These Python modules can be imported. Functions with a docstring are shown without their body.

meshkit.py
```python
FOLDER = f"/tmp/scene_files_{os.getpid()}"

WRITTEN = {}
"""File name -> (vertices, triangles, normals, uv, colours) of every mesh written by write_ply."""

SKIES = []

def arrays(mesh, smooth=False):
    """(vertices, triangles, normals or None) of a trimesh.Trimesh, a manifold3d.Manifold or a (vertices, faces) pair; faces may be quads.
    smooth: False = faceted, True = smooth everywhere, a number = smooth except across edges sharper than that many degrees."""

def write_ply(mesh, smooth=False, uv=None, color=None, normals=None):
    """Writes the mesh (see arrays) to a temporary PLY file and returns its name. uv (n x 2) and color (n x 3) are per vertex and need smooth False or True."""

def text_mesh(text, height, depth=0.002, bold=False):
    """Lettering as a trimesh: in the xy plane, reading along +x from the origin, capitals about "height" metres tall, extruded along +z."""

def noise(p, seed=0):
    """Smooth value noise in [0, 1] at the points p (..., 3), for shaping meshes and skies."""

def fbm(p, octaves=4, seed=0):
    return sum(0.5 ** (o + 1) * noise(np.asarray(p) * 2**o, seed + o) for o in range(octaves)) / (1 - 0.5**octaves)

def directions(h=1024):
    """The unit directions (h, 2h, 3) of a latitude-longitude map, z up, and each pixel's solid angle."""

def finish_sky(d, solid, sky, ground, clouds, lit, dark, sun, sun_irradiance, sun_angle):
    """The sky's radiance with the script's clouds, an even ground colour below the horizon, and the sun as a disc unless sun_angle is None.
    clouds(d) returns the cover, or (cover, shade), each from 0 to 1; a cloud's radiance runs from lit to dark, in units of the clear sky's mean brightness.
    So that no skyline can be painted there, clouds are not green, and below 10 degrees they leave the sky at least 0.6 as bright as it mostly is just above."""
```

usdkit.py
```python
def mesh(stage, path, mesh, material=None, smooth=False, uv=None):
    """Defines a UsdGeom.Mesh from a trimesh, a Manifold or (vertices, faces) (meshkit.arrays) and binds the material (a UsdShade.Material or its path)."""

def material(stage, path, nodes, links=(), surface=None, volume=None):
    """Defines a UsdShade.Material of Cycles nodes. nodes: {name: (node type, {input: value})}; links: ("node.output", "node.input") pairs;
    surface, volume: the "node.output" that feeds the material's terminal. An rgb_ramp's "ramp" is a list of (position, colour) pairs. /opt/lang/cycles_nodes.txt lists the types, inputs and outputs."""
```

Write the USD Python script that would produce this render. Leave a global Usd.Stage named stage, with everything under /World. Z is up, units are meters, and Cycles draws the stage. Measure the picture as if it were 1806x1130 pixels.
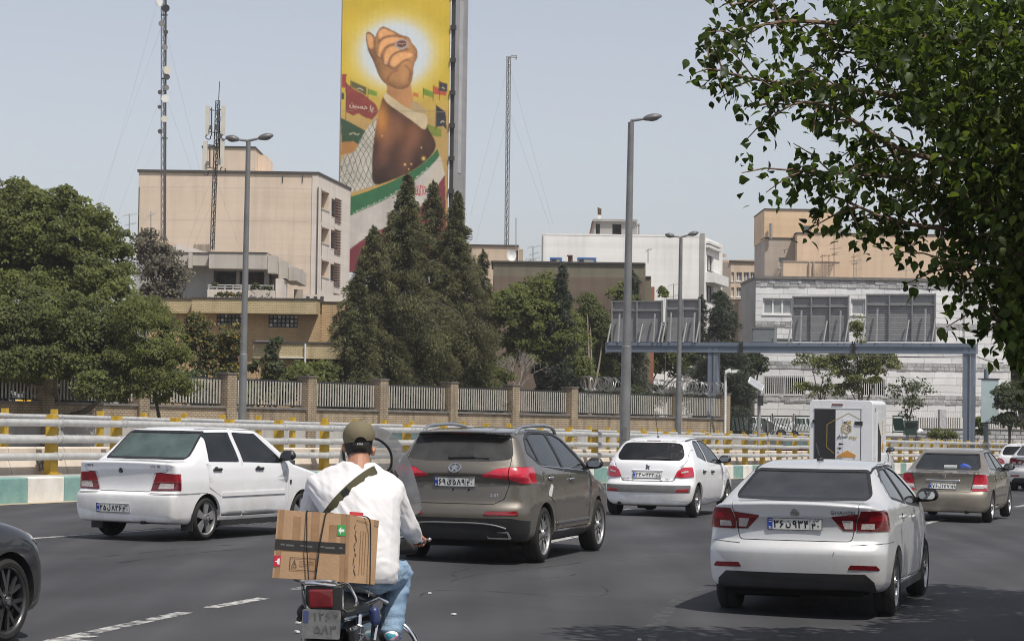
import math, random, json
import numpy as np, trimesh, usdkit, meshkit
import manifold3d as m3
from manifold3d import Manifold
from scipy.ndimage import map_coordinates, spline_filter
from scipy.interpolate import PchipInterpolator
from shapely.geometry import Polygon, LineString, Point, box as sbox
from shapely import affinity, union_all
from pxr import Usd, UsdGeom, UsdLux, UsdShade, Gf, Sdf, Vt
rng = np.random.default_rng(7); random.seed(7)
stage = Usd.Stage.CreateInMemory()
UsdGeom.SetStageUpAxis(stage, UsdGeom.Tokens.z); UsdGeom.SetStageMetersPerUnit(stage, 1.0)
UsdGeom.Xform.Define(stage, '/World')
# ---------------------------------------------------------------- camera
PW, PH, FL, EYE = 1806.0, 1130.0, 4200.0, 1.92
HORIZON, ROLL = 716.0, math.radians(0.8)
_p = math.atan((HORIZON - PH / 2) / FL)
_f = np.array([0, math.cos(_p), math.sin(_p)]); _r0 = np.array([1.0, 0, 0]); _u0 = np.array([0, -math.sin(_p), math.cos(_p)])
_r = _r0 * math.cos(ROLL) + _u0 * math.sin(ROLL); _u = -_r0 * math.sin(ROLL) + _u0 * math.cos(ROLL)
CAM = np.array([0, 0, EYE])
cam = UsdGeom.Camera.Define(stage, '/World/camera')
cam.CreateHorizontalApertureAttr(36.0); cam.CreateVerticalApertureAttr(36.0 * 640 / 1024)
cam.CreateFocalLengthAttr(36.0 * FL / PW); cam.CreateClippingRangeAttr(Gf.Vec2f(0.5, 5000))
_m = np.eye(4); _m[0, :3], _m[1, :3], _m[2, :3], _m[3, :3] = _r, _u, -_f, CAM
UsdGeom.Xformable(cam).AddTransformOp().Set(Gf.Matrix4d(*_m.ravel().tolist()))
cam.CreateExposureAttr(0.22)
# ---------------------------------------------------------------- sky and sun
SUN_EL = math.radians(61); SUN_AZ = math.atan2(0.64, -0.77)
SUNV = np.array([math.sin(SUN_AZ) * math.cos(SUN_EL), math.cos(SUN_AZ) * math.cos(SUN_EL), math.sin(SUN_EL)])
dome = UsdLux.DomeLight.Define(stage, '/World/sky')
sky_mat = usdkit.material(stage, '/World/Looks/sky_look', {
    'sky': ('sky_texture', {'sky_type': 'single_scattering', 'sun_disc': False, 'sun_elevation': SUN_EL, 'sun_rotation': SUN_AZ,
                            'air_density': 1.0, 'aerosol_density': 4.0, 'ozone_density': 1.0, 'altitude': 1200.0}),
    'hs': ('hsv', {'saturation': 0.46, 'value': 1.0}), 'tn': ('mix_color', {'blend_type': 'multiply', 'fac': 1.0, 'b': (1.0, .978, .985)}),
    'bg': ('background_shader', {'strength': 0.112})}, [('sky.color', 'hs.color'), ('hs.color', 'tn.a'), ('tn.result', 'bg.color')], surface='bg.background')
UsdShade.MaterialBindingAPI.Apply(dome.GetPrim()).Bind(sky_mat)
dome.GetPrim().SetCustomDataByKey('kind', 'structure'); dome.GetPrim().SetCustomDataByKey('label', 'pale hazy grey blue summer sky')
sun = UsdLux.DistantLight.Define(stage, '/World/sun')
sun.CreateNormalizeAttr(True); sun.CreateIntensityAttr(1.05); sun.CreateAngleAttr(0.5); sun.CreateColorAttr(Gf.Vec3f(1.0, 0.95, 0.87))
_z = SUNV; _x = np.cross([0, 0, 1.0], _z); _x /= np.linalg.norm(_x); _y = np.cross(_z, _x)
_m = np.eye(4); _m[0, :3], _m[1, :3], _m[2, :3] = _x, _y, _z
UsdGeom.Xformable(sun).AddTransformOp().Set(Gf.Matrix4d(*_m.ravel().tolist()))
# ---------------------------------------------------------------- pixel helpers (photograph's pixels, 1806 x 1130)
def ray(px, py):
    v = _f + _r * ((px - PW / 2) / FL) + _u * ((PH / 2 - py) / FL)
    return v / v[1]
def P(px, py, d): return CAM + ray(px, py) * d                      # the point at depth d along +y
RD = np.array([math.sin(math.radians(22.1)), math.cos(math.radians(22.1)), 0]); RN = np.array([RD[1], -RD[0], 0])   # along the road; across it, to the right
def GZ(x, y):                                                       # the road falls away ahead and leans to the right
    x, y = np.asarray(x, float), np.asarray(y, float); t = np.clip(x * RD[0] + y * RD[1] - 33, 0, 130); p = x * RN[0] + y * RN[1]
    return -0.0138 * (t - 6 * (1 - np.exp(-t / 6))) + np.clip(-0.02 * (p + 11), -0.14, 0.06)
def G(px, py, z=0.0):                                               # the ground point seen at a pixel
    v = ray(px, py); d = (z - EYE) / v[2]
    for _ in range(30):
        q = CAM + v * d; d = (float(GZ(q[0], q[1])) + z - EYE) / v[2]
    return CAM + v * d
def on(px, d, z=0.0):                                               # a point above the ground under a pixel column at depth d
    q = P(px, HORIZON, d); return np.array([q[0], d, float(GZ(q[0], d)) + z])
# ---------------------------------------------------------------- naming, things and parts
_used = {}
def _name(parent, name):
    k = (parent, name); n = _used.get(k, 0); _used[k] = n + 1
    return f'{parent}/{name}' + (f'_{n:03d}' if n else '')
class T:
    def __init__(s, prim, loc): s.prim, s.loc, s.path = prim, np.asarray(loc, float), str(prim.GetPath())
def tag(prim, label=None, cat=None, group=None, kind=None):
    for k, v in (('label', label), ('category', cat), ('group', group), ('kind', kind)):
        if v: prim.SetCustomDataByKey(k, v)
    return prim
def thing(name, label, cat, loc=(0, 0, 0), rotz=0.0, group=None, kind=None, scale=None):
    x = UsdGeom.Xform.Define(stage, _name('/World', name)); x.AddTranslateOp().Set(Gf.Vec3d(*map(float, loc)))
    if rotz: x.AddRotateZOp().Set(float(math.degrees(rotz)))
    if scale is not None: x.AddScaleOp().Set(Gf.Vec3f(*map(float, scale)))
    tag(x.GetPrim(), label, cat, group, kind)
    t = T(x.GetPrim(), loc); t.rot = rotz
    return t
def dup(src, loc, rotz=0.0, label=None, group=None, scale=None):
    cd = src.prim.GetCustomData()
    base = src.path.split('/')[-1]
    import re
    base = re.sub(r'_\d{3}$', '', base)
    r = thing(base, label or cd['label'], cd['category'], loc, rotz, group or cd.get('group'), scale=scale)
    r.prim.GetReferences().AddInternalReference(src.prim.GetPath()); r.prim.SetInstanceable(True)
    return r
def put(path, v, f, n, material, color=None):
    m = UsdGeom.Mesh.Define(stage, path)
    m.CreatePointsAttr(Vt.Vec3fArray.FromNumpy(np.ascontiguousarray(v, np.float32)))
    m.CreateFaceVertexCountsAttr(Vt.IntArray.FromNumpy(np.full(len(f), f.shape[1], np.int32)))
    m.CreateFaceVertexIndicesAttr(Vt.IntArray.FromNumpy(np.ascontiguousarray(f, np.int32).ravel()))
    m.CreateSubdivisionSchemeAttr('none')
    if n is not None:
        m.CreateNormalsAttr(Vt.Vec3fArray.FromNumpy(np.ascontiguousarray(n, np.float32))); m.SetNormalsInterpolation('vertex')
    if color is not None:
        UsdGeom.PrimvarsAPI(m).CreatePrimvar('tint', Sdf.ValueTypeNames.Color3fArray, 'vertex').Set(Vt.Vec3fArray.FromNumpy(np.ascontiguousarray(color, np.float32)))
    UsdShade.MaterialBindingAPI.Apply(m.GetPrim()).Bind(material)
    return m
def part(parent, name, mesh, material, smooth=False, world=True, label=None, kind=None, color=None, normals=None):
    """A mesh under a thing or a part. world: the mesh is in world coordinates (parents without rotation only)."""
    v, f, n = meshkit.arrays(mesh, smooth) if normals is None else (*meshkit.arrays(mesh)[:2], normals)
    if world: v = v - parent.loc
    m = put(_name(parent.path, name), v, f, n, material, color)
    tag(m.GetPrim(), label, kind=kind)
    return T(m.GetPrim(), parent.loc)
def solo(name, mesh, material, label=None, cat=None, group=None, kind=None, smooth=False, color=None):
    v, f, n = meshkit.arrays(mesh, smooth)
    m = put(_name('/World', name), v, f, n, material, color); tag(m.GetPrim(), label, cat, group, kind)
    return T(m.GetPrim(), (0, 0, 0))
# ---------------------------------------------------------------- shapes
cat = trimesh.util.concatenate
def bx(c, s, R=None):
    b = trimesh.creation.box(extents=s)
    if R is not None: b.apply_transform(R)
    b.apply_translation(c); return b
def rotz(a): return trimesh.transformations.rotation_matrix(a, [0, 0, 1])
def frame(o, ax, ay=None):
    """4x4 with x along ax, z up-ish."""
    ax = np.asarray(ax, float) / np.linalg.norm(ax); az = np.array([0, 0, 1.0]) if ay is None else np.cross(ax, ay)
    ayv = np.cross(az, ax); ayv /= np.linalg.norm(ayv); az = np.cross(ax, ayv)
    M = np.eye(4); M[:3, 0], M[:3, 1], M[:3, 2], M[:3, 3] = ax, ayv, az, o; return M
def obox(o, ax, l, w, h, z0=0.0):
    """box from o along horizontal axis ax: length l, width w centred, height h from z0."""
    b = trimesh.creation.box(extents=(l, w, h)); b.apply_translation((l / 2, 0, z0 + h / 2)); b.apply_transform(frame(o, ax)); return b
def tube(pts, r, n=10, caps=True):
    p = np.asarray(pts, float); r = np.broadcast_to(np.asarray(r, float), (len(p),))
    t = np.gradient(p, axis=0); t /= np.linalg.norm(t, axis=1, keepdims=True) + 1e-12
    a = np.cross(t[0], [0, 0, 1.0]);
    if np.linalg.norm(a) < 0.1: a = np.cross(t[0], [1.0, 0, 0])
    A = []
    for k in range(len(p)):
        a = a - t[k] * (a @ t[k]); a = a / (np.linalg.norm(a) + 1e-12); A.append(a)
    A = np.array(A); B = np.cross(t, A); ang = np.arange(n) * 2 * np.pi / n
    v = p[:, None] + r[:, None, None] * (np.cos(ang)[None, :, None] * A[:, None] + np.sin(ang)[None, :, None] * B[:, None])
    i, j = np.meshgrid(np.arange(len(p) - 1), np.arange(n), indexing='ij'); j2 = (j + 1) % n
    q = np.stack([i * n + j, i * n + j2, (i + 1) * n + j2, (i + 1) * n + j], -1).reshape(-1, 4)
    f = np.vstack([q[:, [0, 1, 2]], q[:, [0, 2, 3]]]); v = v.reshape(-1, 3)
    if caps:
        c0, c1 = len(v), len(v) + 1; v = np.vstack([v, p[0], p[-1]]); k = np.arange(n); b = (len(p) - 1) * n
        f = np.vstack([f, np.stack([np.full(n, c0), (k + 1) % n, k], 1), np.stack([np.full(n, c1), b + k, b + (k + 1) % n], 1)])
    return trimesh.Trimesh(v, f, process=False)
def bar(a, b, r, n=6): return tube([a, b], r, n)
def spline(pts, n=24):
    p = np.asarray(pts, float); t = np.r_[0, np.cumsum(np.linalg.norm(np.diff(p, axis=0), axis=1))]
    from scipy.interpolate import CubicSpline
    return CubicSpline(t, p)(np.linspace(0, t[-1], n))
def lathe(profile, n=32, axis='y'):
    pr = np.asarray(profile, float)                                  # (axial, radius)
    ang = np.arange(n) * 2 * np.pi / n
    v = np.stack([pr[:, None, 1] * np.cos(ang), np.repeat(pr[:, :1], n, 1), pr[:, None, 1] * np.sin(ang)], -1).reshape(-1, 3)
    i, j = np.meshgrid(np.arange(len(pr) - 1), np.arange(n), indexing='ij'); j2 = (j + 1) % n
    q = np.stack([i * n + j, (i + 1) * n + j, (i + 1) * n + j2, i * n + j2], -1).reshape(-1, 4)
    m = trimesh.Trimesh(v, np.vstack([q[:, [0, 1, 2]], q[:, [0, 2, 3]]]), process=False)
    if axis == 'z': m.apply_transform(trimesh.transformations.rotation_matrix(math.pi / 2, [1, 0, 0]))
    return m
def prism(poly, h):
    """shapely polygon(s) extruded along +z by h, as a trimesh."""
    gs = [g for g in getattr(poly, 'geoms', [poly]) if g.area > 1e-9]
    return cat([trimesh.creation.extrude_polygon(g, h, engine='earcut') for g in gs])
def tri(m):
    a = m.to_mesh(); return trimesh.Trimesh(np.array(a.vert_properties[:, :3]), np.array(a.tri_verts), process=False)
def man(t):
    return Manifold(m3.Mesh(np.ascontiguousarray(t.vertices, np.float32), np.ascontiguousarray(t.faces, np.uint32)))
def hull_balls(segs, seg=16):
    """segs: list of ((p, r), (p, r)); union of the hulls of their balls."""
    ms = []
    for chain in segs:
        balls = [Manifold.sphere(float(r), seg).translate([float(c) for c in p]) for p, r in chain]
        ms.append(Manifold.batch_hull(balls))
    return Manifold.batch_boolean(ms, m3.OpType.Add)
def quad(a, b, c, d): return trimesh.Trimesh(np.array([a, b, c, d], float), [[0, 1, 2], [0, 2, 3]], process=False)
def glyph_poly(key):
    return union_all([Polygon(np.reshape(g[0], (-1, 2)), [np.reshape(h, (-1, 2)) for h in g[1:]]).buffer(0) for g in GLYPH[key]])
GLYPH={"0":[[[8,42,23,58,40,42,25,27]]],"1":[[[15,49,6,92,8,92,24,96,27,96,36,47,38,0,18,0,18,18]]],"2":[[[15,43,6,92,25,96,30,80,45,79,52,82,56,95,73,92,73,86,69,73,63,65,58,62,49,59,33,60,37,25,37,-1,18,-1,18,18]]],"3":[[[7,89,8,92,27,96,33,76,38,76,41,80,42,90,48,91,58,89,57,78,59,76,64,76,66,79,64,92,79,96,80,95,84,81,84,73,81,65,77,61,68,57,58,57,50,62,44,57,35,56,38,25,38,-1,19,-1,17,38,12,69]]],"4":[[[6,90,9,92,26,96,32,69,40,67,37,75,37,83,44,93,53,96,69,95,68,80,58,80,55,77,55,74,60,68,72,73,75,56,60,50,35,49,37,25,37,-1,19,-1,15,44]]],"5":[[[8,30,15,51,24,65,33,75,33,78,29,83,41,95,43,95,64,70,76,49,80,34,80,23,75,8,70,3,63,0,50,1,44,7,35,1,22,1,14,6,10,13],[29,25,32,19,35,19,38,24,38,30,51,30,52,20,57,19,60,21,61,30,58,41,46,62,38,53,30,40,28,32]]],"6":[[[1,6,13,26,25,40,13,49,7,58,6,73,9,83,16,91,25,95,41,96,51,94,48,76,42,77,32,77,27,73,25,65,32,57,39,54,54,61,63,45,52,38,37,23,28,10,21,-4]]],"7":[[[2,90,18,97,23,97,45,34,56,67,68,98,88,90,70,51,54,1,35,-1,20,47]]],"8":[[[2,6,21,48,36,93,55,96,71,45,88,5,68,-2,45,62,33,25,22,-2]]],"9":[[[4,59,4,70,6,77,10,85,18,92,30,96,39,96,51,92,58,82,62,70,65,27,69,3,50,0,46,16,44,39,27,38,18,40,8,47],[24,65,26,60,31,58,43,60,40,72,34,77,28,76,24,72]]],"L":[[[4,-2,6,20,10,32,13,33,28,27,24,15,23,3,26,-5,33,-11,43,-14,54,-14,67,-10,72,-5,77,11,75,103,94,103,96,14,92,-6,85,-19,75,-27,63,-32,54,-33,33,-32,23,-28,15,-23,8,-16]]],"Y":[[[4,-1,6,21,11,34,13,34,28,28,24,15,23,5,26,-3,33,-8,46,-13,59,-13,70,-11,79,-6,84,-2,86,3,65,13,56,20,54,24,54,34,57,44,69,59,82,66,96,68,113,61,106,45,96,49,85,47,75,39,73,34,73,31,77,27,99,18,104,14,107,8,106,-1,103,-9,96,-17,88,-23,71,-30,58,-32,43,-32,31,-30,20,-26,9,-16]]],"N":[[[4,-1,6,21,11,34,13,34,28,28,24,15,23,4,25,-3,30,-8,44,-13,59,-12,67,-8,74,-2,77,9,77,22,69,44,86,52,87,51,96,28,97,8,92,-11,87,-17,77,-25,67,-30,56,-32,41,-32,27,-30,17,-25,9,-17]],[[39,65,40,73,47,79,56,77,60,71,58,62,52,58,44,59]]],"B":[[[4,35,10,55,27,51,24,32,26,27,35,20,53,17,80,17,100,19,112,23,117,29,116,40,111,58,130,63,136,41,137,25,135,18,129,10,111,1,89,-2,49,-3,30,0,15,7,6,17,4,24]],[[61,-29,62,-20,68,-16,76,-18,80,-24,80,-31,73,-36,65,-35]]],"estar":[[[311,0,308,103,327,103,330,0]],[[75,18,71,103,91,103,94,27,97,22,100,20,114,19,122,21,126,26,129,32,132,49,134,49,150,46,148,27,152,22,157,20,172,19,178,21,183,31,186,46,204,44,202,26,204,21,210,19,221,20,227,26,231,48,249,45,247,25,250,21,255,19,267,20,272,24,273,33,265,61,284,66,288,56,292,35,291,18,287,11,282,5,275,1,267,-1,248,1,242,4,238,9,232,2,222,-1,204,0,198,3,193,8,189,4,182,1,158,-1,147,2,139,11,132,4,120,0,99,-1,86,2,78,8]],[[143,68,144,77,150,81,158,80,163,74,161,65,156,61,147,63]],[[119,68,120,77,126,81,135,80,139,74,137,65,132,61,123,63]],[[0,-15,22,-4,32,7,34,15,34,21,32,32,25,45,44,54,51,39,54,25,54,10,49,-4,44,-11,32,-21,8,-32,6,-31]]],"robo":[[[184,-15,205,-4,215,7,218,15,218,21,215,32,209,45,228,54,235,39,238,25,237,10,232,-4,227,-11,215,-21,192,-32,190,-31]],[[127,-32,123,-13,148,-8,157,-1,138,1,129,7,125,16,125,26,131,42,139,51,146,56,158,57,166,54,177,43,182,27,182,9,180,-1,175,-10,165,-20,158,-25,144,-30,132,-32],[146,22,150,18,159,18,163,20,161,29,157,35,152,36,147,32,145,27]],[[8,-32,4,-13,28,-8,37,-2,18,1,9,8,7,13,6,26,9,37,13,44,20,51,31,57,39,57,47,54,55,47,60,39,63,30,64,19,82,19,89,21,92,27,91,42,85,61,104,67,105,66,111,42,112,24,110,15,104,7,98,3,88,0,60,-1,55,-11,48,-19,35,-27,25,-30],[27,23,31,18,44,19,42,29,36,36,33,36,28,32,26,26]],[[82,-26,83,-18,89,-13,97,-15,101,-21,101,-28,94,-33,86,-32]]],"yah":[[[510,-26,511,-18,517,-13,525,-15,530,-20,528,-29,523,-33,514,-32]],[[451,24,449,103,468,103,472,27,474,22,478,20,500,20,507,24,507,39,501,61,519,67,520,66,527,42,527,24,524,13,518,6,511,2,501,0,476,-1,463,2,456,8,453,15]],[[486,-26,487,-18,493,-13,501,-15,506,-20,504,-29,499,-33,490,-32]],[[4,-2,5,18,9,31,11,34,12,34,28,28,24,15,23,4,25,-3,30,-8,44,-13,60,-12,70,-8,75,-2,78,7,77,20,71,43,89,48,91,47,94,31,98,23,108,19,120,19,129,23,133,29,137,49,141,49,155,46,154,26,156,23,162,20,178,19,184,21,189,31,192,46,210,44,208,32,208,25,209,22,215,19,226,20,232,25,237,48,238,48,255,45,253,31,254,23,256,20,261,19,269,19,274,21,278,27,277,56,294,58,297,35,302,24,305,21,311,19,325,19,350,23,370,33,367,36,352,41,325,41,323,59,332,61,346,61,362,57,386,45,398,44,400,27,400,25,388,23,367,11,351,4,325,-1,302,1,294,5,289,13,282,4,270,-1,253,1,249,3,244,8,236,1,227,-1,209,0,201,5,199,8,191,2,179,-1,156,1,149,4,143,10,136,4,126,0,108,-1,97,4,92,-13,84,-22,70,-30,56,-32,35,-32,19,-26,8,-16]],[[142,-26,144,-18,149,-13,158,-15,162,-20,161,-29,155,-33,146,-32]],[[118,-26,120,-18,125,-13,134,-15,138,-20,137,-29,131,-33,123,-32]],[[39,65,40,73,43,76,47,78,56,77,60,70,58,61,52,57,44,58]]],"iran":[[[268,0,265,103,285,103,288,0]],[[231,-26,232,-18,238,-13,246,-15,251,-20,249,-29,244,-33,235,-32]],[[138,-15,153,-9,161,-3,167,3,171,10,173,21,170,30,163,44,164,46,182,54,188,41,192,28,195,22,203,19,221,20,225,21,229,27,227,43,222,61,240,67,242,66,248,42,249,24,245,13,239,6,227,1,216,-1,201,-1,190,4,185,-7,175,-17,162,-26,147,-32,145,-32]],[[207,-26,208,-18,214,-13,223,-15,227,-20,225,-29,220,-33,211,-32]],[[115,0,113,103,132,103,135,0]],[[5,-8,4,10,6,21,11,34,13,34,28,28,24,15,23,4,25,-3,30,-8,44,-13,59,-12,67,-8,74,-2,77,9,77,22,69,44,86,52,87,51,96,28,97,8,92,-11,87,-17,77,-25,67,-30,56,-32,41,-32,27,-30,17,-25,9,-17]],[[39,65,40,73,43,77,47,79,56,77,60,71,58,62,52,58,44,59]]]}

# ---------------------------------------------------------------- materials
_mats = {}
def mat(name, c, rough=0.6, metal=0.0, var=0.12, scale=3.0, bump=0.0, bscale=40.0, c2=None, coat=0.0, spec=0.5, obj=False, detail=5.0, streak=False, **kw):
    """A principled surface whose colour wanders between two tones with noise; optional fine relief."""
    if name in _mats: return _mats[name]
    c = np.array(c, float); a, b = (c * (1 - var), np.minimum(c * (1 + var), 0.95)) if c2 is None else (c, np.array(c2, float))
    nodes = {'g': (('texture_coordinate', {}) if obj else ('geometry', {})), 'mp': ('mapping', {'scale': (1, 1, 0.12) if streak else (1, 1, 1)}),
             'n': ('noise_texture', {'scale': float(scale), 'detail': float(detail), 'roughness': 0.6}),
             'r': ('rgb_ramp', {'ramp': [(0.3, tuple(a)), (0.7, tuple(b))]}),
             'rr': ('map_range', {'from_min': 0.2, 'from_max': 0.8, 'to_min': max(0.02, rough * 0.85), 'to_max': min(1, rough * 1.15)}),
             'p': ('principled_bsdf', {'metallic': metal, 'roughness': rough, 'coat_weight': coat, 'coat_roughness': 0.04, 'specular_ior_level': spec, **kw})}
    L = [('g.object' if obj else 'g.position', 'mp.vector'), ('mp.vector', 'n.vector'), ('n.fac', 'r.fac'), ('r.color', 'p.base_color'), ('n.fac', 'rr.value'), ('rr.result', 'p.roughness')]
    if bump:
        nodes['bn'] = ('noise_texture', {'scale': float(bscale), 'detail': 4.0}); nodes['bp'] = ('bump', {'strength': min(1.0, bump), 'distance': 0.02})
        L += [('g.object' if obj else 'g.position', 'bn.vector'), ('bn.fac', 'bp.height'), ('bp.normal', 'p.normal')]
    _mats[name] = usdkit.material(stage, '/World/Looks/' + name, nodes, L, surface='p.BSDF'); return _mats[name]
# ================================================================ cars
def chaikin(p, n=2):
    p = np.asarray(p, float)
    for _ in range(n):
        q = np.roll(p, -1, 0); p = np.stack([0.75 * p + 0.25 * q, 0.25 * p + 0.75 * q], 1).reshape(-1, 2)
    return p
def sd_poly(p, x, z):
    """signed distance to a closed polygon, negative inside."""
    d = np.full(x.shape, 1e9); s = np.zeros(x.shape, bool); q = np.roll(p, -1, 0)
    for (ax, az), (bx_, bz) in zip(p, q):
        ex, ez = bx_ - ax, bz - az; wx, wz = x - ax, z - az
        t = np.clip((wx * ex + wz * ez) / (ex * ex + ez * ez + 1e-12), 0, 1)
        d = np.minimum(d, (wx - ex * t) ** 2 + (wz - ez * t) ** 2)
        c = ((az <= z) & (bz > z)) | ((bz <= z) & (az > z))
        s ^= c & (x < ax + (z - az) / np.where(abs(bz - az) < 1e-12, 1e-12, bz - az) * (bx_ - ax))
    return np.where(s, -1, 1) * np.sqrt(d)
def smax(a, b, r):
    h = np.maximum(r - np.abs(a - b), 0) / r
    return np.maximum(a, b) + h * h * r * 0.25
def sstep(a, b, x):
    t = np.clip((x - a) / (b - a), 0, 1); return t * t * (3 - 2 * t)
def surface_nets(F, o, h):
    S = F < 0; nx, ny, nz = F.shape
    c = np.zeros((nx - 1, ny - 1, nz - 1), np.int8)
    for a, b, d in np.ndindex(2, 2, 2): c += S[a:nx - 1 + a, b:ny - 1 + b, d:nz - 1 + d]
    act = (c > 0) & (c < 8); idx = np.full(act.shape, -1, np.int64); cells = np.argwhere(act); idx[act] = np.arange(len(cells))
    acc = np.zeros((len(cells), 3)); cnt = np.zeros(len(cells))
    I, J, K = cells.T
    corner = list(np.ndindex(2, 2, 2))
    for a in corner:
        for ax in range(3):
            if a[ax]: continue
            b = list(a); b[ax] = 1
            fa, fb = F[I + a[0], J + a[1], K + a[2]], F[I + b[0], J + b[1], K + b[2]]
            m = (fa < 0) != (fb < 0); t = np.where(m, fa / np.where(m, fa - fb, 1), 0)
            p = np.array(a, float)[None].repeat(len(cells), 0); p[:, ax] += t
            acc[m] += p[m]; cnt[m] += 1
    v = (cells + acc / cnt[:, None]) * h + o; faces = []
    for ax in range(3):
        u, w = [(1, 2), (2, 0), (0, 1)][ax]
        A = np.moveaxis(S, ax, 0); ch = A[:-1] != A[1:]; e = np.argwhere(ch)
        full = np.zeros((len(e), 3), np.int64); full[:, ax] = e[:, 0]; rest = [k for k in range(3) if k != ax]; full[:, rest[0]], full[:, rest[1]] = e[:, 1], e[:, 2]
        ok = (full[:, u] > 0) & (full[:, w] > 0) & (full[:, u] < F.shape[u] - 1) & (full[:, w] < F.shape[w] - 1); full = full[ok]
        q = []
        for du, dw in ((1, 1), (0, 1), (0, 0), (1, 0)):
            k = full.copy(); k[:, u] -= du; k[:, w] -= dw; q.append(idx[k[:, 0], k[:, 1], k[:, 2]])
        q = np.stack(q, 1); inside = S[full[:, 0], full[:, 1], full[:, 2]]
        q[~inside] = q[~inside][:, ::-1]; faces.append(q)
    q = np.vstack(faces); return v, np.vstack([q[:, [0, 1, 2]], q[:, [0, 2, 3]]])
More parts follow.
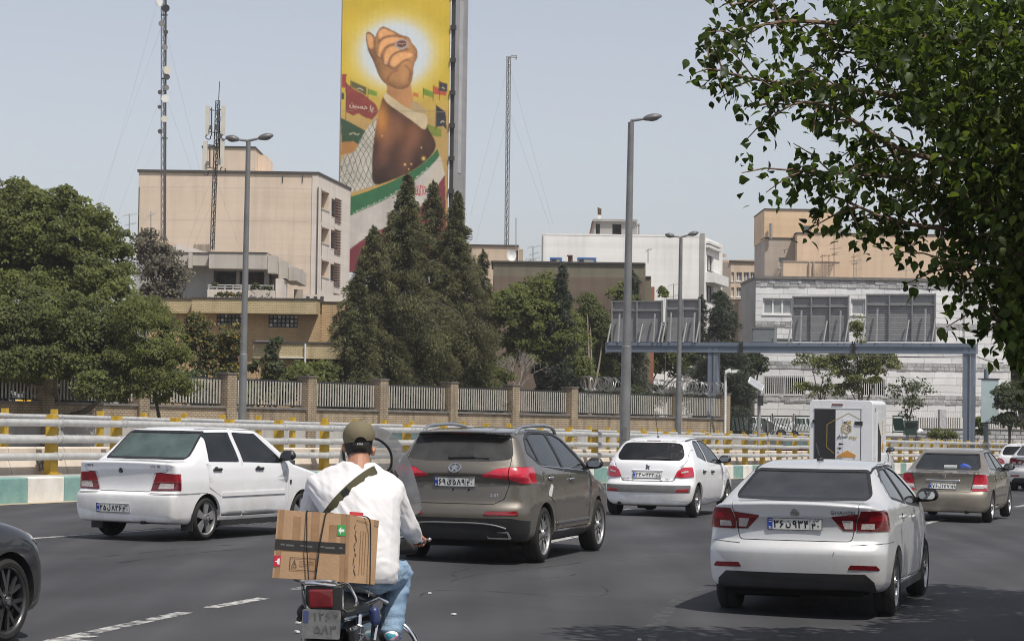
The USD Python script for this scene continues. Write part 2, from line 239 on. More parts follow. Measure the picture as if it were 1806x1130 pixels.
class Body:
    def __init__(s, spec, h=0.024):
        s.k = spec; s.L, s.W = spec['L'], spec['W']; s.g0 = np.array([-0.3, -0.1]); s.gh = 0.02
        xs, zs = np.arange(-0.3, s.L + 0.3, s.gh), np.arange(-0.1, 2.1, s.gh); X, Z = np.meshgrid(xs, zs, indexing='ij')
        s.grid = spline_filter(sd_poly(chaikin(spec['prof'], spec.get('chaikin', 2)), X, Z), order=3)
        s.wz = PchipInterpolator(*np.array(spec['wz']).T); s.plan = PchipInterpolator(*np.array(spec['plan']).T)
        n = [int(math.ceil((b - a) / h)) for a, b in ((-0.12, s.L + 0.12), (-s.W / 2 - 0.12, s.W / 2 + 0.12), (0.08, spec['H'] + 0.12))]
        o = np.array([-0.12, -s.W / 2 - 0.12, 0.08]); ax = [o[k] + np.arange(n[k] + 1) * h for k in range(3)]
        F = s.f(*np.meshgrid(*ax, indexing='ij'))
        v, f = surface_nets(F, o, h)
        for _ in range(3):
            g, fv = s.grad(v); v = v - g * np.clip(fv / np.maximum((g * g).sum(1), 0.2), -0.5 * h, 0.5 * h)[:, None]
        g, _ = s.grad(v); s.v, s.faces, s.n = v, f, g / np.linalg.norm(g, axis=1, keepdims=True)
        s._off = {}
    def f(s, x, y, z):
        k = s.k; t = np.abs(y) / (s.W / 2); t2 = t * t
        xp = x - k.get('bow', 0.12) * t2 * t2 * (1 - sstep(0.0, 1.5, x)) * 1.0 - k.get('bow2', 0.03) * t2 * (1 - sstep(0.0, 1.5, x)) + k.get('bowf', 0.22) * t2 * t * sstep(s.L - 1.6, s.L, x)
        zp = z + k.get('crown', 0.05) * t2 * sstep(0.75, 1.2, z)
        a = map_coordinates(s.grid, [(xp - s.g0[0]) / s.gh, (zp - s.g0[1]) / s.gh], order=3, prefilter=False, mode='nearest')
        b = np.abs(y) - s.wz(np.clip(z, 0, 2)) * (s.W / 2) * s.plan(np.clip(x, 0, s.L))
        r = k.get('r', 0.09); rr = k.get('rtop', r); r = r + (rr - r) * sstep(0.85, 1.1, z)
        out = smax(a, b * 0.97, r)
        if 'extra' in k: out = k['extra'](out, x, y, z)
        return out
    def grad(s, v, e=0.004):
        f0 = s.f(*v.T); g = np.stack([s.f(*(v + np.eye(3)[i] * e).T) - s.f(*(v - np.eye(3)[i] * e).T) for i in range(3)], 1) / (2 * e); return g, f0
    def off(s, d):
        if d not in s._off: s._off[d] = man(trimesh.Trimesh(s.v + s.n * d, s.faces, process=False))
        return s._off[d]
    def skin(s, a, b): return s.off(b) - s.off(a)
    def rx(s, y, z):
        x = np.arange(-0.2, 1.6, 0.002); f = s.f(x, np.full_like(x, y), np.full_like(x, z)); return float(x[np.argmax(f < 0)])
    def sy(s, x, z):
        y = np.arange(1.1, 0, -0.002); f = s.f(np.full_like(y, x), y, np.full_like(y, z)); return float(y[np.argmax(f < 0)])
    def tz(s, x, y):
        z = np.arange(1.9, 0.3, -0.002); f = s.f(np.full_like(z, x), np.full_like(z, y), z); return float(z[np.argmax(f < 0)])
    def mesh(s, M, tol=0.02):
        t = tri(M.simplify(.0007)); t.merge_vertices(); t = trimesh.graph.smooth_shade(t, angle=math.radians(28), facet_minarea=None)
        v, f, n = meshkit.arrays(t, True); g, fv = s.grad(v); g /= np.linalg.norm(g, axis=1, keepdims=True) + 1e-9
        use = (np.abs(fv) < tol) & ((g * n).sum(1) > 0.75); n = np.where(use[:, None], g, n); return (v, f), n
def pz_side(poly, y0, y1):                                          # polygon in (x, z), extruded across y
    m = prism(poly, y1 - y0); m.apply_transform(np.array([[1, 0, 0, 0], [0, 0, -1, 0], [0, 1, 0, 0], [0, 0, 0, 1.0]])); m.apply_translation([0, y1, 0]); return man(m)
def pz_rear(poly, x0, x1):                                          # polygon in (y, z), extruded along x
    m = prism(poly, x1 - x0); m.apply_transform(np.array([[0, 0, 1, 0], [1, 0, 0, 0], [0, 1, 0, 0], [0, 0, 0, 1.0]])); m.apply_translation([x0, 0, 0]); return man(m)
def rpoly(pts, r=0.03): p = Polygon(pts).buffer(0); return p.buffer(-r, 6).buffer(2 * r, 6).buffer(-r, 6) if r else p
def mirror(p): return affinity.scale(p, -1, 1, origin=(0, 0))
def sub(parent, name, loc, rz=0.0, label=None):
    x = UsdGeom.Xform.Define(stage, _name(parent.path, name)); x.AddTranslateOp().Set(Gf.Vec3d(*map(float, loc)))
    if rz: x.AddRotateZOp().Set(float(math.degrees(rz)))
    tag(x.GetPrim(), label); return T(x.GetPrim(), np.zeros(3))
def wheel(parent, loc, rz, R, w, style, M):
    """axis along y, outer face towards -y."""
    t = sub(parent, 'wheel', loc, rz); h = w / 2; ri = R * style.get('rim', 0.66)
    part(t, 'tyre', lathe([(-h + .02, ri), (-h, ri + .012), (-h - .004, (R + ri) / 2), (-h + .012, R - .018), (-h + .035, R - .003), (-.012, R), (-.011, R - .007), (.011, R - .007), (.012, R), (h - .035, R - .003), (h - .01, R - .02), (h, ri + .02), (h - .02, ri)], 40), M['tyre'], 35, False)
    d = -h + style.get('dish', 0.03); parts = []
    parts.append(lathe([(h - .03, ri - .01), (-h + .03, ri - .012), (-h + .012, ri - .004), (-h + .004, ri + .006), (-h + .016, ri + .01), (h - .03, ri + .002)], 40))
    n = style['spokes']; sw = style['sw'] * R; kind = style.get('kind', 'spoke')
    for k in range(n):
        a = 2 * math.pi * k / n + style.get('ph', 0.2)
        if kind == 'cover':                                        # pressed wheel cover
            p = Polygon([(0.10 * R, -.6 * sw), (ri * .98, -1.25 * sw), (ri * .98, 1.25 * sw), (0.10 * R, .6 * sw)])
        elif kind == 'twin':
            p = union_all([Polygon([(.08 * R, o * sw * .5 - .25 * sw), (ri, o * sw * 1.1 - .28 * sw), (ri, o * sw * 1.1 + .28 * sw), (.08 * R, o * sw * .5 + .25 * sw)]) for o in (-1, 1)])
        else: p = Polygon([(.06 * R, -sw * .5), (ri * .6, -sw * .32), (ri, -sw * .5), (ri, sw * .5), (ri * .6, sw * .32), (.06 * R, sw * .5)])
        m = prism(p, 0.022); v = m.vertices; rad = np.hypot(v[:, 0], v[:, 1]); z = v[:, 2] + 0.02 * (1 - (rad / ri)) * style.get('cone', 1)
        m.vertices = np.stack([v[:, 0] * math.cos(a) - v[:, 1] * math.sin(a), -z + (d + .03), v[:, 0] * math.sin(a) + v[:, 1] * math.cos(a)], 1)
        parts.append(m)
    parts.append(lathe([(d + .03, .0), (d - .02, .001), (d - .024, .2 * R * .9), (d - .012, .2 * R), (d + .03, .2 * R)], 20))
    part(t, 'rim', cat(parts), M[style.get('mat', 'alloy')], 30, False)
    part(t, 'brake_disc', lathe([(d + .05, .0), (d + .05, ri * .72), (d + .07, ri * .74), (d + .085, ri), (d + .1, 0)], 28), M['dark'], False, False)
    part(t, 'hub_cap', lathe([(d - .034, .0005), (d - .032, .09 * R), (d - .02, .1 * R)], 16), M['chrome'], 30, False)
    for k in range(5):
        a = k * 2 * math.pi / 5; part(t, 'wheel_nut', lathe([(d - .034, .0005), (d - .033, .008), (d - .02, .010)], 6).apply_translation([.145 * R * math.cos(a), 0, .145 * R * math.sin(a)]), M['dark'], False, False)
def flat_text(polys, ax_u, ax_v, o, depth=0.002):
    """polygon (u right, v up) standing on a plane through o with axes ax_u, ax_v; extruded towards ax_u x ax_v (towards the viewer)."""
    m = prism(polys, depth); u, v = np.asarray(ax_u, float), np.asarray(ax_v, float); n = np.cross(u, v)
    M = np.eye(4); M[:3, 0], M[:3, 1], M[:3, 2], M[:3, 3] = u, v, n, o; m.apply_transform(M); return m
def latin(text, height):
    m = meshkit.text_mesh(text, height, 0.002); return m
def plate_on(t, o, u, v, chars, M, W=0.52, H=0.114, world=False, name='number_plate', code=None):
    """Iranian plate on a plane: o its centre, u to the right, v up."""
    u, v = np.asarray(u, float), np.asarray(v, float); n = np.cross(u, v); o = np.asarray(o, float); L = lambda x, y, k=0: o + u * x + v * y + n * k
    pl = part(t, name, flat_text(rpoly([(-W/2, -H/2), (W/2, -H/2), (W/2, H/2), (-W/2, H/2)], .006), u, v, L(0, 0, -.004), .008), M['plate'], False, world)
    def add(nm, poly, m, k=.0045, d=.001): part(pl, nm, flat_text(poly, u, v, L(0, 0, k), d), m, False, world)
    add('plate_rim', rpoly([(-W/2, -H/2), (W/2, -H/2), (W/2, H/2), (-W/2, H/2)], .006).difference(rpoly([(-W/2+.005, -H/2+.005), (W/2-.005, -H/2+.005), (W/2-.005, H/2-.005), (-W/2+.005, H/2-.005)], .004)), M['black'])
    bw = .042 * W / .52
    add('blue_band', sbox(-W/2 + .006, -H/2 + .006, -W/2 + .006 + bw, H/2 - .006), M['blue'])
    add('band_flag', union_all([sbox(-W/2 + .012, H/2 - .022 - i * .007, -W/2 + bw, H/2 - .017 - i * .007) for i in (0, 2)]), M['white'], .0058)
    add('band_lettering', union_all([sbox(-W/2 + .012, -H/2 + .012 + i * .012, -W/2 + bw - (.004 + .008 * i), -H/2 + .019 + i * .012) for i in (0, 1)]), M['white'], .0058)
    G_, x = [], 0.0; hd = H * .62
    def put_glyph(ch, x, y, h, w=None):
        g = glyph_poly(ch); b = g.bounds; sc = h / 96.0
        g = affinity.affine_transform(g, [sc, 0, 0, sc, x - b[0] * sc, y]); G_.append(g); return (b[2] - b[0]) * sc
    for ch in chars[0]:
        if ch in 'LYNB': x += .010; x += put_glyph(ch, x, -H * .16 if ch != 'B' else -H * .12, hd * .86) + .018
        else: x += put_glyph(ch, x, -hd / 2, hd) + .012
    xd = W/2 - .118; a0 = -W/2 + bw + .016; sx_ = (xd - .012 - a0) / (x - .012); G_ = [affinity.affine_transform(g, [sx_, 0, 0, 1, a0, 0]) for g in G_]
    G_.append(sbox(xd, -H/2 + .008, xd + .004, H/2 - .008)); G2, G_ = G_, []; x = 0.0
    for ch in chars[1]: x += put_glyph(ch, x, -H * .36, hd * .80) + .012
    s2 = min(1.0, .09 / (x - .012)); G_ = G2 + [affinity.affine_transform(g, [s2, 0, 0, 1, xd + .016, 0]) for g in G_]
    ir = glyph_poly('iran'); b = ir.bounds; sc = .058 / (b[2] - b[0]); G_.append(affinity.affine_transform(ir, [sc, 0, 0, sc, xd + .03 - b[0] * sc, H * .26]))
    add('plate_characters', union_all(G_).intersection(sbox(-W/2 + .01, -H/2 + .006, W/2 - .007, H/2 - .006)), M['black']); return pl
def make_car(name, label, spec, M, at=None, az=0.0, group=None, h=0.024, cname='car'):
    """Local frame: x forward from the rear bumper, y to the left, z up."""
    k = spec; t = thing(name, label, cname, at if at is not None else (0, 0, 0), math.pi / 2 - az, group, scale=k.get('scale') and (k['scale'],) * 3)
    B = Body(k, h); L, W = k['L'], k['W']; paint = M[k['paint']]
    body = B.off(0.0); cav = B.off(-0.035)
    x0, x1, zb, zs = k['cabin']                                    # rear seat back, dash, floor height, shelf height
    boxes = man(bx(((x0 + x1) / 2, 0, 1.0 + zb / 2), (x1 - x0, W, 2.0 - zb))) + man(bx(((0.1 + x0) / 2, 0, 1 + zs / 2), (x0 - 0.1 + .02, W, 2.0 - zs))) + man(bx((x1 + .4, 0, 1 + zs / 2 + .02), (.82, W, 1.96 - zs)))
    body = body - (cav ^ boxes)
    sides = (-1, 1)
    def side(poly, a=0.3, b=1.2): return pz_side(poly, -b, -a), pz_side(poly, a, b)
    outs = []                                                      # (name, manifold, material, parent part, label)
    glass = []
    wins = [rpoly(w, .018) for w in k['windows']]
    if k.get('trim'):                                              # dark frame round the side windows
        fr = union_all(wins).buffer(k['trim'] + .03, 4).buffer(-.03, 4)
        for m in side(fr.difference(union_all(wins).buffer(-.002))): outs.append(('window_frame', m ^ B.skin(-.006, .0025), M['black'], None))
    for w in wins:
        for q in side(w):
            body = body - q
            glass.append(('side_window', q ^ B.skin(-.012, -.005), M[k.get('glass', 'glass')], None))
    rg = rpoly(k['rear_glass'], k.get('rg_r', .04)); q = pz_rear(rg, -.3, k.get('rg_x', 1.4)); body = body - q
    glass.append(('rear_window', q ^ B.skin(-.012, -.004), M[k.get('rglass', 'glass')], None))
    if k.get('rg_trim'): outs.append(('rear_window_seal', pz_rear(rg.buffer(k['rg_trim']).difference(rg.buffer(-.012)), -.3, k.get('rg_x', 1.4)) ^ B.skin(-.006, .002), M['black'], None))
    wsx = k['windscreen_x']; q = pz_rear(rpoly(k['windscreen'], .06), wsx, L - .2); body = body - q
    glass.append(('windscreen', q ^ B.skin(-.012, -.004), M['glass'], None))
    R = k['R']
    for xw in k['axles']:
        cyl = Manifold.cylinder(W + .4, R + k.get('arch', .045), -1, 48).rotate([90, 0, 0]).translate([xw, W / 2 + .2, R])
        keep = man(bx((xw, 0, .4), (1.2, W - .5, 1.4)))
        body = body - (cyl - keep)
    for nm, poly, mt, xd, dz in k['rear_parts']:                    # (name, polygon in (y, z) for y > 0 or symmetric, material, depth, proud)
        p = Polygon(poly) if not isinstance(poly, (Polygon,)) else poly
        p = p.buffer(0).buffer(-.008, 4).buffer(.008, 4); both = [p, mirror(p)] if p.bounds[0] > 0 else [p]
        for pp in both:
            q = pz_rear(pp, -.3, xd); body = body - (q ^ B.skin(-.03, .06))
            outs.append((nm, pz_rear(pp.buffer(-.0025), -.3, xd) ^ B.skin(-.028, dz), M[mt], None))
    for nm, poly, mt, dz in k.get('side_parts', []):
        for q in side(rpoly(poly, .008), .4): outs.append((nm, q ^ B.skin(-.01, dz), M[mt], None))
    seams = [pz_side(LineString(s).buffer(.0045, 2), -1.2, -.4) for s in k.get('side_seams', [])] + [pz_side(LineString(s).buffer(.0045, 2), .4, 1.2) for s in k.get('side_seams', [])]
    for s in k.get('rear_seams', []): seams += [pz_rear(LineString(s).buffer(.0045, 2), -.3, .8)]
    for d in k['doors']:                                           # left doors stay as seams, right doors are parts
        dp = rpoly(d, .03); seams.append(pz_side(dp.boundary.buffer(.0045, 2), .4, 1.2))
    if seams: body = body - (Manifold.batch_boolean(seams, m3.OpType.Add) ^ B.skin(-.014, .06))
    doors = []
    for d in k['doors']:
        dp = rpoly(d, .03); doors.append(body ^ pz_side(dp.buffer(-.0035), -1.2, -.35)); body = body - pz_side(dp.buffer(.0035), -1.2, -.35)
    lid = None
    if k.get('boot'):
        bp, bx0, bz = k['boot']; bp = rpoly(bp, .04); lim = man(bx((-.3 + (bx0 + .3) / 2, 0, bz / 2), (bx0 + .3, 3, bz)))
        lid = body ^ (pz_rear(bp.buffer(-.004), -.4, bx0) ^ lim); body = body - (pz_rear(bp.buffer(.004), -.4, bx0 + .008) ^ man(bx((-.3 + (bx0 + .308) / 2, 0, bz / 2 + .002), (bx0 + .308, 3, bz + .004))))
    for m, nm in [(body, 'body')]:
        (vf, n) = B.mesh(m); body_t = part(t, nm, vf, paint, world=False, normals=n)
    dts = []
    for m in doors: vf, n = B.mesh(m); dts.append(part(t, 'door', vf, paint, world=False, normals=n))
    lid_t = body_t
    if lid is not None: vf, n = B.mesh(lid); lid_t = part(t, k.get('boot_name', 'boot_lid'), vf, paint, world=False, normals=n)
    for nm, m, mt, _ in outs + glass:
        if m.is_empty(): continue
        vf, n = B.mesh(m, .035); part(t, nm, vf, mt, world=False, normals=n)
    # under the car: floor pan, so that no light comes through
    part(t, 'underbody', bx((L / 2, 0, .27), (L - .5, W - .52, .12)), M['dark'], False, False)
    for xw in k['axles']:
        for s in sides: wheel(t, (xw, s * (W / 2 - k['wheel_w'] / 2 - k.get('inset', .02)), R), 0 if s < 0 else math.pi, R, k['wheel_w'], k['style'], M)
    if k.get('axle_bar', True): part(t, 'rear_axle', tube([(k['axles'][0], -W/2 + .2, R - .04), (k['axles'][0], W/2 - .2, R - .04)], .035, 8), M['dark'], False, False)
    # seats
    if k.get('seats', True):
        def seat(x, y, w, zt, head):
            p = [man(bx((x, y, (zb + zt) / 2), (.13, w, zt - zb))), man(bx((x + .27, y, zb + .14), (.5, w, .2)))]
            st = part(t, 'seat', cat([tri(m) for m in p]), M['seat'], False, False)
            for yy in head: part(st, 'headrest', tri(Manifold.batch_hull([Manifold.sphere(.045, 12).translate([x - .01 + a, yy + b, zt + c]) for a in (0, .03) for b in (-.09, .09) for c in (.09, .19)])), M['seat'], 40, False)
        for y in (-.37, .37): seat(x0 + 1.05, y * W / 1.75, .48, k.get('seat_z', 1.02), [y * W / 1.75])
        seat(x0 + .06, 0, W - .45, k.get('seat_z', 1.02) - .07, [-.36, .36] if k.get('rear_heads', True) else [])
        part(t, 'dashboard', bx((x1 + .15, 0, zs - .12), (.5, W - .25, .26)), M['seat'], False, False)
    # mirrors
    mx, mz = k['mirror']
    for s in sides:
        y = s * (B.sy(mx, mz) + .115); hb = [Manifold.sphere(r, 16).translate([mx + a, y + s * b, mz + c]) for a, b, c, r in ((.0, -.055, .02, .062), (.0, .06, .03, .058), (.05, .0, .02, .06), (.0, -.04, .055, .05), (.0, .055, .06, .045))]
        mm = Manifold.batch_hull(hb); face = man(bx((mx - .155, y, mz), (.2, .5, .5))); mm = mm - face
        mi = part(t, 'door_mirror', tri(mm), M[k.get('mirror_mat', 'black')], 40, False)
        part(mi, 'mirror_glass', tri(Manifold.batch_hull([Manifold.cylinder(.003, .04, -1, 16).rotate([0, 90, 0]).translate([mx - .0565, y + s * b, mz + .03]) for b in (-.045, .045)])), M['mirror'], False, False)
        part(mi, 'mirror_arm', bar((mx, y - s * .15, mz - .03), (mx, y - s * .03, mz), .03, 8), M['black'], False, False)
    # door handles on the right side and the left
    for hx, hz in k['handles']:
        for s in sides:
            y = s * B.sy(hx, hz); tgt = dts[k['handles'].index((hx, hz))] if s < 0 and k['handles'].index((hx, hz)) < len(dts) else body_t
            part(tgt, 'handle', tri(Manifold.batch_hull([Manifold.sphere(r, 12).scale([1, .8, 1]).translate([hx + a, y + s * .016, hz]) for a, r in ((-.085, .016), (.085, .019))])), M[k.get('handle_mat', 'black')], 40, False)
            part(tgt, 'handle_cup', tri(Manifold.sphere(.05, 16).scale([1.1, .12, .7]).translate([hx - .01, y - s * .002, hz])), M['dark'], 40, False)
    # plate
    zc = k['plate_z']; H2 = .057; xa, xb = B.rx(0, zc - H2), B.rx(0, zc + H2); xm = min(min(B.rx(.24, zc), B.rx(0, zc)), (xa + xb) / 2) - .008
    tl = math.atan2(xb - xa, 2 * H2); v = np.array([math.sin(tl), 0, math.cos(tl)]); u = np.array([0, -1.0, 0])
    plate_on(lid_t if k.get('plate_on_lid', True) else body_t, (xm, k.get('plate_y', 0), zc), u, v, k['plate'], M)
    # badges: (name, shapely polygon in metres or latin text, y, z, height, material)
    for nm, what, y, z, hgt, mt in k.get('badges', []):
        xx = B.rx(y, z); xx2 = B.rx(y, z + .03); v = np.array([xx2 - xx, 0, .03]); v /= np.linalg.norm(v)
        yy = B.rx(y - .03, z) - xx; u = np.array([yy, -.03, 0]); u /= np.linalg.norm(u)
        if isinstance(what, str):
            m = latin(what, hgt); m.apply_translation([-m.bounds.mean(0)[0], -hgt / 2, 0]); n = np.cross(u, v); MM = np.eye(4); MM[:3, 0], MM[:3, 1], MM[:3, 2], MM[:3, 3] = u, v, n, np.array([xx, y, z]) + n * .002; m.apply_transform(MM)
        else: m = flat_text(affinity.scale(what, hgt, hgt, origin=(0, 0)), u, v, np.array([xx, y, z]), .008)
        part(lid_t, nm, m, M[mt], False, False)
    t.B = B; t.lid, t.body, t.doors = lid_t, body_t, dts
    if 'more' in k: k['more'](t, B, M)
    return t
def set_on_wheel(spec, px, py, az, side=-1):
    """World position of the car's origin such that the rear wheel on that side touches the ground at the pixel."""
    q = G(px, py); f = np.array([math.sin(az), math.cos(az), 0]); l = np.array([-f[1], f[0], 0])
    yw = side * (spec['W'] / 2 - spec['wheel_w'] / 2 - spec.get('inset', .02)); return q - (f * spec['axles'][0] + l * yw) * spec.get('scale', 1)
# ================================================================ shared materials
def glass_mat(name, tint, gloss_c=(1, 1, 1), ior=1.5, rough=0.02, dust=0.0, dust_c=(.4, .4, .38)):
    nodes = {'t': ('transparent_bsdf', {'color': tint}), 'g': ('glossy_bsdf', {'color': gloss_c, 'roughness': rough}), 'f': ('fresnel', {'IOR': ior}), 'm': ('mix_closure', {})}
    L = [('f.fac', 'm.fac'), ('t.BSDF', 'm.closure1'), ('g.BSDF', 'm.closure2')]; out = 'm.closure'
    if dust:
        nodes |= {'d': ('diffuse_bsdf', {'color': dust_c}), 'tc': ('texture_coordinate', {}), 'n': ('noise_texture', {'scale': 3.0, 'detail': 5.0}), 'mr': ('map_range', {'from_min': .3, 'from_max': .75, 'to_min': dust * .5, 'to_max': dust * 1.4}), 'm2': ('mix_closure', {})}
        L += [('tc.object', 'n.vector'), ('n.fac', 'mr.value'), ('mr.result', 'm2.fac'), ('m.closure', 'm2.closure1'), ('d.BSDF', 'm2.closure2')]; out = 'm2.closure'
    return usdkit.material(stage, '/World/Looks/' + name, nodes, L, surface=out)
def car_paint(name, c, rough=.4, metal=0.0, dust=(.34, .30, .24)):
    """clear-coated paint with faint orange peel and road dust towards the sills."""
    nodes = {'tc': ('texture_coordinate', {}), 's': ('separate_xyz', {}), 'n': ('noise_texture', {'scale': 3.5, 'detail': 6.0, 'roughness': .65}), 'h': ('map_range', {'from_min': .15, 'from_max': .85, 'to_min': .50, 'to_max': .0, 'clamp': True}), 'nm': ('map_range', {'from_min': .35, 'from_max': .7, 'to_min': .15, 'to_max': 1.1}), 'f': ('math', {'math_type': 'multiply'}), 'fa': ('math', {'math_type': 'multiply_add', 'value2': .07, 'value3': .0}), 'ft': ('math', {'math_type': 'add', 'use_clamp': True}), 'm': ('mix_color', {'a': c, 'b': dust}),
             'rg': ('map_range', {'to_min': rough, 'to_max': .85}), 'cw': ('map_range', {'to_min': 1.0, 'to_max': .0}), 'bn': ('noise_texture', {'scale': 9.0, 'detail': 2.0}), 'bp': ('bump', {'strength': .05, 'distance': .02}), 'p': ('principled_bsdf', {'metallic': metal, 'coat_roughness': .06})}
    L = [('tc.object', 's.vector'), ('tc.object', 'n.vector'), ('s.z', 'h.value'), ('n.fac', 'nm.value'), ('h.result', 'f.value1'), ('nm.result', 'f.value2'), ('nm.result', 'fa.value1'), ('f.value', 'ft.value1'), ('fa.value', 'ft.value2'), ('ft.value', 'm.fac'), ('m.result', 'p.base_color'), ('ft.value', 'rg.value'), ('rg.result', 'p.roughness'), ('ft.value', 'cw.value'), ('cw.result', 'p.coat_weight'), ('tc.object', 'bn.vector'), ('bn.fac', 'bp.height'), ('bp.normal', 'p.coat_normal')]
    return usdkit.material(stage, '/World/Looks/' + name, nodes, L, surface='p.BSDF')
M = {
 'white_paint': car_paint('white_car_paint', (.70, .71, .73)), 'pearl': car_paint('silvery_white_paint', (.58, .59, .61), .38, .25),
 'bronze': car_paint('bronze_metallic_paint', (.115, .104, .088), .42, .5, (.20, .17, .13)),
 'beige': car_paint('beige_metallic_paint', (.20, .182, .15), .42, .45),
 'graphite': car_paint('graphite_metallic_paint', (.018, .020, .025), .35, .4, (.10, .09, .075)),
 'silver_paint': mat('silver_car_paint', (.42, .43, .44), .4, metal=.5, var=.05, coat=1.0, obj=True),
 'maroon': mat('maroon_car_paint', (.10, .012, .012), .4, var=.05, coat=1.0, obj=True),
 'taxi': mat('yellow_taxi_paint', (.70, .42, .03), .4, var=.05, coat=1.0, obj=True),
 'black': mat('black_plastic', (.016, .016, .017), .45, var=.2, obj=True, scale=8),
 'grey_plastic': mat('grey_plastic', (.12, .12, .12), .5, var=.1, obj=True, scale=8),
 'dark': mat('dark_underside', (.010, .010, .010), .8, var=.2, spec=.15),
 'seat': mat('seat_cloth', (.055, .055, .058), .85, var=.2, obj=True, scale=20, spec=.2),
 'tyre': mat('tyre_rubber', (.022, .022, .021), .85, var=.25, obj=True, scale=9, spec=.2),
 'alloy': mat('alloy_wheel', (.42, .42, .42), .32, metal=.85, var=.12, obj=True, scale=9),
 'dark_alloy': mat('dark_alloy_wheel', (.10, .10, .105), .28, metal=.8, var=.12, obj=True, scale=9),
 'steel_rim': mat('grey_wheel_cover', (.20, .20, .205), .45, metal=.3, var=.2, obj=True, scale=9),
 'chrome': mat('chrome', (.72, .72, .73), .14, metal=1.0, var=.05, obj=True),
 'mirror': mat('mirror_glass', (.6, .62, .64), .04, metal=1.0, var=.02, obj=True),
 'red': mat('red_lamp_lens', (.22, .006, .012), .12, var=.25, coat=1.0, obj=True, scale=14),
 'dark_red': mat('dark_red_lamp_lens', (.11, .004, .007), .12, var=.3, coat=1.0, obj=True, scale=14),
 'bright_red': mat('bright_red_lamp_lens', (.42, .012, .030), .12, var=.25, coat=1.0, obj=True, scale=14),
 'clear_lens': mat('clear_lamp_lens', (.42, .39, .38), .12, var=.3, coat=1.0, obj=True, scale=40),
 'plate': mat('plate_white', (.62, .63, .62), .45, var=.06, obj=True, scale=12),
 'blue': mat('plate_blue', (.02, .06, .36), .45, var=.05, obj=True), 'white': mat('plain_white', (.75, .75, .75), .5, var=.03, obj=True),
 'badge': mat('badge_dark', (.10, .10, .11), .3, metal=.7, var=.1, obj=True),
}
M['glass'] = glass_mat('tinted_glass', (.58, .62, .62), dust=.025, dust_c=(.25, .27, .27))
M['glass_dark'] = glass_mat('dark_tinted_glass', (.50, .51, .52), dust=.04, dust_c=(.16, .16, .16))
M['glass_teal'] = glass_mat('green_tinted_glass', (.38, .45, .44), dust=.28, dust_c=(.20, .27, .26))
M['glass_grey'] = glass_mat('smoky_glass', (.28, .29, .30), dust=.22, dust_c=(.13, .135, .15))
M['glass_dusty'] = glass_mat('dusty_dark_glass', (.30, .30, .30), dust=.26, dust_c=(.14, .14, .135))
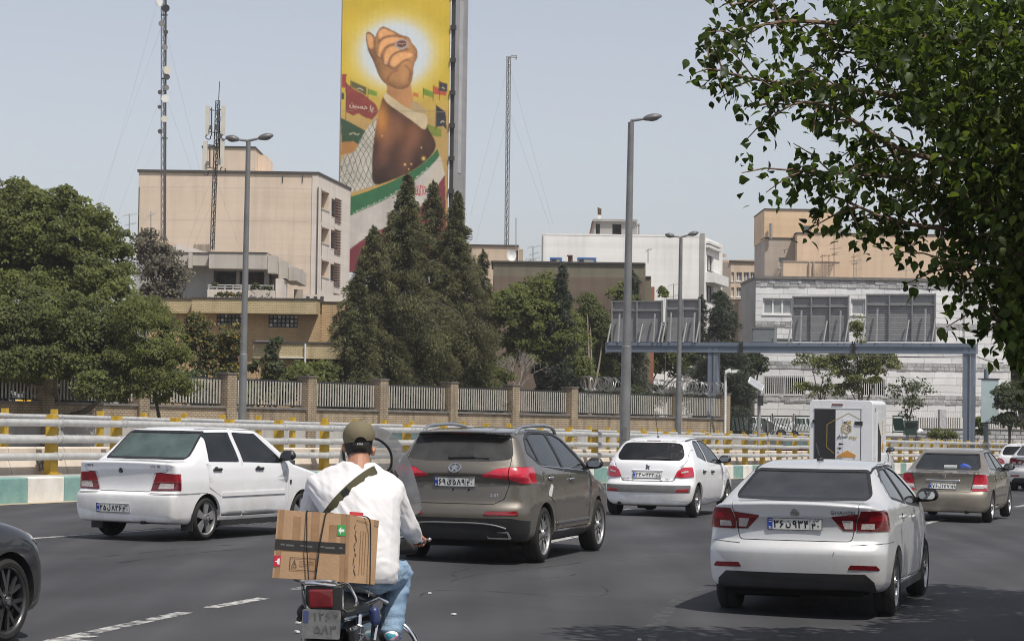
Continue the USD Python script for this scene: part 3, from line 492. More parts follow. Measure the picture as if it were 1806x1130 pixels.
# ================================================================ ground, road, kerbs
def UP(u, p, z=0.0):
    """road coordinates: u along, p across (to the right); z above the ground."""
    q = RD * u + RN * p; return np.array([q[0], q[1], float(GZ(q[0], q[1])) + z])
def sheet(us, ps, z):
    U, V = np.meshgrid(us, ps, indexing='ij'); x, y = U * RD[0] + V * RN[0], U * RD[1] + V * RN[1]
    v = np.stack([x, y, GZ(x, y) + z], -1).reshape(-1, 3); n = len(ps); i, j = np.meshgrid(np.arange(len(us) - 1), np.arange(n - 1), indexing='ij')
    q = np.stack([i * n + j, i * n + j + 1, (i + 1) * n + j + 1, (i + 1) * n + j], -1).reshape(-1, 4)[:, ::-1]
    return trimesh.Trimesh(v, np.vstack([q[:, [0, 1, 2]], q[:, [0, 2, 3]]]), process=False)
def asphalt(name, c, spots=0.6):
    nodes = {'g': ('geometry', {}), 'a': ('noise_texture', {'scale': 0.5, 'detail': 5.0, 'roughness': .6}), 'st': ('mapping', {'rotation': (0, 0, math.radians(22)), 'scale': (1.2, .06, 1)}), 'b': ('noise_texture', {'scale': 1.0, 'detail': 4.0}),
             'f': ('noise_texture', {'scale': 95.0, 'detail': 3.0, 'roughness': .7}), 'w': ('voronoi_texture', {'scale': 26.0}), 'wr': ('rgb_ramp', {'ramp': [(0.0, (1, 1, 1)), (0.035, (1, 1, 1)), (0.05, (0, 0, 0)), (1, (0, 0, 0))]}), 'wn': ('white_noise_texture', {}), 'wm': ('math', {'math_type': 'greater_than', 'value2': .93}), 'ww': ('mix_color', {'blend_type': 'multiply', 'fac': 1.0}),
             'r1': ('rgb_ramp', {'ramp': [(.3, tuple(np.array(c) * .80)), (.7, tuple(np.array(c) * 1.15))]}), 'r2': ('rgb_ramp', {'ramp': [(.3, (.70, .70, .71)), (.7, (1.22, 1.22, 1.2))]}), 'r3': ('rgb_ramp', {'ramp': [(.25, (.6, .6, .6)), (.75, (1.4, 1.4, 1.4))]}),
             'm1': ('mix_color', {'blend_type': 'multiply', 'fac': 1.0}), 'm2': ('mix_color', {'blend_type': 'multiply', 'fac': .8}), 'dp': ('vector_math', {'math_type': 'dot_product', 'vector2': tuple(RN * 3.55)}), 'sn': ('math', {'math_type': 'sine'}), 'sw': ('map_range', {'from_min': -1, 'from_max': 1, 'to_min': .88, 'to_max': 1.10}), 'm4': ('mix_color', {'blend_type': 'multiply', 'fac': 1.0}), 'm3': ('mix_color', {'fac': 0.0, 'b': (.30, .30, .29)}), 'bp': ('bump', {'strength': .25, 'distance': .01}), 'p': ('principled_bsdf', {'roughness': .78, 'specular_ior_level': .35})}
    L = [('g.position', 'a.vector'), ('g.position', 'st.vector'), ('st.vector', 'b.vector'), ('g.position', 'f.vector'), ('g.position', 'w.vector'), ('a.fac', 'r1.fac'), ('b.fac', 'r2.fac'), ('f.fac', 'r3.fac'), ('r1.color', 'm1.a'), ('r2.color', 'm1.b'), ('g.position', 'dp.vector1'), ('dp.value', 'sn.value1'), ('sn.value', 'sw.value'), ('m1.result', 'm4.a'), ('sw.result', 'm4.b'), ('m4.result', 'm2.a'), ('r3.color', 'm2.b'),
         ('w.distance', 'wr.fac'), ('w.position', 'wn.vector'), ('wn.value', 'wm.value1'), ('wr.color', 'ww.a'), ('wm.value', 'ww.b'), ('ww.result', 'm3.fac'), ('m2.result', 'm3.a'), ('m3.result', 'p.base_color'), ('f.fac', 'bp.height'), ('bp.normal', 'p.normal')]
    return usdkit.material(stage, '/World/Looks/' + name, nodes, L, surface='p.BSDF')
A_ROAD = asphalt('worn_asphalt', (.046, .046, .0505))
A_EARTH = mat('dusty_ground', (.17, .15, .12), .95, var=.25, scale=.4)
A_CONC = mat('grey_concrete', (.34, .325, .30), .85, var=.22, scale=1.3, bump=.2)
A_PAVE = mat('pavement_concrete', (.30, .285, .26), .85, var=.2, scale=2)
# the front guard rail's line, the kerb and everything else along the road hang on these
A0 = P(0, 760, 46.7); PR = float(A0[:2] @ RN[:2]); UR = float(A0[:2] @ RD[:2])      # p of the front rail, u at the left picture edge
K0 = G(0, 888); PK = float(K0[:2] @ RN[:2])                                          # kerb face
B0 = P(8, 760, 66.0); PB = float(B0[:2] @ RN[:2]); UB = float(B0[:2] @ RD[:2])
solo('ground', sheet(np.r_[-2500, -600, -100, np.arange(-20, 190, 6.0), 260, 500, 1200, 3500], np.r_[-2500, -900, -300, -120, -80, -60, -40, -20, -13, -10, -6, -2, 10, 60, 400, 1500], -.02), A_EARTH, kind='structure', label='dusty ground beyond the roads')
solo('road', sheet(np.arange(-24, 330, 2.5), np.r_[PK - .02, np.linspace(PK + .3, -1.0, 12)], -.008), A_ROAD, kind='structure', label='grey asphalt carriageway with worn lane markings')
solo('opposite_road', sheet(np.arange(-24, 330, 5.0), np.linspace(PB + .8, PR - 1.1, 6), -.008), A_ROAD, kind='structure', label='opposite carriageway behind the guard rail')
solo('right_pavement', cat([sheet(np.arange(-24, 330, 5.0), [-1.0, 6], .14), sheet(np.arange(-24, 330, 5.0), [-1.002, -1.0], .14)]), A_PAVE, kind='structure', label='pavement at the right edge of the road')
# gutter strip of dust at the foot of the kerb
solo('gutter', sheet(np.arange(-24, 200, 2.0), [PK - .01, PK + .32], -.003), mat('gutter_dust', (.36, .29, .20), .95, var=.25, scale=2.5), kind='structure', label='dusty tan gutter at the foot of the painted kerb')
def worn(name, c, lo, hi, scale=9.0, streak=0.0):
    nodes = {'g': ('geometry', {}), 'n': ('noise_texture', {'scale': scale, 'detail': 7.0, 'roughness': .72}), 'r': ('rgb_ramp', {'ramp': [(lo, (0, 0, 0)), (hi, (1, 1, 1))]}), 't': ('transparent_bsdf', {}), 'p': ('principled_bsdf', {'base_color': c, 'roughness': .8}), 'm': ('mix_closure', {})}
    return usdkit.material(stage, '/World/Looks/' + name, nodes, [('g.position', 'n.vector'), ('n.fac', 'r.fac'), ('r.color', 'm.fac'), ('t.BSDF', 'm.closure1'), ('p.BSDF', 'm.closure2')], surface='m.closure')
W_PAINT = worn('worn_road_paint', (.50, .50, .48), .40, .58); W_THIN = worn('faded_road_paint', (.42, .42, .41), .42, .60, 6.0)
def strip(pts, w, z=0.0, mat_=None):
    """a flat ribbon on the road through ground points."""
    p = np.asarray(pts, float); t = np.gradient(p[:, :2], axis=0); t /= np.linalg.norm(t, axis=1, keepdims=True); nrm = np.stack([t[:, 1], -t[:, 0]], 1); w = np.broadcast_to(np.asarray(w, float), (len(p),))[:, None]
    a, b = p[:, :2] - nrm * w / 2, p[:, :2] + nrm * w / 2; k = len(p)
    v = np.vstack([np.c_[a, GZ(a[:, 0], a[:, 1]) + z], np.c_[b, GZ(b[:, 0], b[:, 1]) + z]]); i = np.arange(k - 1)
    return trimesh.Trimesh(v, np.vstack([np.stack([i, k + i, k + i + 1], 1), np.stack([i, k + i + 1, i + 1], 1)]), process=False)
def gline(p0, p1, n=8): a, b = G(*p0), G(*p1); return [a + (b - a) * t for t in np.linspace(0, 1, n)]
for (p0, p1, w, m_, lab) in (((370, 1070), (465, 1053), .14, W_PAINT, 'short white lane dash left of the motorcycle'), ((85, 1130), (327, 1078), .15, W_THIN, 'long faded white lane dash in the left foreground'), ((30, 950), (520, 917), .13, W_PAINT, 'white lane line under the white saloon car on the left'),
                         ((955, 957), (1022, 944), .13, W_PAINT, 'white lane dash under the bronze estate car'), ((1620, 925), (1668, 914), .13, W_PAINT, 'white lane dash behind the beige saloon car'), ((1793, 893), (1830, 885), .13, W_PAINT, 'white lane dash at the right picture edge'), ((520, 1038), (575, 1026), .12, W_THIN, 'faded white lane dash beside the carton'), ((1075, 905), (1110, 896), .12, W_THIN, 'faded white lane dash behind the white hatchback')):
    solo('lane_marking', strip(gline(p0, p1, 12), w, -.004), m_, lab, 'lane marking', kind='structure')
solo('lane_arrow', cat([strip(gline((108, 1128), (165, 1119), 4), .12, -.003), strip(gline((120, 1131), (150, 1127), 4), .3, -.0035)]), W_THIN, 'worn white road arrow cut by the bottom picture edge', 'lane marking', kind='structure')
TAR = worn('tar_seam', (.026, .026, .028), .44, .66, 3.0); SCUFF = worn('pale_scuff', (.085, .085, .087), .45, .70, 7.0)
for pts, w, m_ in (([(795, 1025), (870, 1008), (945, 1000), (1040, 985)], .04, TAR), ([(830, 1000), (880, 1020), (960, 1018), (1010, 1008)], .03, TAR), ([(740, 1052), (850, 1040), (940, 1046), (1060, 1030)], .03, TAR), ([(130, 985), (260, 972), (420, 958)], .05, TAR), ([(210, 990), (330, 975), (480, 962)], .05, TAR),
                 ([(1140, 1128), (1160, 1095), (1190, 1062), (1245, 1035)], .16, SCUFF), ([(1000, 1000), (1100, 985), (1210, 975)], .1, SCUFF), ([(1650, 985), (1730, 975), (1806, 962)], .06, SCUFF)):
    solo('road_seam', strip(spline([G(*q) for q in pts], 20), w, -.0055), m_, kind='structure', label='tar seam or tyre scuff on the asphalt')
LITTER = mat('paper_scrap', (.7, .7, .68), .8)
for i, (x, y, lab) in enumerate([(1128, 1128, 'pale scrap of litter at the bottom edge left of the near white car'), (526, 1098, 'upper of two white litter specks left of the motorcycle plate'), (524, 1114, 'lower of two white litter specks left of the motorcycle plate'), (758, 1046, 'white litter speck on the asphalt just right of the rider'), (800, 1083, 'white litter speck farther right of the engine guard')]):
    g = G(x, y); solo('litter_scrap', bx(g + [0, 0, .006], (.03 + .015 * (i % 3), .03, .012), rotz(i)), LITTER, lab, 'litter', 'litter scraps on the road')
# painted kerb: one block after another, teal and white
KT = mat('teal_kerb_paint', (.125, .26, .235), .75, c2=(.22, .345, .32), scale=3.5, bump=.2); KW = mat('white_kerb_paint', (.56, .53, .47), .8, c2=(.70, .68, .64), scale=3.0, bump=.2)
def round_block(l, w, h, r=.03):
    b = Polygon([(0, 0), (w, 0), (w, h), (0, h)]).buffer(-r).buffer(r, 3); m = prism(b, l); m.apply_transform(np.array([[0, 0, 1, 0], [1, 0, 0, 0], [0, 1, 0, 0], [0, 0, 0, 1.0]])); return m   # x along, y across, z up
def kerb(label, p_face, u0, u1, h, phase, depth, side, seg=1.2, group=None):
    t = thing('painted_kerb', label, 'kerb', UP(u0, p_face))
    n = int((u1 - u0) / seg)
    for k in range(n):
        a, b = UP(u0 + k * seg, p_face), UP(u0 + (k + 1) * seg, p_face); ax = b - a; l = np.linalg.norm(ax)
        m = round_block(l - .012, depth, h + .06 + .012 * rng.random()); m.apply_translation([.006, 0, -.06]); m.apply_transform(frame(a, ax)); part(t, 'kerb_block', m, (KT, KW)[(k + phase) % 2])
    return t
uk0 = float(G(56, 886)[:2] @ RD[:2])
kerb('teal and white painted concrete kerb along the guard rail', PK, uk0 - 1.2 * 9, uk0 + 1.2 * 96, .45, 0, .32, 1)
solo('median_strip', cat([sheet(np.arange(-24, 200, 2.5), [PR - 1.1, PK - .25], .40), sheet(np.arange(-24, 200, 2.5), [PR - 1.1, PR - 1.102], .40)]), A_CONC, kind='structure', label='raised dusty concrete strip under the guard rail')
# ---------------------------------------------------------------- guard rails
YEL = mat('yellow_post_paint', (.36, .22, .015), .6, c2=(.52, .34, .03), scale=4, bump=.15); PIPE = mat('galvanised_pipe', (.34, .34, .335), .5, metal=.2, c2=(.46, .46, .45), scale=5, streak=False); DARKR = mat('dark_band', (.10, .10, .10), .6)
def guard_rail(label, p, u_first, n, hs, post_h, base, pw, pr, span=2.47, block=0.0):
    t = thing('guard_rail', label, 'guard rail', UP(u_first, p, base))
    for k in range(n):
        a, b = UP(u_first + k * span, p), UP(u_first + (k + 1) * span, p)
        jz = .012 * rng.standard_normal()
        post = Polygon([(-pw * .66, base), (pw * .5, base), (pw * .42, post_h), (-pw * .42, post_h)]); m = prism(post, .16); m.apply_transform(np.array([[1, 0, 0, 0], [0, 0, 1, -.08], [0, 1, 0, 0], [0, 0, 0, 1.0]]))
        fl = bx((0, -.085, (base + post_h) / 2), (pw * 1.0, .02, post_h - base - .02)); mm = cat([m, bx((-.02, 0, base + .012), (pw * 1.6, .3, .024))]); mm.apply_transform(frame(a + [0, 0, jz], RD)); part(t, 'post', mm, YEL)
        for h in hs:
            o = RN * (.08 + pr); q0, q1 = a + o + [0, 0, h + jz], b + o + [0, 0, h]
            pp = part(t, 'pipe', bar(q0, q1, pr, 12), PIPE, 60)
            d = (q1 - q0) / np.linalg.norm(q1 - q0)
            for e in (-.10, .10): part(pp, 'coupling', tube([q0 + d * (e - .02), q0 + d * (e + .02)], pr + .014, 12), PIPE, 40)
    return t
uf = float(P(93, 760, 48.4)[:2] @ RD[:2])
guard_rail('near guard rail with yellow posts and three thick grey pipes', PR, uf - 2.47 * 3, 58, (1.445, 1.11, .77), 1.61, .40, .24, .074)
ub = float(P(8, 760, 66.0)[:2] @ RD[:2])
guard_rail('far guard rail with slim yellow posts beyond the opposite carriageway', PB, ub - 2.47 * 2, 44, (1.64, 1.06), 1.86, .62, .17, .07)
kerb('teal and white painted kerb under the far guard rail', PB + .75, ub - 2, ub + 86, .62, 1, .3, 1, 2.4)
solo('far_median_strip', sheet(np.arange(20, 200, 5.0), [PB - 1.2, PB + .5], .60), A_CONC, kind='structure', label='raised concrete strip under the far guard rail')
# concrete barrier blocks behind the near rail
CB = mat('beige_barrier_concrete', (.46, .40, .33), .85, c2=(.60, .53, .45), scale=1.6, bump=.2, streak=True)
t = thing('concrete_barrier', 'row of beige concrete barrier blocks behind the near guard rail', 'barrier', UP(uf - 6, PR - .55, .38))
for k in range(118):
    a = UP(uf - 6 + k * 1.02, PR - .55, .38); pr_ = Polygon([(-.22, 0), (.22, 0), (.20, .12), (.13, .30), (.12, .54), (.06, .57), (-.06, .57), (-.12, .54), (-.13, .30), (-.20, .12)])
    m = prism(pr_, 1.0); m.apply_transform(np.array([[0, 0, 1, 0], [1, 0, 0, 0], [0, 1, 0, 0], [0, 0, 0, 1.0]])); m.apply_transform(frame(a, UP(uf - 6 + (k + 1) * 1.02, PR - .55, .38) - a)); part(t, 'barrier_block', m, CB)
fp = P(14, 822, 49.0); q = UP(float(fp[:2] @ RD[:2]), PR - .33, .66)      # flower emblem on one block
fl = union_all([affinity.rotate(affinity.scale(Point(.11, 0).buffer(.1, 10), 1, .62).difference(affinity.scale(Point(.11, 0).buffer(.078, 10), 1, .55)), a, origin=(0, 0)) for a in range(0, 360, 60)])
part(t, 'flower_emblem', flat_text(fl, RD, (0, 0, 1), q, .012), DARKR)
# ---------------------------------------------------------------- street lamps
STEEL = mat('grey_lamp_steel', (.125, .128, .13), .5, metal=.2, c2=(.19, .192, .195), scale=1.5); LAMPW = mat('lamp_housing', (.10, .10, .10), .45, var=.1); LENS = mat('lamp_lens_dark', (.06, .06, .06), .3)
def street_lamp(label, base, top_px, top_py, d, arms, r0=.15, r1=.085, grp=None):
    b = np.asarray(base, float); top = P(top_px, top_py, d); t = thing('street_lamp', label, 'street lamp', b)
    h = top[2] - b[2]; part(t, 'pole', tube([b, b + (top - b) * .35, b + (top - b) * .352, top], [r0, r0 * .92, r0 * .78, r1], 14), STEEL, 40)
    part(t, 'base_plate', bx(b + [0, 0, .02], (.5, .5, .05)), STEEL); part(t, 'access_door', bx(b + [0, -r0 * .96, 1.1], (.12, .03, .4)), LAMPW)
    for dx, dz, l, tilt in arms:                                    # end of the head in pixels relative to the pole's top
        e = P(top_px + dx * .42, top_py + dz * .55, d); e2 = P(top_px + dx, top_py + dz, d); ar = part(t, 'arm', tube([top + [0, 0, -.05], top + [0, 0, .05], e], [.05, .05, .04], 8), STEEL, 40)
        ax = e2 - e; L_ = np.linalg.norm(ax); Mx = frame(e, ax, (0, 1, 0) if dx < 0 else (0, 1, 0))
        segs = np.linspace(0, 1, 14); w = np.array([math.sin(math.pi * min(1, max(.0, s * .86 + .10))) ** .6 for s in segs]); prof = []
        up, lo = 40, 0
        ringv = []
        for s_, w_ in zip(segs, w):
            a = np.linspace(0, 2 * np.pi, 14, endpoint=False); ringv.append(np.stack([np.full(14, s_ * L_), np.cos(a) * .19 * w_, np.where(np.sin(a) > 0, np.sin(a) * .13, np.sin(a) * .10) * w_], 1))
        v = np.array(ringv); n_ = 14; i, j = np.meshgrid(np.arange(13), np.arange(14), indexing='ij'); j2 = (j + 1) % 14
        q_ = np.stack([i * n_ + j, (i + 1) * n_ + j, (i + 1) * n_ + j2, i * n_ + j2], -1).reshape(-1, 4); hd = trimesh.Trimesh(v.reshape(-1, 3), np.vstack([q_[:, [0, 1, 2]], q_[:, [0, 2, 3]]]), process=False)
        flip = np.diag([1, 1, 1, 1.0]);
        if Mx[2, 2] < 0: flip = np.diag([1, -1, -1, 1.0])
        hd.apply_transform(Mx @ flip); hp = part(t, 'lamp_head', hd, LAMPW, 50)
        ln = tri(Manifold.sphere(1, 20).scale([L_ * .33, .15, .07])); ln.apply_translation([L_ * .52, 0, -.05]); ln.apply_transform(Mx @ flip); part(hp, 'lens', ln, LENS, 50)
    return t
street_lamp('twin headed grey street lamp on the left in front of the beige building', on(427, 84, .0), 438, 251, 84, [(-40, -8, 1, 0), (44, -12, 1, 0)])
street_lamp('tall single headed street lamp standing before the white hatchback', on(1102, 77, .40), 1113, 216, 77, [(54, -11, 1, 0)], .175, .10)
street_lamp('smaller twin headed street lamp between the gantry and the tall lamp', on(1196, 121, .3), 1201, 420, 121, [(-28, -6, 1, 0), (31, -10, 1, 0)], .16, .09)
# ================================================================ the brick fence wall
def brick_mat(name, ax, c1, c2, mortar, bw=.25, rh=.085, ms=.012, var=.25, stain=0.0):
    ax = np.asarray(ax, float)
    nodes = {'g': ('geometry', {}), 'd': ('vector_math', {'math_type': 'dot_product', 'vector2': tuple(ax)}), 's': ('separate_xyz', {}), 'c': ('combine_xyz', {}),
             'b': ('brick_texture', {'color1': c1, 'color2': c2, 'mortar': mortar, 'scale': 1.0, 'mortar_size': ms, 'mortar_smooth': .2, 'bias': -.1, 'brick_width': bw, 'row_height': rh}),
             'n': ('noise_texture', {'scale': .9, 'detail': 6.0, 'roughness': .65}), 'r': ('rgb_ramp', {'ramp': [(.3, (1 - var, 1 - var, 1 - var)), (.7, (1 + var * .4, 1 + var * .4, 1 + var * .4))]}), 'mx': ('mix_color', {'blend_type': 'multiply', 'fac': 1.0}),
             'sm': ('mapping', {'scale': (2.2, 2.2, .16)}), 'sn': ('noise_texture', {'scale': 1.0, 'detail': 5.0}), 'sr': ('rgb_ramp', {'ramp': [(.50, (1, 1, 1)), (.72, (1 - stain, 1 - stain, 1 - stain))]}), 'm2': ('mix_color', {'blend_type': 'multiply', 'fac': 1.0}),
             'bp': ('bump', {'strength': .6, 'distance': .012, 'invert': True}), 'p': ('principled_bsdf', {'roughness': .85, 'specular_ior_level': .25})}
    L = [('g.position', 'd.vector1'), ('g.position', 's.vector'), ('d.value', 'c.x'), ('s.z', 'c.y'), ('c.vector', 'b.vector'), ('g.position', 'n.vector'), ('n.fac', 'r.fac'), ('b.color', 'mx.a'), ('r.color', 'mx.b'), ('g.position', 'sm.vector'), ('sm.vector', 'sn.vector'), ('sn.fac', 'sr.fac'), ('mx.result', 'm2.a'), ('sr.color', 'm2.b'), ('m2.result', 'p.base_color'), ('b.fac', 'bp.height'), ('bp.normal', 'p.normal')]
    _mats[name] = usdkit.material(stage, '/World/Looks/' + name, nodes, L, surface='p.BSDF'); return _mats[name]
W0, W1 = P(0, 706, 94.0), P(1283, 737, 143.0)
WD = (W1 - W0) * [1, 1, 0]; WD /= np.linalg.norm(WD); WNn = np.array([WD[1], -WD[0], 0])       # wall direction; normal towards us
def wall_t(px):                                                    # distance along the wall under a pixel column
    r = ray(px, 720); A = np.array([[WD[0], -r[0]], [WD[1], -r[1]]]); return float(np.linalg.solve(A, -W0[:2])[0])
TW = wall_t(1283)
def WP(t_, z=0.0, off=0.0):
    q = W0 + WD * t_ + WNn * off; k = t_ / TW; return np.array([q[0], q[1], 0]), W0[2] + (W1[2] - W0[2]) * k, (P(0, 650, 94)[2] - W0[2]) + ((P(1283, 700, 143)[2] - W1[2]) - (P(0, 650, 94)[2] - W0[2])) * k
BRICK = brick_mat('buff_brick', WD, (.41, .33, .225), (.34, .265, .18), (.21, .17, .125), .26, .10, .020, .22, .45)
BRICK_P = brick_mat('buff_brick_pillar', WD + WNn, (.39, .31, .215), (.32, .25, .17), (.19, .155, .115), .26, .10, .020, .25, .5)
PLASTER = mat('stained_grey_plaster', (.26, .25, .235), .9, c2=(.42, .405, .38), scale=2.0, streak=True, bump=.15); CAP = mat('dark_coping', (.14, .13, .12), .85, var=.3, scale=3); IRON = mat('black_iron', (.02, .02, .021), .55, var=.2); BARW = mat('pale_fence_bar', (.32, .305, .27), .6, c2=(.46, .44, .40), scale=3)
cols = [-260, -110, 76, 245, 399, 541, 668, 792, 901, 1005, 1097, 1190, 1275]; ts = [wall_t(c) for c in cols]
fence = thing('brick_fence_wall', 'long buff brick wall with brick pillars and pale barred fence panels', 'fence wall', [W0[0], W0[1], 0])
gw = -1.4
for k in range(len(ts) - 1):
    t0, t1 = ts[k], ts[k + 1]; b0, c0, h0 = WP(t0); b1, c1, h1 = WP(t1); cm = (c0 + c1) / 2; hm = (h0 + h1) / 2
    def seg(z0a, z0b, z1a, z1b, thick, off=0.0, ta=t0, tb=t1):
        o = WNn * off; a, b = WP(ta)[0] + o, WP(tb)[0] + o; n = WNn * thick / 2
        v = np.array([a - n + [0, 0, z0a], a + n + [0, 0, z0a], b + n + [0, 0, z0b], b - n + [0, 0, z0b], a - n + [0, 0, z1a], a + n + [0, 0, z1a], b + n + [0, 0, z1b], b - n + [0, 0, z1b]])
        return trimesh.Trimesh(v, [[0, 2, 1], [0, 3, 2], [4, 5, 6], [4, 6, 7], [0, 1, 5], [0, 5, 4], [1, 2, 6], [1, 6, 5], [2, 3, 7], [2, 7, 6], [3, 0, 4], [3, 4, 7]], process=False)
    part(fence, 'lower_wall', seg(c0 - .85, c1 - .85, c0 - .10, c1 - .10, .36), BRICK); part(fence, 'wall_base', seg(gw, gw, c0 - .852, c1 - .852, .42), PLASTER)
    part(fence, 'coping', seg(c0 - .098, c1 - .098, c0 + .0, c1 + .0, .52), CAP)
    pn = sub(fence, 'fence_panel', (0, 0, 0)); pn.loc = fence.loc
    e = .42; ta, tb = t0 + e, t1 - e
    f = lambda t_: (WP(t_)[1], WP(t_)[2])
    for zo, hh in ((.06, .07), (None, .08)):
        (ca, ha), (cb, hb) = f(ta), f(tb); za, zb = (ca + zo, cb + zo) if zo else (ca + ha - .10, cb + hb - .10)
        part(pn, 'rail', seg(za, zb, za + hh, zb + hh, .07, 0, ta, tb), IRON)
    n = 24
    for i in range(n):
        tt = ta + (tb - ta) * (i + .5) / n; q = WP(tt)[0]; c_, h_ = f(tt); jb = .015 * rng.standard_normal()
        part(pn, 'bar', bx([q[0] - WNn[0] * -.05, q[1] + WNn[1] * .05, c_ + .12 + (h_ - .24) / 2], (.062, .035, h_ - .2), rotz(math.atan2(WD[1], WD[0]) + jb)), BARW)
for tt in ts:
    q, c_, h_ = WP(tt); w = .62; m = bx((0, 0, (gw + c_ + h_ + .16) / 2), (w, .66, c_ + h_ + .16 - gw)); m.apply_transform(frame([q[0], q[1], 0], WD)); pl = part(fence, 'pillar', m, BRICK_P)
    m = bx((0, 0, c_ + h_ + .19), (w + .08, .74, .06)); m.apply_transform(frame([q[0], q[1], 0], WD)); part(pl, 'pillar_cap', m, CAP)
# coils of barbed wire on the right part of the wall
WIRE = mat('bright_barbed_wire', (.25, .25, .25), .4, metal=.6)
for a, b, lab in ((1030, 1092, 'coil of barbed wire on the fence left of the tall lamp'), (1150, 1275, 'long coil of barbed wire on the fence beside the gantry post')):
    ta, tb = wall_t(a), wall_t(b); q = WP(ta); t = thing('barbed_wire', lab, 'barbed wire', [q[0][0], q[0][1], q[1] + q[2]])
    for ph in (0, 2.1, 4.2):
        n = int((tb - ta) / .42) * 16; pts = []
        for i in range(n):
            tt = ta + (tb - ta) * i / n; qq, c_, h_ = WP(tt); an = i * 2 * np.pi / 16 + ph; r_ = .36 + .05 * math.sin(i * .7)
            pts.append(qq + WD * .22 * math.sin(an * .5) + WNn * r_ * math.cos(an) + [0, 0, c_ + h_ + .46 + r_ * math.sin(an)])
        part(t, 'wire_coil', tube(pts, .014, 4, False), WIRE)
    for i in range(int((tb - ta) / 2) + 1):
        qq, c_, h_ = WP(ta + i * 2); part(t, 'bracket', bar(qq + [0, 0, c_ + h_ - .1], qq + [0, 0, c_ + h_ + .5], .025, 6), IRON)
# ================================================================ buildings
def render_mat(name, c, var=.10, stain=.25, scale=.35, bump=.12, crack=False):
    """weathered render: soft patches, vertical streaks and fine relief."""
    c = np.array(c)
    nodes = {'g': ('geometry', {}), 'n': ('noise_texture', {'scale': scale, 'detail': 7.0, 'roughness': .62}), 'r': ('rgb_ramp', {'ramp': [(.28, tuple(c * (1 - var))), (.72, tuple(c * (1 + var * .5)))]}),
             'sm': ('mapping', {'scale': (1.6, 1.6, .10)}), 'sn': ('noise_texture', {'scale': 1.0, 'detail': 6.0, 'roughness': .6}), 'sr': ('rgb_ramp', {'ramp': [(.48, (1, 1, 1)), (.80, (1 - stain,) * 3)]}), 'm': ('mix_color', {'blend_type': 'multiply', 'fac': 1.0}),
             'hm': ('mapping', {'scale': (.03, .03, 1.6)}), 'hn': ('noise_texture', {'scale': 1.0, 'detail': 3.0}), 'hr': ('rgb_ramp', {'ramp': [(.4, (1, 1, 1)), (.8, (.88, .88, .87))]}), 'm2': ('mix_color', {'blend_type': 'multiply', 'fac': 1.0}),
             'bn': ('noise_texture', {'scale': 14.0, 'detail': 5.0}), 'bp': ('bump', {'strength': bump, 'distance': .03}), 'p': ('principled_bsdf', {'roughness': .9, 'specular_ior_level': .2})}
    L = [('g.position', 'n.vector'), ('n.fac', 'r.fac'), ('g.position', 'sm.vector'), ('sm.vector', 'sn.vector'), ('sn.fac', 'sr.fac'), ('r.color', 'm.a'), ('sr.color', 'm.b'), ('g.position', 'hm.vector'), ('hm.vector', 'hn.vector'), ('hn.fac', 'hr.fac'), ('m.result', 'm2.a'), ('hr.color', 'm2.b'), ('m2.result', 'p.base_color'), ('g.position', 'bn.vector'), ('bn.fac', 'bp.height'), ('bp.normal', 'p.normal')]
    _mats[name] = usdkit.material(stage, '/World/Looks/' + name, nodes, L, surface='p.BSDF'); return _mats[name]
R_BEIGE = render_mat('beige_render', (.61, .50, .40), .10, .20); R_CREAM = render_mat('cream_render', (.60, .545, .49), .06, .2); R_CONC = render_mat('pale_concrete', (.46, .425, .38), .08, .25); R_GREYBLUE = render_mat('grey_concrete_wall', (.36, .36, .35), .06, .2)
R_OLIVE = render_mat('olive_render', (.17, .155, .115), .12, .25); R_BROWN = render_mat('brown_render', (.155, .12, .095), .10, .2); R_WHITE = render_mat('white_render', (.74, .73, .71), .08, .18); R_ROUGH = render_mat('bare_concrete', (.32, .31, .295), .15, .3)
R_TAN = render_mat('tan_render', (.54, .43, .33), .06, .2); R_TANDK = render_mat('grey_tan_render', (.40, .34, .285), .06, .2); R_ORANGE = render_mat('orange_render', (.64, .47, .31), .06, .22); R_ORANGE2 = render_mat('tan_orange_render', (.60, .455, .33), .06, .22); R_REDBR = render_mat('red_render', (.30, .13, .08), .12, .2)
DARKTR = mat('dark_roof_edge', (.055, .05, .045), .8, var=.2); PANE = glass_mat('window_pane', (.10, .11, .12), ior=1.7); PANE_L = mat('curtained_pane', (.20, .21, .22), .15, var=.25, scale=1.5, coat=.6); FRW = mat('white_window_frame', (.62, .62, .61), .5); DARKIN = mat('dark_interior', (.03, .028, .026), .9); METAL = mat('dull_metal', (.28, .28, .28), .5, metal=.5); RUST = mat('rusty_metal', (.13, .075, .05), .8, var=.4)
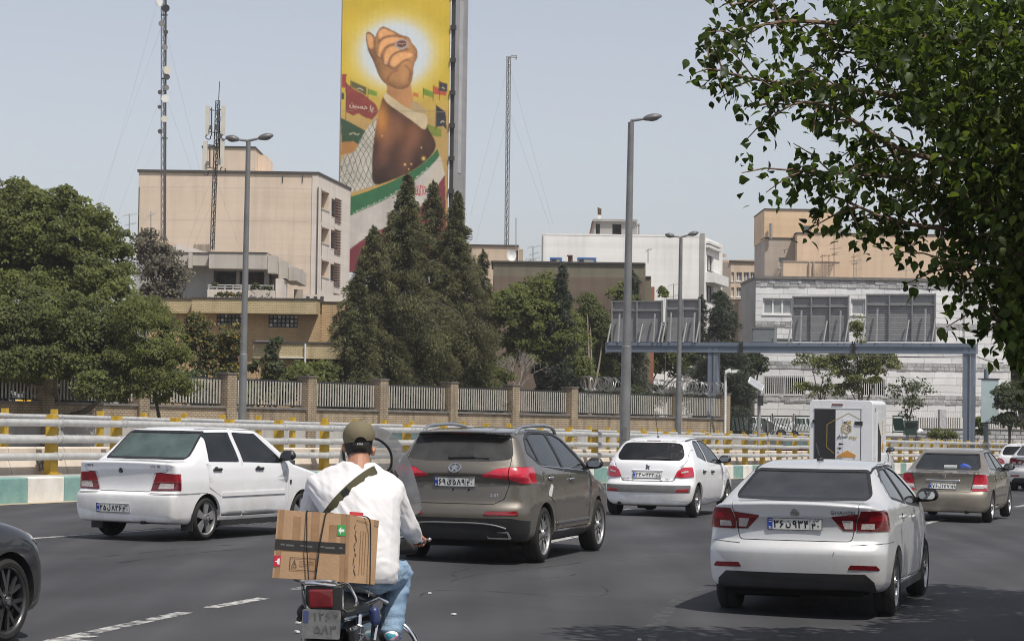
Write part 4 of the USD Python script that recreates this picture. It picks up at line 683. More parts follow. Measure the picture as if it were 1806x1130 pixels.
class Face:
    """a vertical plane through o with horizontal axis u (to the right); n points to us."""
    def __init__(s, o, u): s.o, s.u = np.asarray(o, float), np.asarray(u, float) / np.linalg.norm(u); s.n = np.array([s.u[1], -s.u[0], 0.0])
    def uv(s, px, py):
        r = ray(px, py); t = ((s.o - CAM) @ s.n) / (r @ s.n); q = CAM + r * t; return float((q - s.o) @ s.u), float(q[2])
    def pt(s, u, z, k=0.0): return np.array([s.o[0], s.o[1], 0]) + s.u * u + s.n * k + np.array([0, 0, z])
    def box(s, u0, u1, z0, z1, k0, k1):
        b = trimesh.creation.box(extents=(abs(u1 - u0), abs(k1 - k0), abs(z1 - z0))); b.apply_translation(((u0 + u1) / 2, -(k0 + k1) / 2, (z0 + z1) / 2)); b.apply_transform(frame([s.o[0], s.o[1], 0], s.u)); return b
    def pbox(s, x0, x1, y0, y1, k0, k1):
        cx, cy = (x0 + x1) / 2, (y0 + y1) / 2; return s.box(s.uv(x0, cy)[0], s.uv(x1, cy)[0], s.uv(cx, y1)[1], s.uv(cx, y0)[1], k0, k1)
def face(px, py, d, az=0.0): return Face(P(px, py, d), (math.cos(az), math.sin(az), 0))
def holes(solid, cuts):
    m = man(solid)
    for c in cuts: m = m - man(c)
    return tri(m)
def window(bld, F, x0, x1, y0, y1, depth=.22, n=2, frame_m=None, pane=None, fw=.07, sill=True, px=True, rows=1):
    fm, pm = frame_m or FRW, pane or PANE_L
    (u0, z1), (u1, z0) = (F.uv(x0, y0), F.uv(x1, y1)) if px else ((x0, y1), (x1, y0))
    w = part(bld, 'window', cat([F.box(u0 + .002, u1 - .002, z1 - fw, z1 - .002, -depth + .02, -depth + .10), F.box(u0 + .002, u1 - .002, z0 + .002, z0 + fw, -depth + .02, -depth + .10)] + [F.box(u0 + .002 + (u1 - u0 - fw - .004) * k / n, u0 + .002 + (u1 - u0 - fw - .004) * k / n + fw, z0 + fw + .001, z1 - fw - .001, -depth + .02, -depth + .10) for k in range(n + 1)] + ([F.box(u0 + fw, u1 - fw, z0 + (z1 - z0) * r_ / rows - .02, z0 + (z1 - z0) * r_ / rows + .02, -depth + .03, -depth + .09) for r_ in range(1, rows)])), fm)
    part(w, 'pane', F.box(u0 + .03, u1 - .03, z0 + .03, z1 - .03, -depth + .03, -depth + .05), pm)
    if sill: part(w, 'sill', F.box(u0 - .06, u1 + .06, z0 - .07, z0 - .002, -depth, .06), fm)
    return F.box(u0, u1, z0, z1, -depth, .5)
def aerial(label, px, py_base, py_top, d, kind=0, m_=None):
    b, tp = P(px, py_base, d), P(px, py_top, d); t = thing('roof_aerial', label, 'aerial', b); h = tp[2] - b[2]
    part(t, 'mast', bar(b, tp, .03, 5), m_ or METAL); k = d / FL
    if kind != 3:
        arms = [(.12, 9), (.30, 14), (.42, 8)] if kind == 0 else [(.05, 16), (.5, 10)] if kind == 1 else [(.1, 7)]
        for f_, l in arms:
            c = tp + (b - tp) * f_; e = c + np.array([l * k, .3, .12]); e0 = c - np.array([l * k * .6, .2, .06]); part(t, 'boom', bar(e0, e, .018, 4), m_ or METAL)
            for s_ in np.linspace(.05, 1, 6): q = e0 + (e - e0) * s_; part(t, 'element', bar(q - [0.04, .35, .10], q + [0.04, .35, .10], .012, 4), m_ or METAL)
    return t
# ---- A: the tall beige building
FA = face(245, 303, 165); ur = FA.uv(560, 330)[0]; zt = FA.o[2]; zA = -2
bA = thing('apartment_block', 'tall windowless beige apartment block left of the billboard', 'building', [FA.o[0], FA.o[1], 0])
sF = Face(FA.pt(ur, zt), (math.sin(math.radians(7)), math.cos(math.radians(7)), 0)); LS = 12.0
foot = np.array([FA.pt(0, 0)[:2], FA.pt(ur, 0)[:2], sF.pt(LS, 0)[:2], (FA.pt(0, 0) + [1.2, LS, 0])[:2]]); mA = prism(Polygon(foot), zt - zA); mA.apply_translation([0, 0, zA])
cuts = []
for (x0, x1, y0, y1) in ((566, 579.5, 336, 372), (566, 579.5, 400, 431), (566, 579.5, 458, 490)):
    (u0, z1), (u1, z0) = sF.uv(x0, (y0 + y1) / 2), sF.uv(x1, (y0 + y1) / 2); z1 = sF.uv((x0 + x1) / 2, y0 + 2)[1]; z0 = sF.uv(x1, y1)[1]; cuts.append(sF.box(u0, u1, z0, z1, -1.4, .5))
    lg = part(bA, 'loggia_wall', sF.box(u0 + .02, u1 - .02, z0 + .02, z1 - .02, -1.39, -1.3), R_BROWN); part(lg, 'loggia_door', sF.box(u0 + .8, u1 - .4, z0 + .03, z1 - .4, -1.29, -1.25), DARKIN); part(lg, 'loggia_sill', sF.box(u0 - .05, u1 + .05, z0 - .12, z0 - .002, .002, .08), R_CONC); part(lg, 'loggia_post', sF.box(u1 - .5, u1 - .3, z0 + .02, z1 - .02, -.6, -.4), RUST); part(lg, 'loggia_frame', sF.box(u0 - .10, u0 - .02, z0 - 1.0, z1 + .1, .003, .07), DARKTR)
for (x0, x1, y0, y1) in ((583.5, 595.5, 352, 384), (583.5, 595.5, 407, 440), (583.5, 595.5, 467, 497), (583.5, 595.5, 522, 540)):
    (u0, _), (u1, _) = sF.uv(x0, 360), sF.uv(x1, 360); z1, z0 = sF.uv(589, y0)[1], sF.uv(589, y1)[1]; cuts.append(window(bA, sF, u0, u1, z0, z1, .3, 2, px=False))
    for k in range(9): part(bA, 'louvre', sF.box(u0 + (u1 - u0) * .5, u1 + .9, z0 - .25 + (z1 - z0 + .5) * k / 9, z0 - .16 + (z1 - z0 + .5) * k / 9, .03, .12), RUST)
part(bA, 'wall', holes(mA, cuts), R_BEIGE)
part(bA, 'facade_panel', holes(sF.box(.35, LS - .1, zA, zt - .02, .0, .045), [c for c in cuts]), R_CREAM)
part(bA, 'corner_pilaster', FA.pbox(549, 560, 305, 560, .003, .05), R_CREAM)
part(bA, 'roof_edge', cat([FA.box(-.1, ur + .1, zt - .02, zt + .16, -.3, .1), sF.box(.0, LS, zt - .021, zt + .159, -.3, .1)]), DARKTR)
F2 = Face(FA.pt(FA.uv(357, 290)[0], 0, -1.2), FA.u); wP = FA.uv(449, 290)[0] - FA.uv(357, 290)[0]; zp = P(400, 261, 166)[2]
part(bA, 'stair_tower', cat([FA.pbox(357, 449, 261, 306, -7.0, .004)]), R_BEIGE); part(bA, 'stair_tower_edge', FA.box(FA.uv(357, 280)[0] - .06, FA.uv(449, 280)[0] + .06, FA.uv(400, 261)[1], FA.uv(400, 261)[1] + .12, -7.06, .08), DARKTR); part(bA, 'tower_wing', FA.pbox(449.2, 463, 268, 304, -7, -2.0), R_BEIGE)
part(bA, 'rain_pipe', FA.pbox(559, 560.4, 330, 560, .06, .14), DARKTR); part(bA, 'left_conduit', FA.pbox(243.4, 245, 330, 480, -.3, .02), DARKTR)
for y in (330, 388, 448): part(bA, 'wall_joint', FA.pbox(247, 548, y, y + .6, .002, .006), R_CREAM)
for x in (498, 533): part(bA, 'rain_spout', FA.pbox(x, x + 1.2, 310, 322, .002, .06), DARKTR)
# ---- B: concrete house with a balcony in front of it
dB = 138; FB = face(300, 470, dB)
bB = thing('concrete_house', 'grey concrete house with a planted balcony before the beige block', 'building', [FB.o[0], FB.o[1], 0])
part(bB, 'wall', holes(FB.pbox(232, 470, 452, 600, -9, -1.2), [FB.pbox(372, 462, 476, 512, -4.2, 0)]), R_GREYBLUE)
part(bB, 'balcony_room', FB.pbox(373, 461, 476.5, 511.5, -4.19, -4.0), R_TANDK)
part(bB, 'parapet', FB.pbox(299, 372, 446, 468, -8, .0), R_CONC); part(bB, 'parapet', FB.pbox(371.5, 473, 447, 475, -8, .75), R_CONC); part(bB, 'parapet_rib', FB.pbox(334, 340, 446.5, 473.5, .01, .45), R_CONC)
for i, (x0, x1, y0, y1) in enumerate(((473.5, 488, 451, 482), (488.5, 502, 459, 489), (502.5, 517, 467, 491))): part(bB, 'parapet', FB.pbox(x0, x1, y0, y1, -9, .3 - 1.3 * i), R_CONC)
part(bB, 'parapet_edge', cat([FB.pbox(298, 371, 445, 446.2, -8, .06), FB.pbox(370.5, 473.5, 446, 447.2, -8, .8)]), DARKTR)
part(bB, 'balcony', FB.pbox(369, 485, 512, 530, -4, .9), R_CREAM); part(bB, 'balcony_floor', FB.pbox(370, 484, 529.5, 532, -5, .6), R_CONC)
for y in (503.5, 507.5): part(bB, 'balcony_rail', FB.pbox(369.5, 485, y, y + 1.3, .78, .84), FRW)
for x in np.linspace(371, 484, 9): part(bB, 'rail_post', FB.pbox(x, x + 1.1, 503, 512.5, .78, .84), FRW)
part(bB, 'balcony_door', FB.pbox(383, 402, 482, 511, -3.99, -3.9), PANE_L); part(bB, 'balcony_door_frame', cat([FB.pbox(382, 383.4, 481, 511, -3.99, -3.85), FB.pbox(402, 403.4, 481, 511, -3.99, -3.85), FB.pbox(392, 393, 481, 511, -3.99, -3.85)]), FRW)
part(bB, 'balcony_column', FB.pbox(411, 417, 476, 511, -2.2, -1.6), R_CONC); part(bB, 'side_pier', FB.pbox(486, 498, 491, 530, -3, .0), R_CREAM)
part(bB, 'sloping_stair_wall', (lambda a: prism(Polygon([FB.uv(296, 421), FB.uv(374, 445), FB.uv(374, 450), FB.uv(296, 450)]), .5).apply_transform(np.array([[FB.u[0], 0, FB.n[0], FB.o[0]], [FB.u[1], 0, FB.n[1], FB.o[1]], [0, 1, 0, 0], [0, 0, 0, 1.0]])).apply_translation([0, 4, 0]))(0), R_CREAM)
part(bB, 'roof_hut', FB.pbox(216, 276, 414, 455, -9, -5), R_TAN); part(bB, 'roof_hut', FB.pbox(262, 300, 424, 455, -8, -4.5), R_CONC)
part(bB, 'yard_wall', FB.pbox(517, 596, 512, 560, -6, -5.5), R_CREAM); part(bB, 'yard_gate', FB.pbox(505, 521, 503, 535, -5, -4.8), R_TANDK)
for x in (526, 540, 552): part(bB, 'vent_block', FB.pbox(x, x + 6, 515, 522, -5.48, -5.4), DARKTR)
for i, x in enumerate(np.linspace(520, 533, 5)): part(bB, 'roof_bar', bar(P(x, 500, 146), P(x, 475, 146), .02, 4), IRON)
for i in range(20): part(bB, 'roof_spike', bar(P(342 + i * 1.55, 446, 146), P(342 + i * 1.55, 432 - (i % 3), 146), .014, 4), IRON)
# ---- C: the low brick house
FC = face(338, 540, 121, math.radians(-3)); BR_C = brick_mat('ochre_brick', FC.u, (.56, .40, .23), (.50, .35, .20), (.36, .26, .155), .22, .085, .016, .12, .2); BR_F = brick_mat('pale_ochre_brick', FC.u, (.52, .43, .26), (.46, .38, .225), (.36, .285, .17), .22, .085, .016, .12, .2)
bC = thing('brick_house', 'low ochre brick house with glass block windows under a deep fascia', 'building', [FC.o[0], FC.o[1], 0])
cC = []
for x0, x1, y0, y1 in ((382, 427, 553.5, 575), (474, 525, 555, 577.5)):
    (u0, z1), (u1, z0) = FC.uv(x0, y0), FC.uv(x1, y1); o_ = -1.0
    Fw = Face(FC.pt(0, 0, -1.0), FC.u); (u0, z1), (u1, z0) = Fw.uv(x0, y0), Fw.uv(x1, y1); cC.append(Fw.box(u0, u1, z0, z1, -.25, .5)); w = part(bC, 'window', Fw.box(u0 + .002, u1 - .002, z0 + .002, z1 - .002, -.24, -.10), IRON)
    nx = 7
    for i in range(nx):
        for j in range(3): a = (u1 - u0) / nx; b_ = (z1 - z0) / 3; part(w, 'glass_block', Fw.box(u0 + a * (i + .22), u0 + a * (i + .86), z0 + b_ * (j + .2), z0 + b_ * (j + .86), -.10, -.05), PANE_L if (i * 3 + j) % 4 else FRW)
part(bC, 'wall', holes(FC.pbox(252, 558, 551, 740, -10, -1.0), cC), BR_C); part(bC, 'fascia', FC.pbox(338, 557.5, 527, 552.5, -9, .0), BR_F); part(bC, 'fascia', FC.pbox(240, 337.5, 526, 551, -9, -.6), BR_F)
part(bC, 'roof_edge', cat([FC.pbox(338, 558.5, 525, 527.5, -9.5, .05), FC.pbox(239, 338, 524, 526.5, -9.5, -.55)]), DARKTR); part(bC, 'side_wall', FC.pbox(558.5, 640, 531, 740, -9, -1.6), BR_C); part(bC, 'side_wall_edge', FC.pbox(558.5, 640, 529.5, 531.5, -9, -1.55), DARKTR)
FD_ = face(446, 610, 117, math.radians(-3)); part(bC, 'annexe_fascia', FD_.pbox(446, 605, 605, 632, -3.2, 0), BR_F); part(bC, 'annexe_wall', FD_.pbox(455, 538, 632, 740, -3, -.7), BR_C); part(bC, 'annexe_roof', FD_.pbox(445, 606, 602.5, 605.5, -3.3, .06), DARKTR); part(bC, 'white_ledge', FD_.pbox(494, 540, 629.5, 631.5, .002, .08), FRW); part(bC, 'drain_pipe', FD_.pbox(537.5, 540, 606, 650, .005, .12), FRW)
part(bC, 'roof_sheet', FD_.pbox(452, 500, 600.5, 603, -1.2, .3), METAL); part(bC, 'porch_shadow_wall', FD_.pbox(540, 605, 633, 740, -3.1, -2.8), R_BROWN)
# ---- D: olive house
FDo = face(868, 464, 152); bD = thing('olive_house', 'flat roofed olive brown house with coolers on its roof', 'building', [FDo.o[0], FDo.o[1], 0]); cut = [window(bD, FDo, 913, 954, 497, 521, .25, 3, frame_m=DARKTR, pane=PANE_L, sill=False)]
part(bD, 'wall', holes(FDo.pbox(868, 1137, 463, 760, -8, 0), cut), R_OLIVE); part(bD, 'lower_wall', holes(FDo.pbox(869, 1136.5, 488, 760, .0, .06), cut), R_BROWN); part(bD, 'roof_edge', FDo.pbox(866, 1138, 461.5, 464.5, -8.1, .12), DARKTR)
part(bD, 'rear_wing', FDo.pbox(1137.5, 1155, 481, 760, -12, -5), R_OLIVE); part(bD, 'rear_wing_edge', FDo.pbox(1137.5, 1156, 479.5, 481.5, -12, -4.9), DARKTR); part(bD, 'side_face_window', FDo.pbox(1140, 1145, 498, 512, -4.99, -4.9), PANE_L)
solo('red_brick_wall', FDo.pbox(1155.5, 1168, 493, 740, -14, -9), R_REDBR, 'narrow red brick wall beside the olive house', 'building')
BLUEP = mat('cooler_blue', (.05, .16, .42), .5, var=.15); GALV = mat('cooler_galvanised', (.42, .42, .42), .5, metal=.3, var=.15)
for x0, x1, lab in ((971, 992, 'blue and grey air cooler left of the chimney cowl'), (1020, 1053, 'wide grey and blue air cooler right of the chimney cowl')):
    t = thing('air_cooler', lab, 'air cooler', FDo.pt(FDo.uv(x0, 460)[0], FDo.uv(x0, 462)[1], -1.5)); part(t, 'casing', FDo.pbox(x0, x1, 452.5, 462, -2.6, -1.5), GALV)
    part(t, 'blue_top', FDo.pbox(x0 - .3, x1 + .3, 451.5, 453.8, -2.65, -1.45), BLUEP); part(t, 'blue_side', FDo.pbox(x1 - 3, x1 + .2, 453.8, 462, -1.5, -1.44), BLUEP); part(t, 'blue_side', FDo.pbox(x0 - .2, x0 + 1.2, 453.8, 462, -1.5, -1.44), BLUEP)
    for k in range(6): part(t, 'louvre', FDo.pbox(x0 + 2.5, x0 + 11, 454.5 + k * 1.2, 455.1 + k * 1.2, -1.499, -1.42), DARKTR)
t = thing('chimney_cowl', 'brown sheet metal chimney cowl between the two air coolers', 'chimney', P(1006, 463, 153.5)); part(t, 'pipe', bar(P(1006, 463, 153.5), P(1006, 451, 153.5), .16, 10), RUST); part(t, 'cowl', cat([FDo.pbox(1001, 1011, 447.5, 449.5, -1.8, -1.2), FDo.pbox(1003, 1009, 449.5, 451.5, -1.7, -1.3)]), RUST)
t = thing('satellite_dish', 'white satellite dish on the roof edge of the olive house', 'satellite dish', P(900, 462, 152.5)); dish = lathe([(0.0, .001), (-.02, .15), (-.08, .32), (-.10, .34), (-.07, .33), (0, .12)], 24); dish.apply_transform(trimesh.transformations.rotation_matrix(.5, [0, 0, 1])); dish.apply_scale([1, 1, 1.15]); dish.apply_translation(P(901, 450, 152.3)); part(t, 'dish', dish, FRW, 40); part(t, 'mount', bar(P(900, 463, 152.6), P(901, 451, 152.6), .04, 6), METAL)
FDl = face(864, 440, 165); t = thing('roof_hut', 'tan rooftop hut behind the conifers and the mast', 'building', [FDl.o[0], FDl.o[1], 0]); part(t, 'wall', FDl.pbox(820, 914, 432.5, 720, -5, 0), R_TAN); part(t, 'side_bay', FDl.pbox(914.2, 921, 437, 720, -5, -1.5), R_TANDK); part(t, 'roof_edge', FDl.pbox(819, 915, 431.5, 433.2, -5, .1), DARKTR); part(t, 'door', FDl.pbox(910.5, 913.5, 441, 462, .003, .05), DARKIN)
# ---- E: white building
FE = face(955, 414, 192); bE = thing('white_building', 'broad blank white rendered building with a raw concrete roof hut', 'building', [FE.o[0], FE.o[1], 0])
u1 = FE.uv(1243, 450)[0]; zE = FE.o[2]; FEs = Face(FE.pt(u1, 0), (math.sin(math.radians(14.2)), math.cos(math.radians(14.2)), 0)); LE = 9.0
mE = prism(Polygon([FE.pt(0, 0)[:2], FE.pt(u1, 0)[:2], FEs.pt(LE, 0)[:2], FE.pt(.5, 0, -LE)[:2]]), zE + 3); mE.apply_translation([0, 0, -3]); cutE = []
for y0, y1 in ((448, 476), (502, 530)): cutE.append(window(bE, FEs, 1.2, 4.5, FEs.uv(1247, y1)[1], FEs.uv(1247, y0)[1], .3, 2, px=False, frame_m=DARKTR))
part(bE, 'wall', holes(mE, cutE), R_WHITE); part(bE, 'parapet', FE.box(0, u1, zE - .01, zE + .12, -.3, .02), R_WHITE); part(bE, 'corner_strip', FE.box(u1 - .4, u1 - .02, -2, zE + .3, .003, .06), R_ROUGH); part(bE, 'left_corner_strip', FE.pbox(955.5, 957.5, 416, 560, .003, .05), R_ROUGH)
for y in (430, 437): part(bE, 'facade_rail', FEs.box(.5, 7, FEs.uv(1247, y)[1], FEs.uv(1247, y)[1] + .2, .0, .3), FRW)
part(bE, 'balcony', FEs.box(.6, 8, FEs.uv(1247, 492)[1] - .3, FEs.uv(1247, 492)[1] + .5, .0, .7), FRW)
FEp = Face(FE.pt(0, 0, -2.5), FE.u)
part(bE, 'roof_hut', holes(FEp.pbox(1047, 1122, 390, 416, -4.5, 0), [FEp.pbox(1051, 1058, 394.5, 413.5, -.8, .5), FEp.pbox(1080, 1096, 395, 413.6, -1.5, .5)]), R_ROUGH); part(bE, 'roof_slab', FEp.pbox(1046, 1124, 387, 391, -5, .25), R_ROUGH)
for x in (1124.5, 1129): part(bE, 'roof_column', FEp.pbox(x, x + 2, 392, 414, -3, -2.4), R_ROUGH)
part(bE, 'roof_beam', FEp.pbox(1122.2, 1131, 390, 393, -3.2, -2.3), R_ROUGH); part(bE, 'timber_brace', bar(P(1046, 390, 194), P(1041, 413.5, 194), .09, 4), RUST)
part(bE, 'chimney', FEp.pbox(1054.5, 1060.5, 378, 387, -1.6, -.9), R_WHITE)
for i in range(5): part(bE, 'reinforcing_bar', bar(P(1055.5 + i * 1.0, 379, 195.6), P(1055 + i * 1.1 + (i % 2) * .6, 366 + (i * 3) % 5, 195.6), .06, 4), RUST)
# ---- F: tan building with windows
FF = face(1289, 462, 232, math.radians(10)); bF = thing('tan_apartment_building', 'distant tan apartment building with two rows of windows', 'building', [FF.o[0], FF.o[1], 0]); FFl = Face(FF.o, (math.cos(math.radians(-20)), math.sin(math.radians(-20)), 0)); cF = []
for y0, y1 in ((480, 496), (506.5, 523.5)):
    for x0, x1 in ((1289.8, 1294.6), (1299, 1308.5), (1311.5, 1321.5), (1323.5, 1333), (1335, 1344)): cF.append(window(bF, FF, x0, x1, y0, y1, .25, 2, frame_m=FRW))
part(bF, 'wall', holes(FF.box(0, 20, -3, FF.o[2], -8, 0), cF), R_TAN); part(bF, 'side_wall', FFl.box(FFl.uv(1250, 480)[0], -.01, -3, FF.o[2] - .01, -8, 0), R_TANDK); part(bF, 'roof_edge', FF.box(-.1, 20, FF.o[2], FF.o[2] + .15, -.3, .15), DARKTR)  # left face gets a darker tan, its shade painted into the render
part(bF, 'penthouse', FFl.pbox(1251, 1316, 452.5, 466, -12, -5), R_TAN); part(bF, 'roof_vent', bar(P(1277, 453, 236), P(1277, 448, 236), .25, 8), R_TANDK); part(bF, 'storey_band', FF.box(.0, 20, FF.uv(1310, 528)[1], FF.uv(1310, 527)[1], .003, .2), R_CREAM)
solo('brown_garage', face(1302, 533, 190).pbox(1302, 1335, 532.5, 640, -6, 0), R_BROWN, 'plain brown wall left of the white stone house', 'building'); solo('white_annexe', face(1252, 497, 205).pbox(1252, 1265, 497, 640, -6, 0), R_WHITE, 'small white wall right of the white building', 'building')
# ---- G: orange building
FG = face(1348, 369, 212); bG = thing('orange_building', 'stepped orange rendered building above the white stone house', 'building', [FG.o[0], FG.o[1], 0])
c1 = [window(bG, FG, 1417, 1428, 398, 412.5, .25, 1)]; c2 = [window(bG, FG, 1373.5, 1390, 454, 472.5, .25, 1)]
part(bG, 'upper_wall', holes(FG.pbox(1348, 1471, 370, 424, -9, 0), c1), R_ORANGE); part(bG, 'upper_roof_edge', FG.pbox(1347.5, 1471.5, 368.5, 370.5, -9, .08), DARKTR)
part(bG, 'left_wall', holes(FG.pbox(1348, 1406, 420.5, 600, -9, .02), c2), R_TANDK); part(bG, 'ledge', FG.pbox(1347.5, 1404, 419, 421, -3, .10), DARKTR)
FG2 = Face(FG.pt(0, 0, 1.6), FG.u); part(bG, 'front_wall', FG2.pbox(1405, 1720, 413.5, 600, -7, 0), R_ORANGE2); part(bG, 'front_roof_edge', FG2.pbox(1404, 1720, 412, 414, -7, .08), DARKTR)
FG3 = Face(FG.pt(0, 0, 4.2), FG.u); part(bG, 'low_wall', FG3.pbox(1381, 1480, 461.5, 600, -2, 0), R_ORANGE2); part(bG, 'low_wall_edge', FG3.pbox(1380.5, 1481, 460.5, 462, -2, .05), R_TANDK)
for x in (1426, 1434): part(bG, 'rain_pipe', FG3.pbox(x, x + 2.4, 462, 488, .003, .2), R_TANDK)
part(bG, 'flue', bar(P(1359.5, 421, 211.6), P(1359.5, 394, 211.6), .13, 8), METAL); part(bG, 'roof_plant', FG.pbox(1472, 1512, 398, 415, -8, -4), R_ROUGH); part(bG, 'roof_cowl', bar(P(1481, 399, 218), P(1481, 389, 218), .2, 8), RUST)
for lab, px, yb, yt, d, k in (('thin aerial at the left edge of the low orange wall', 1450, 488, 448, 207, 2), ('tall rusty aerial mast before the orange wall', 1471, 488, 418, 207, 0), ('aerial with short arms right of the tall rusty mast', 1462, 488, 449, 207, 1), ('pair of stacked aerials in the middle of the orange wall', 1506, 489, 448, 206, 0), ('aerial beside the stacked pair on the stone roof', 1510, 489, 462, 206, 1), ('spread aerial on the stone house roof towards the tree', 1598, 489, 465, 206, 1), ('tiny aerial above the small left window of the orange building', 1384, 447, 440, 211, 2),
                           ('thin mast on the white building roof edge', 1143, 464, 439, 153, 2), ('comb aerial left of the white building', 940, 462, 434, 154, 1), ('bare rod aerial beside the lattice mast', 910, 462, 384, 158, 3), ('low aerial on the olive house roof', 936, 463, 456, 153, 1), ('aerial above the red brick wall', 1188, 545, 500, 160, 1), ('slim aerial on the stair wall before the beige block', 266, 442, 373, 150, 2), ('crossed aerial on the far left roof', 228, 415, 377, 150, 1)):
    aerial(lab, px, yb, yt, d, k, RUST if 'rusty' in lab or 'orange' in lab else METAL)
# ---- H: white stone house
FH = face(1333, 488, 166, math.radians(1)); bH = thing('stone_house', 'white stone clad house behind the sign gantry', 'building', [FH.o[0], FH.o[1], 0])
STONE = [mat('white_stone_%d' % i, c, .75, var=.10, scale=1.2, bump=.1) for i, c in enumerate(((.60, .60, .605), (.64, .64, .64), (.57, .57, .575)))]; ROUGH = [mat('rough_stone_%d' % i, c, .85, var=.3, scale=6, bump=.6, bscale=12) for i, c in enumerate(((.33, .33, .33), (.40, .40, .40), (.27, .27, .27)))]
uE = FH.uv(1783, 600)[0]; zH = FH.o[2]; cH = [window(bH, FH, 1345.5, 1398, 525.5, 555, .25, 3, fw=.12), window(bH, FH, 1501, 1526, 527, 556, .25, 1, fw=.12), window(bH, FH, 1366, 1398, 596.5, 604, .25, 1), window(bH, FH, 1349, 1419, 664, 696, .3, 4, pane=PANE), window(bH, FH, 1518, 1561, 668, 698, .3, 3, pane=PANE)]
part(bH, 'wall', holes(FH.box(0, uE, -3, zH - .15, -9, -.06), cH), R_ROUGH)
# courses: every slab is a part
def z_of(y): return FH.uv(1450, y)[1]
zs, k = [], 0
rough_rows = [(488, 507), (568, 577.5), (638, 651), (695, 710)]
y = 488.0; rows = []
while y < 770:
    rr = [r for r in rough_rows if r[0] - 1 <= y < r[1] - 1]
    h = 6.3 if rr else 12.6
    nxt = [r[0] for r in rough_rows if r[0] > y + 1]
    if not rr and nxt and y + h > nxt[0] - 3: h = nxt[0] - y
    if rr and y + h > rr[0][1] - 2: h = rr[0][1] - y
    rows.append((y, y + h, bool(rr))); y += h
stones_rest = []; cut_m = [man(c) for c in cH]; cut_all = Manifold.batch_boolean(cut_m, m3.OpType.Add); n_big = 0
cut_b = [c.bounds for c in cH]
for (ya, yb, rough) in rows:
    z1, z0 = z_of(ya), z_of(yb); u = 0.0
    while u < uE - .02:
        l = (.28 + .4 * rng.random()) if rough else (1.55 + .5 * rng.random()); l = min(l, uE - u)
        pr_ = (.02 + .05 * rng.random()) if rough else (.004 * rng.random())
        m = FH.box(u + .008, u + l - .008, z0 + .010, z1 - .010, -.055, pr_ + .0); bb = m.bounds
        hit = any(bb[0][0] < c[1][0] and bb[1][0] > c[0][0] and bb[0][2] < c[1][2] and bb[1][2] > c[0][2] for c in cut_b)
        if hit:
            mm = man(m) - cut_all
            if mm.is_empty(): u += l; continue
            m = tri(mm)
        i = int(rng.integers(3))
        if not rough and n_big < 290: part(bH, 'stone', m, STONE[i]); n_big += 1
        else: stones_rest.append((m, rough, i))
        u += l
for rough in (True, False):
    for i in range(3):
        ms = [m for m, r_, j in stones_rest if r_ == rough and j == i]
        if ms: part(bH, 'rough_stone_course' if rough else 'stone_course', cat(ms), (ROUGH if rough else STONE)[i], kind='stuff')
part(bH, 'coping', FH.box(-.05, uE + .05, zH - .14, zH + .06, -9.1, .14), CAP)
for x0, x1, y0, y1 in ((1348, 1420, 661, 696), (1516, 1562, 666, 698)):
    n = int((x1 - x0) / 3.6)
    for i in range(n): part(bH, 'window_bar', FH.pbox(x0 + (x1 - x0) * i / n, x0 + (x1 - x0) * i / n + 1.1, y0, y1, .02, .06), FRW)
part(bH, 'conduit', FH.box(FH.uv(1700, 600)[0], FH.uv(1701, 600)[0], 0, zH - .6, .07, .12), METAL)
# front wall of the stone house with pale panels
FW = face(1560, 770, 152, math.radians(4)); fw_ = thing('stone_garden_wall', 'low rough stone garden wall with white panels before the stone house', 'wall', [FW.o[0], FW.o[1], 0])
part(fw_, 'wall', FW.pbox(1600, 1810, 757, 830, -.4, -.03), R_ROUGH)
rest = []
for r_ in range(6):
    u, ue = FW.uv(1602, 770)[0], FW.uv(1810, 770)[0]
    while u < ue: l = .5 + .4 * rng.random(); rest.append((FW.box(u + .02, min(u + l, ue) - .02, FW.uv(1600, 757)[1] - .26 * (r_ + 1) + .02, FW.uv(1600, 757)[1] - .26 * r_ - .02, -.03, .02 + .06 * rng.random()), int(rng.integers(3)))); u += l
for i in range(3): part(fw_, 'rough_stone', cat([m for m, j in rest if j == i]), ROUGH[i], kind='stuff')
part(fw_, 'wall_cap', FW.pbox(1600, 1810, 755.5, 757, -.45, .08), CAP)
for x in (1657, 1733): part(fw_, 'pillar', FW.pbox(x, x + 11, 722, 757, -.5, .06), ROUGH[1])
for x0, x1 in ((1612, 1656), (1669, 1700), (1745, 1800)):
    part(fw_, 'white_panel', FW.pbox(x0, x1, 736, 756, -.2, -.12), R_CREAM); n = int((x1 - x0) / 4)
    for i in range(n): part(fw_, 'panel_bar', FW.pbox(x0 + 4 * i + 1, x0 + 4 * i + 2.4, 724, 755, -.1, -.04), FRW)
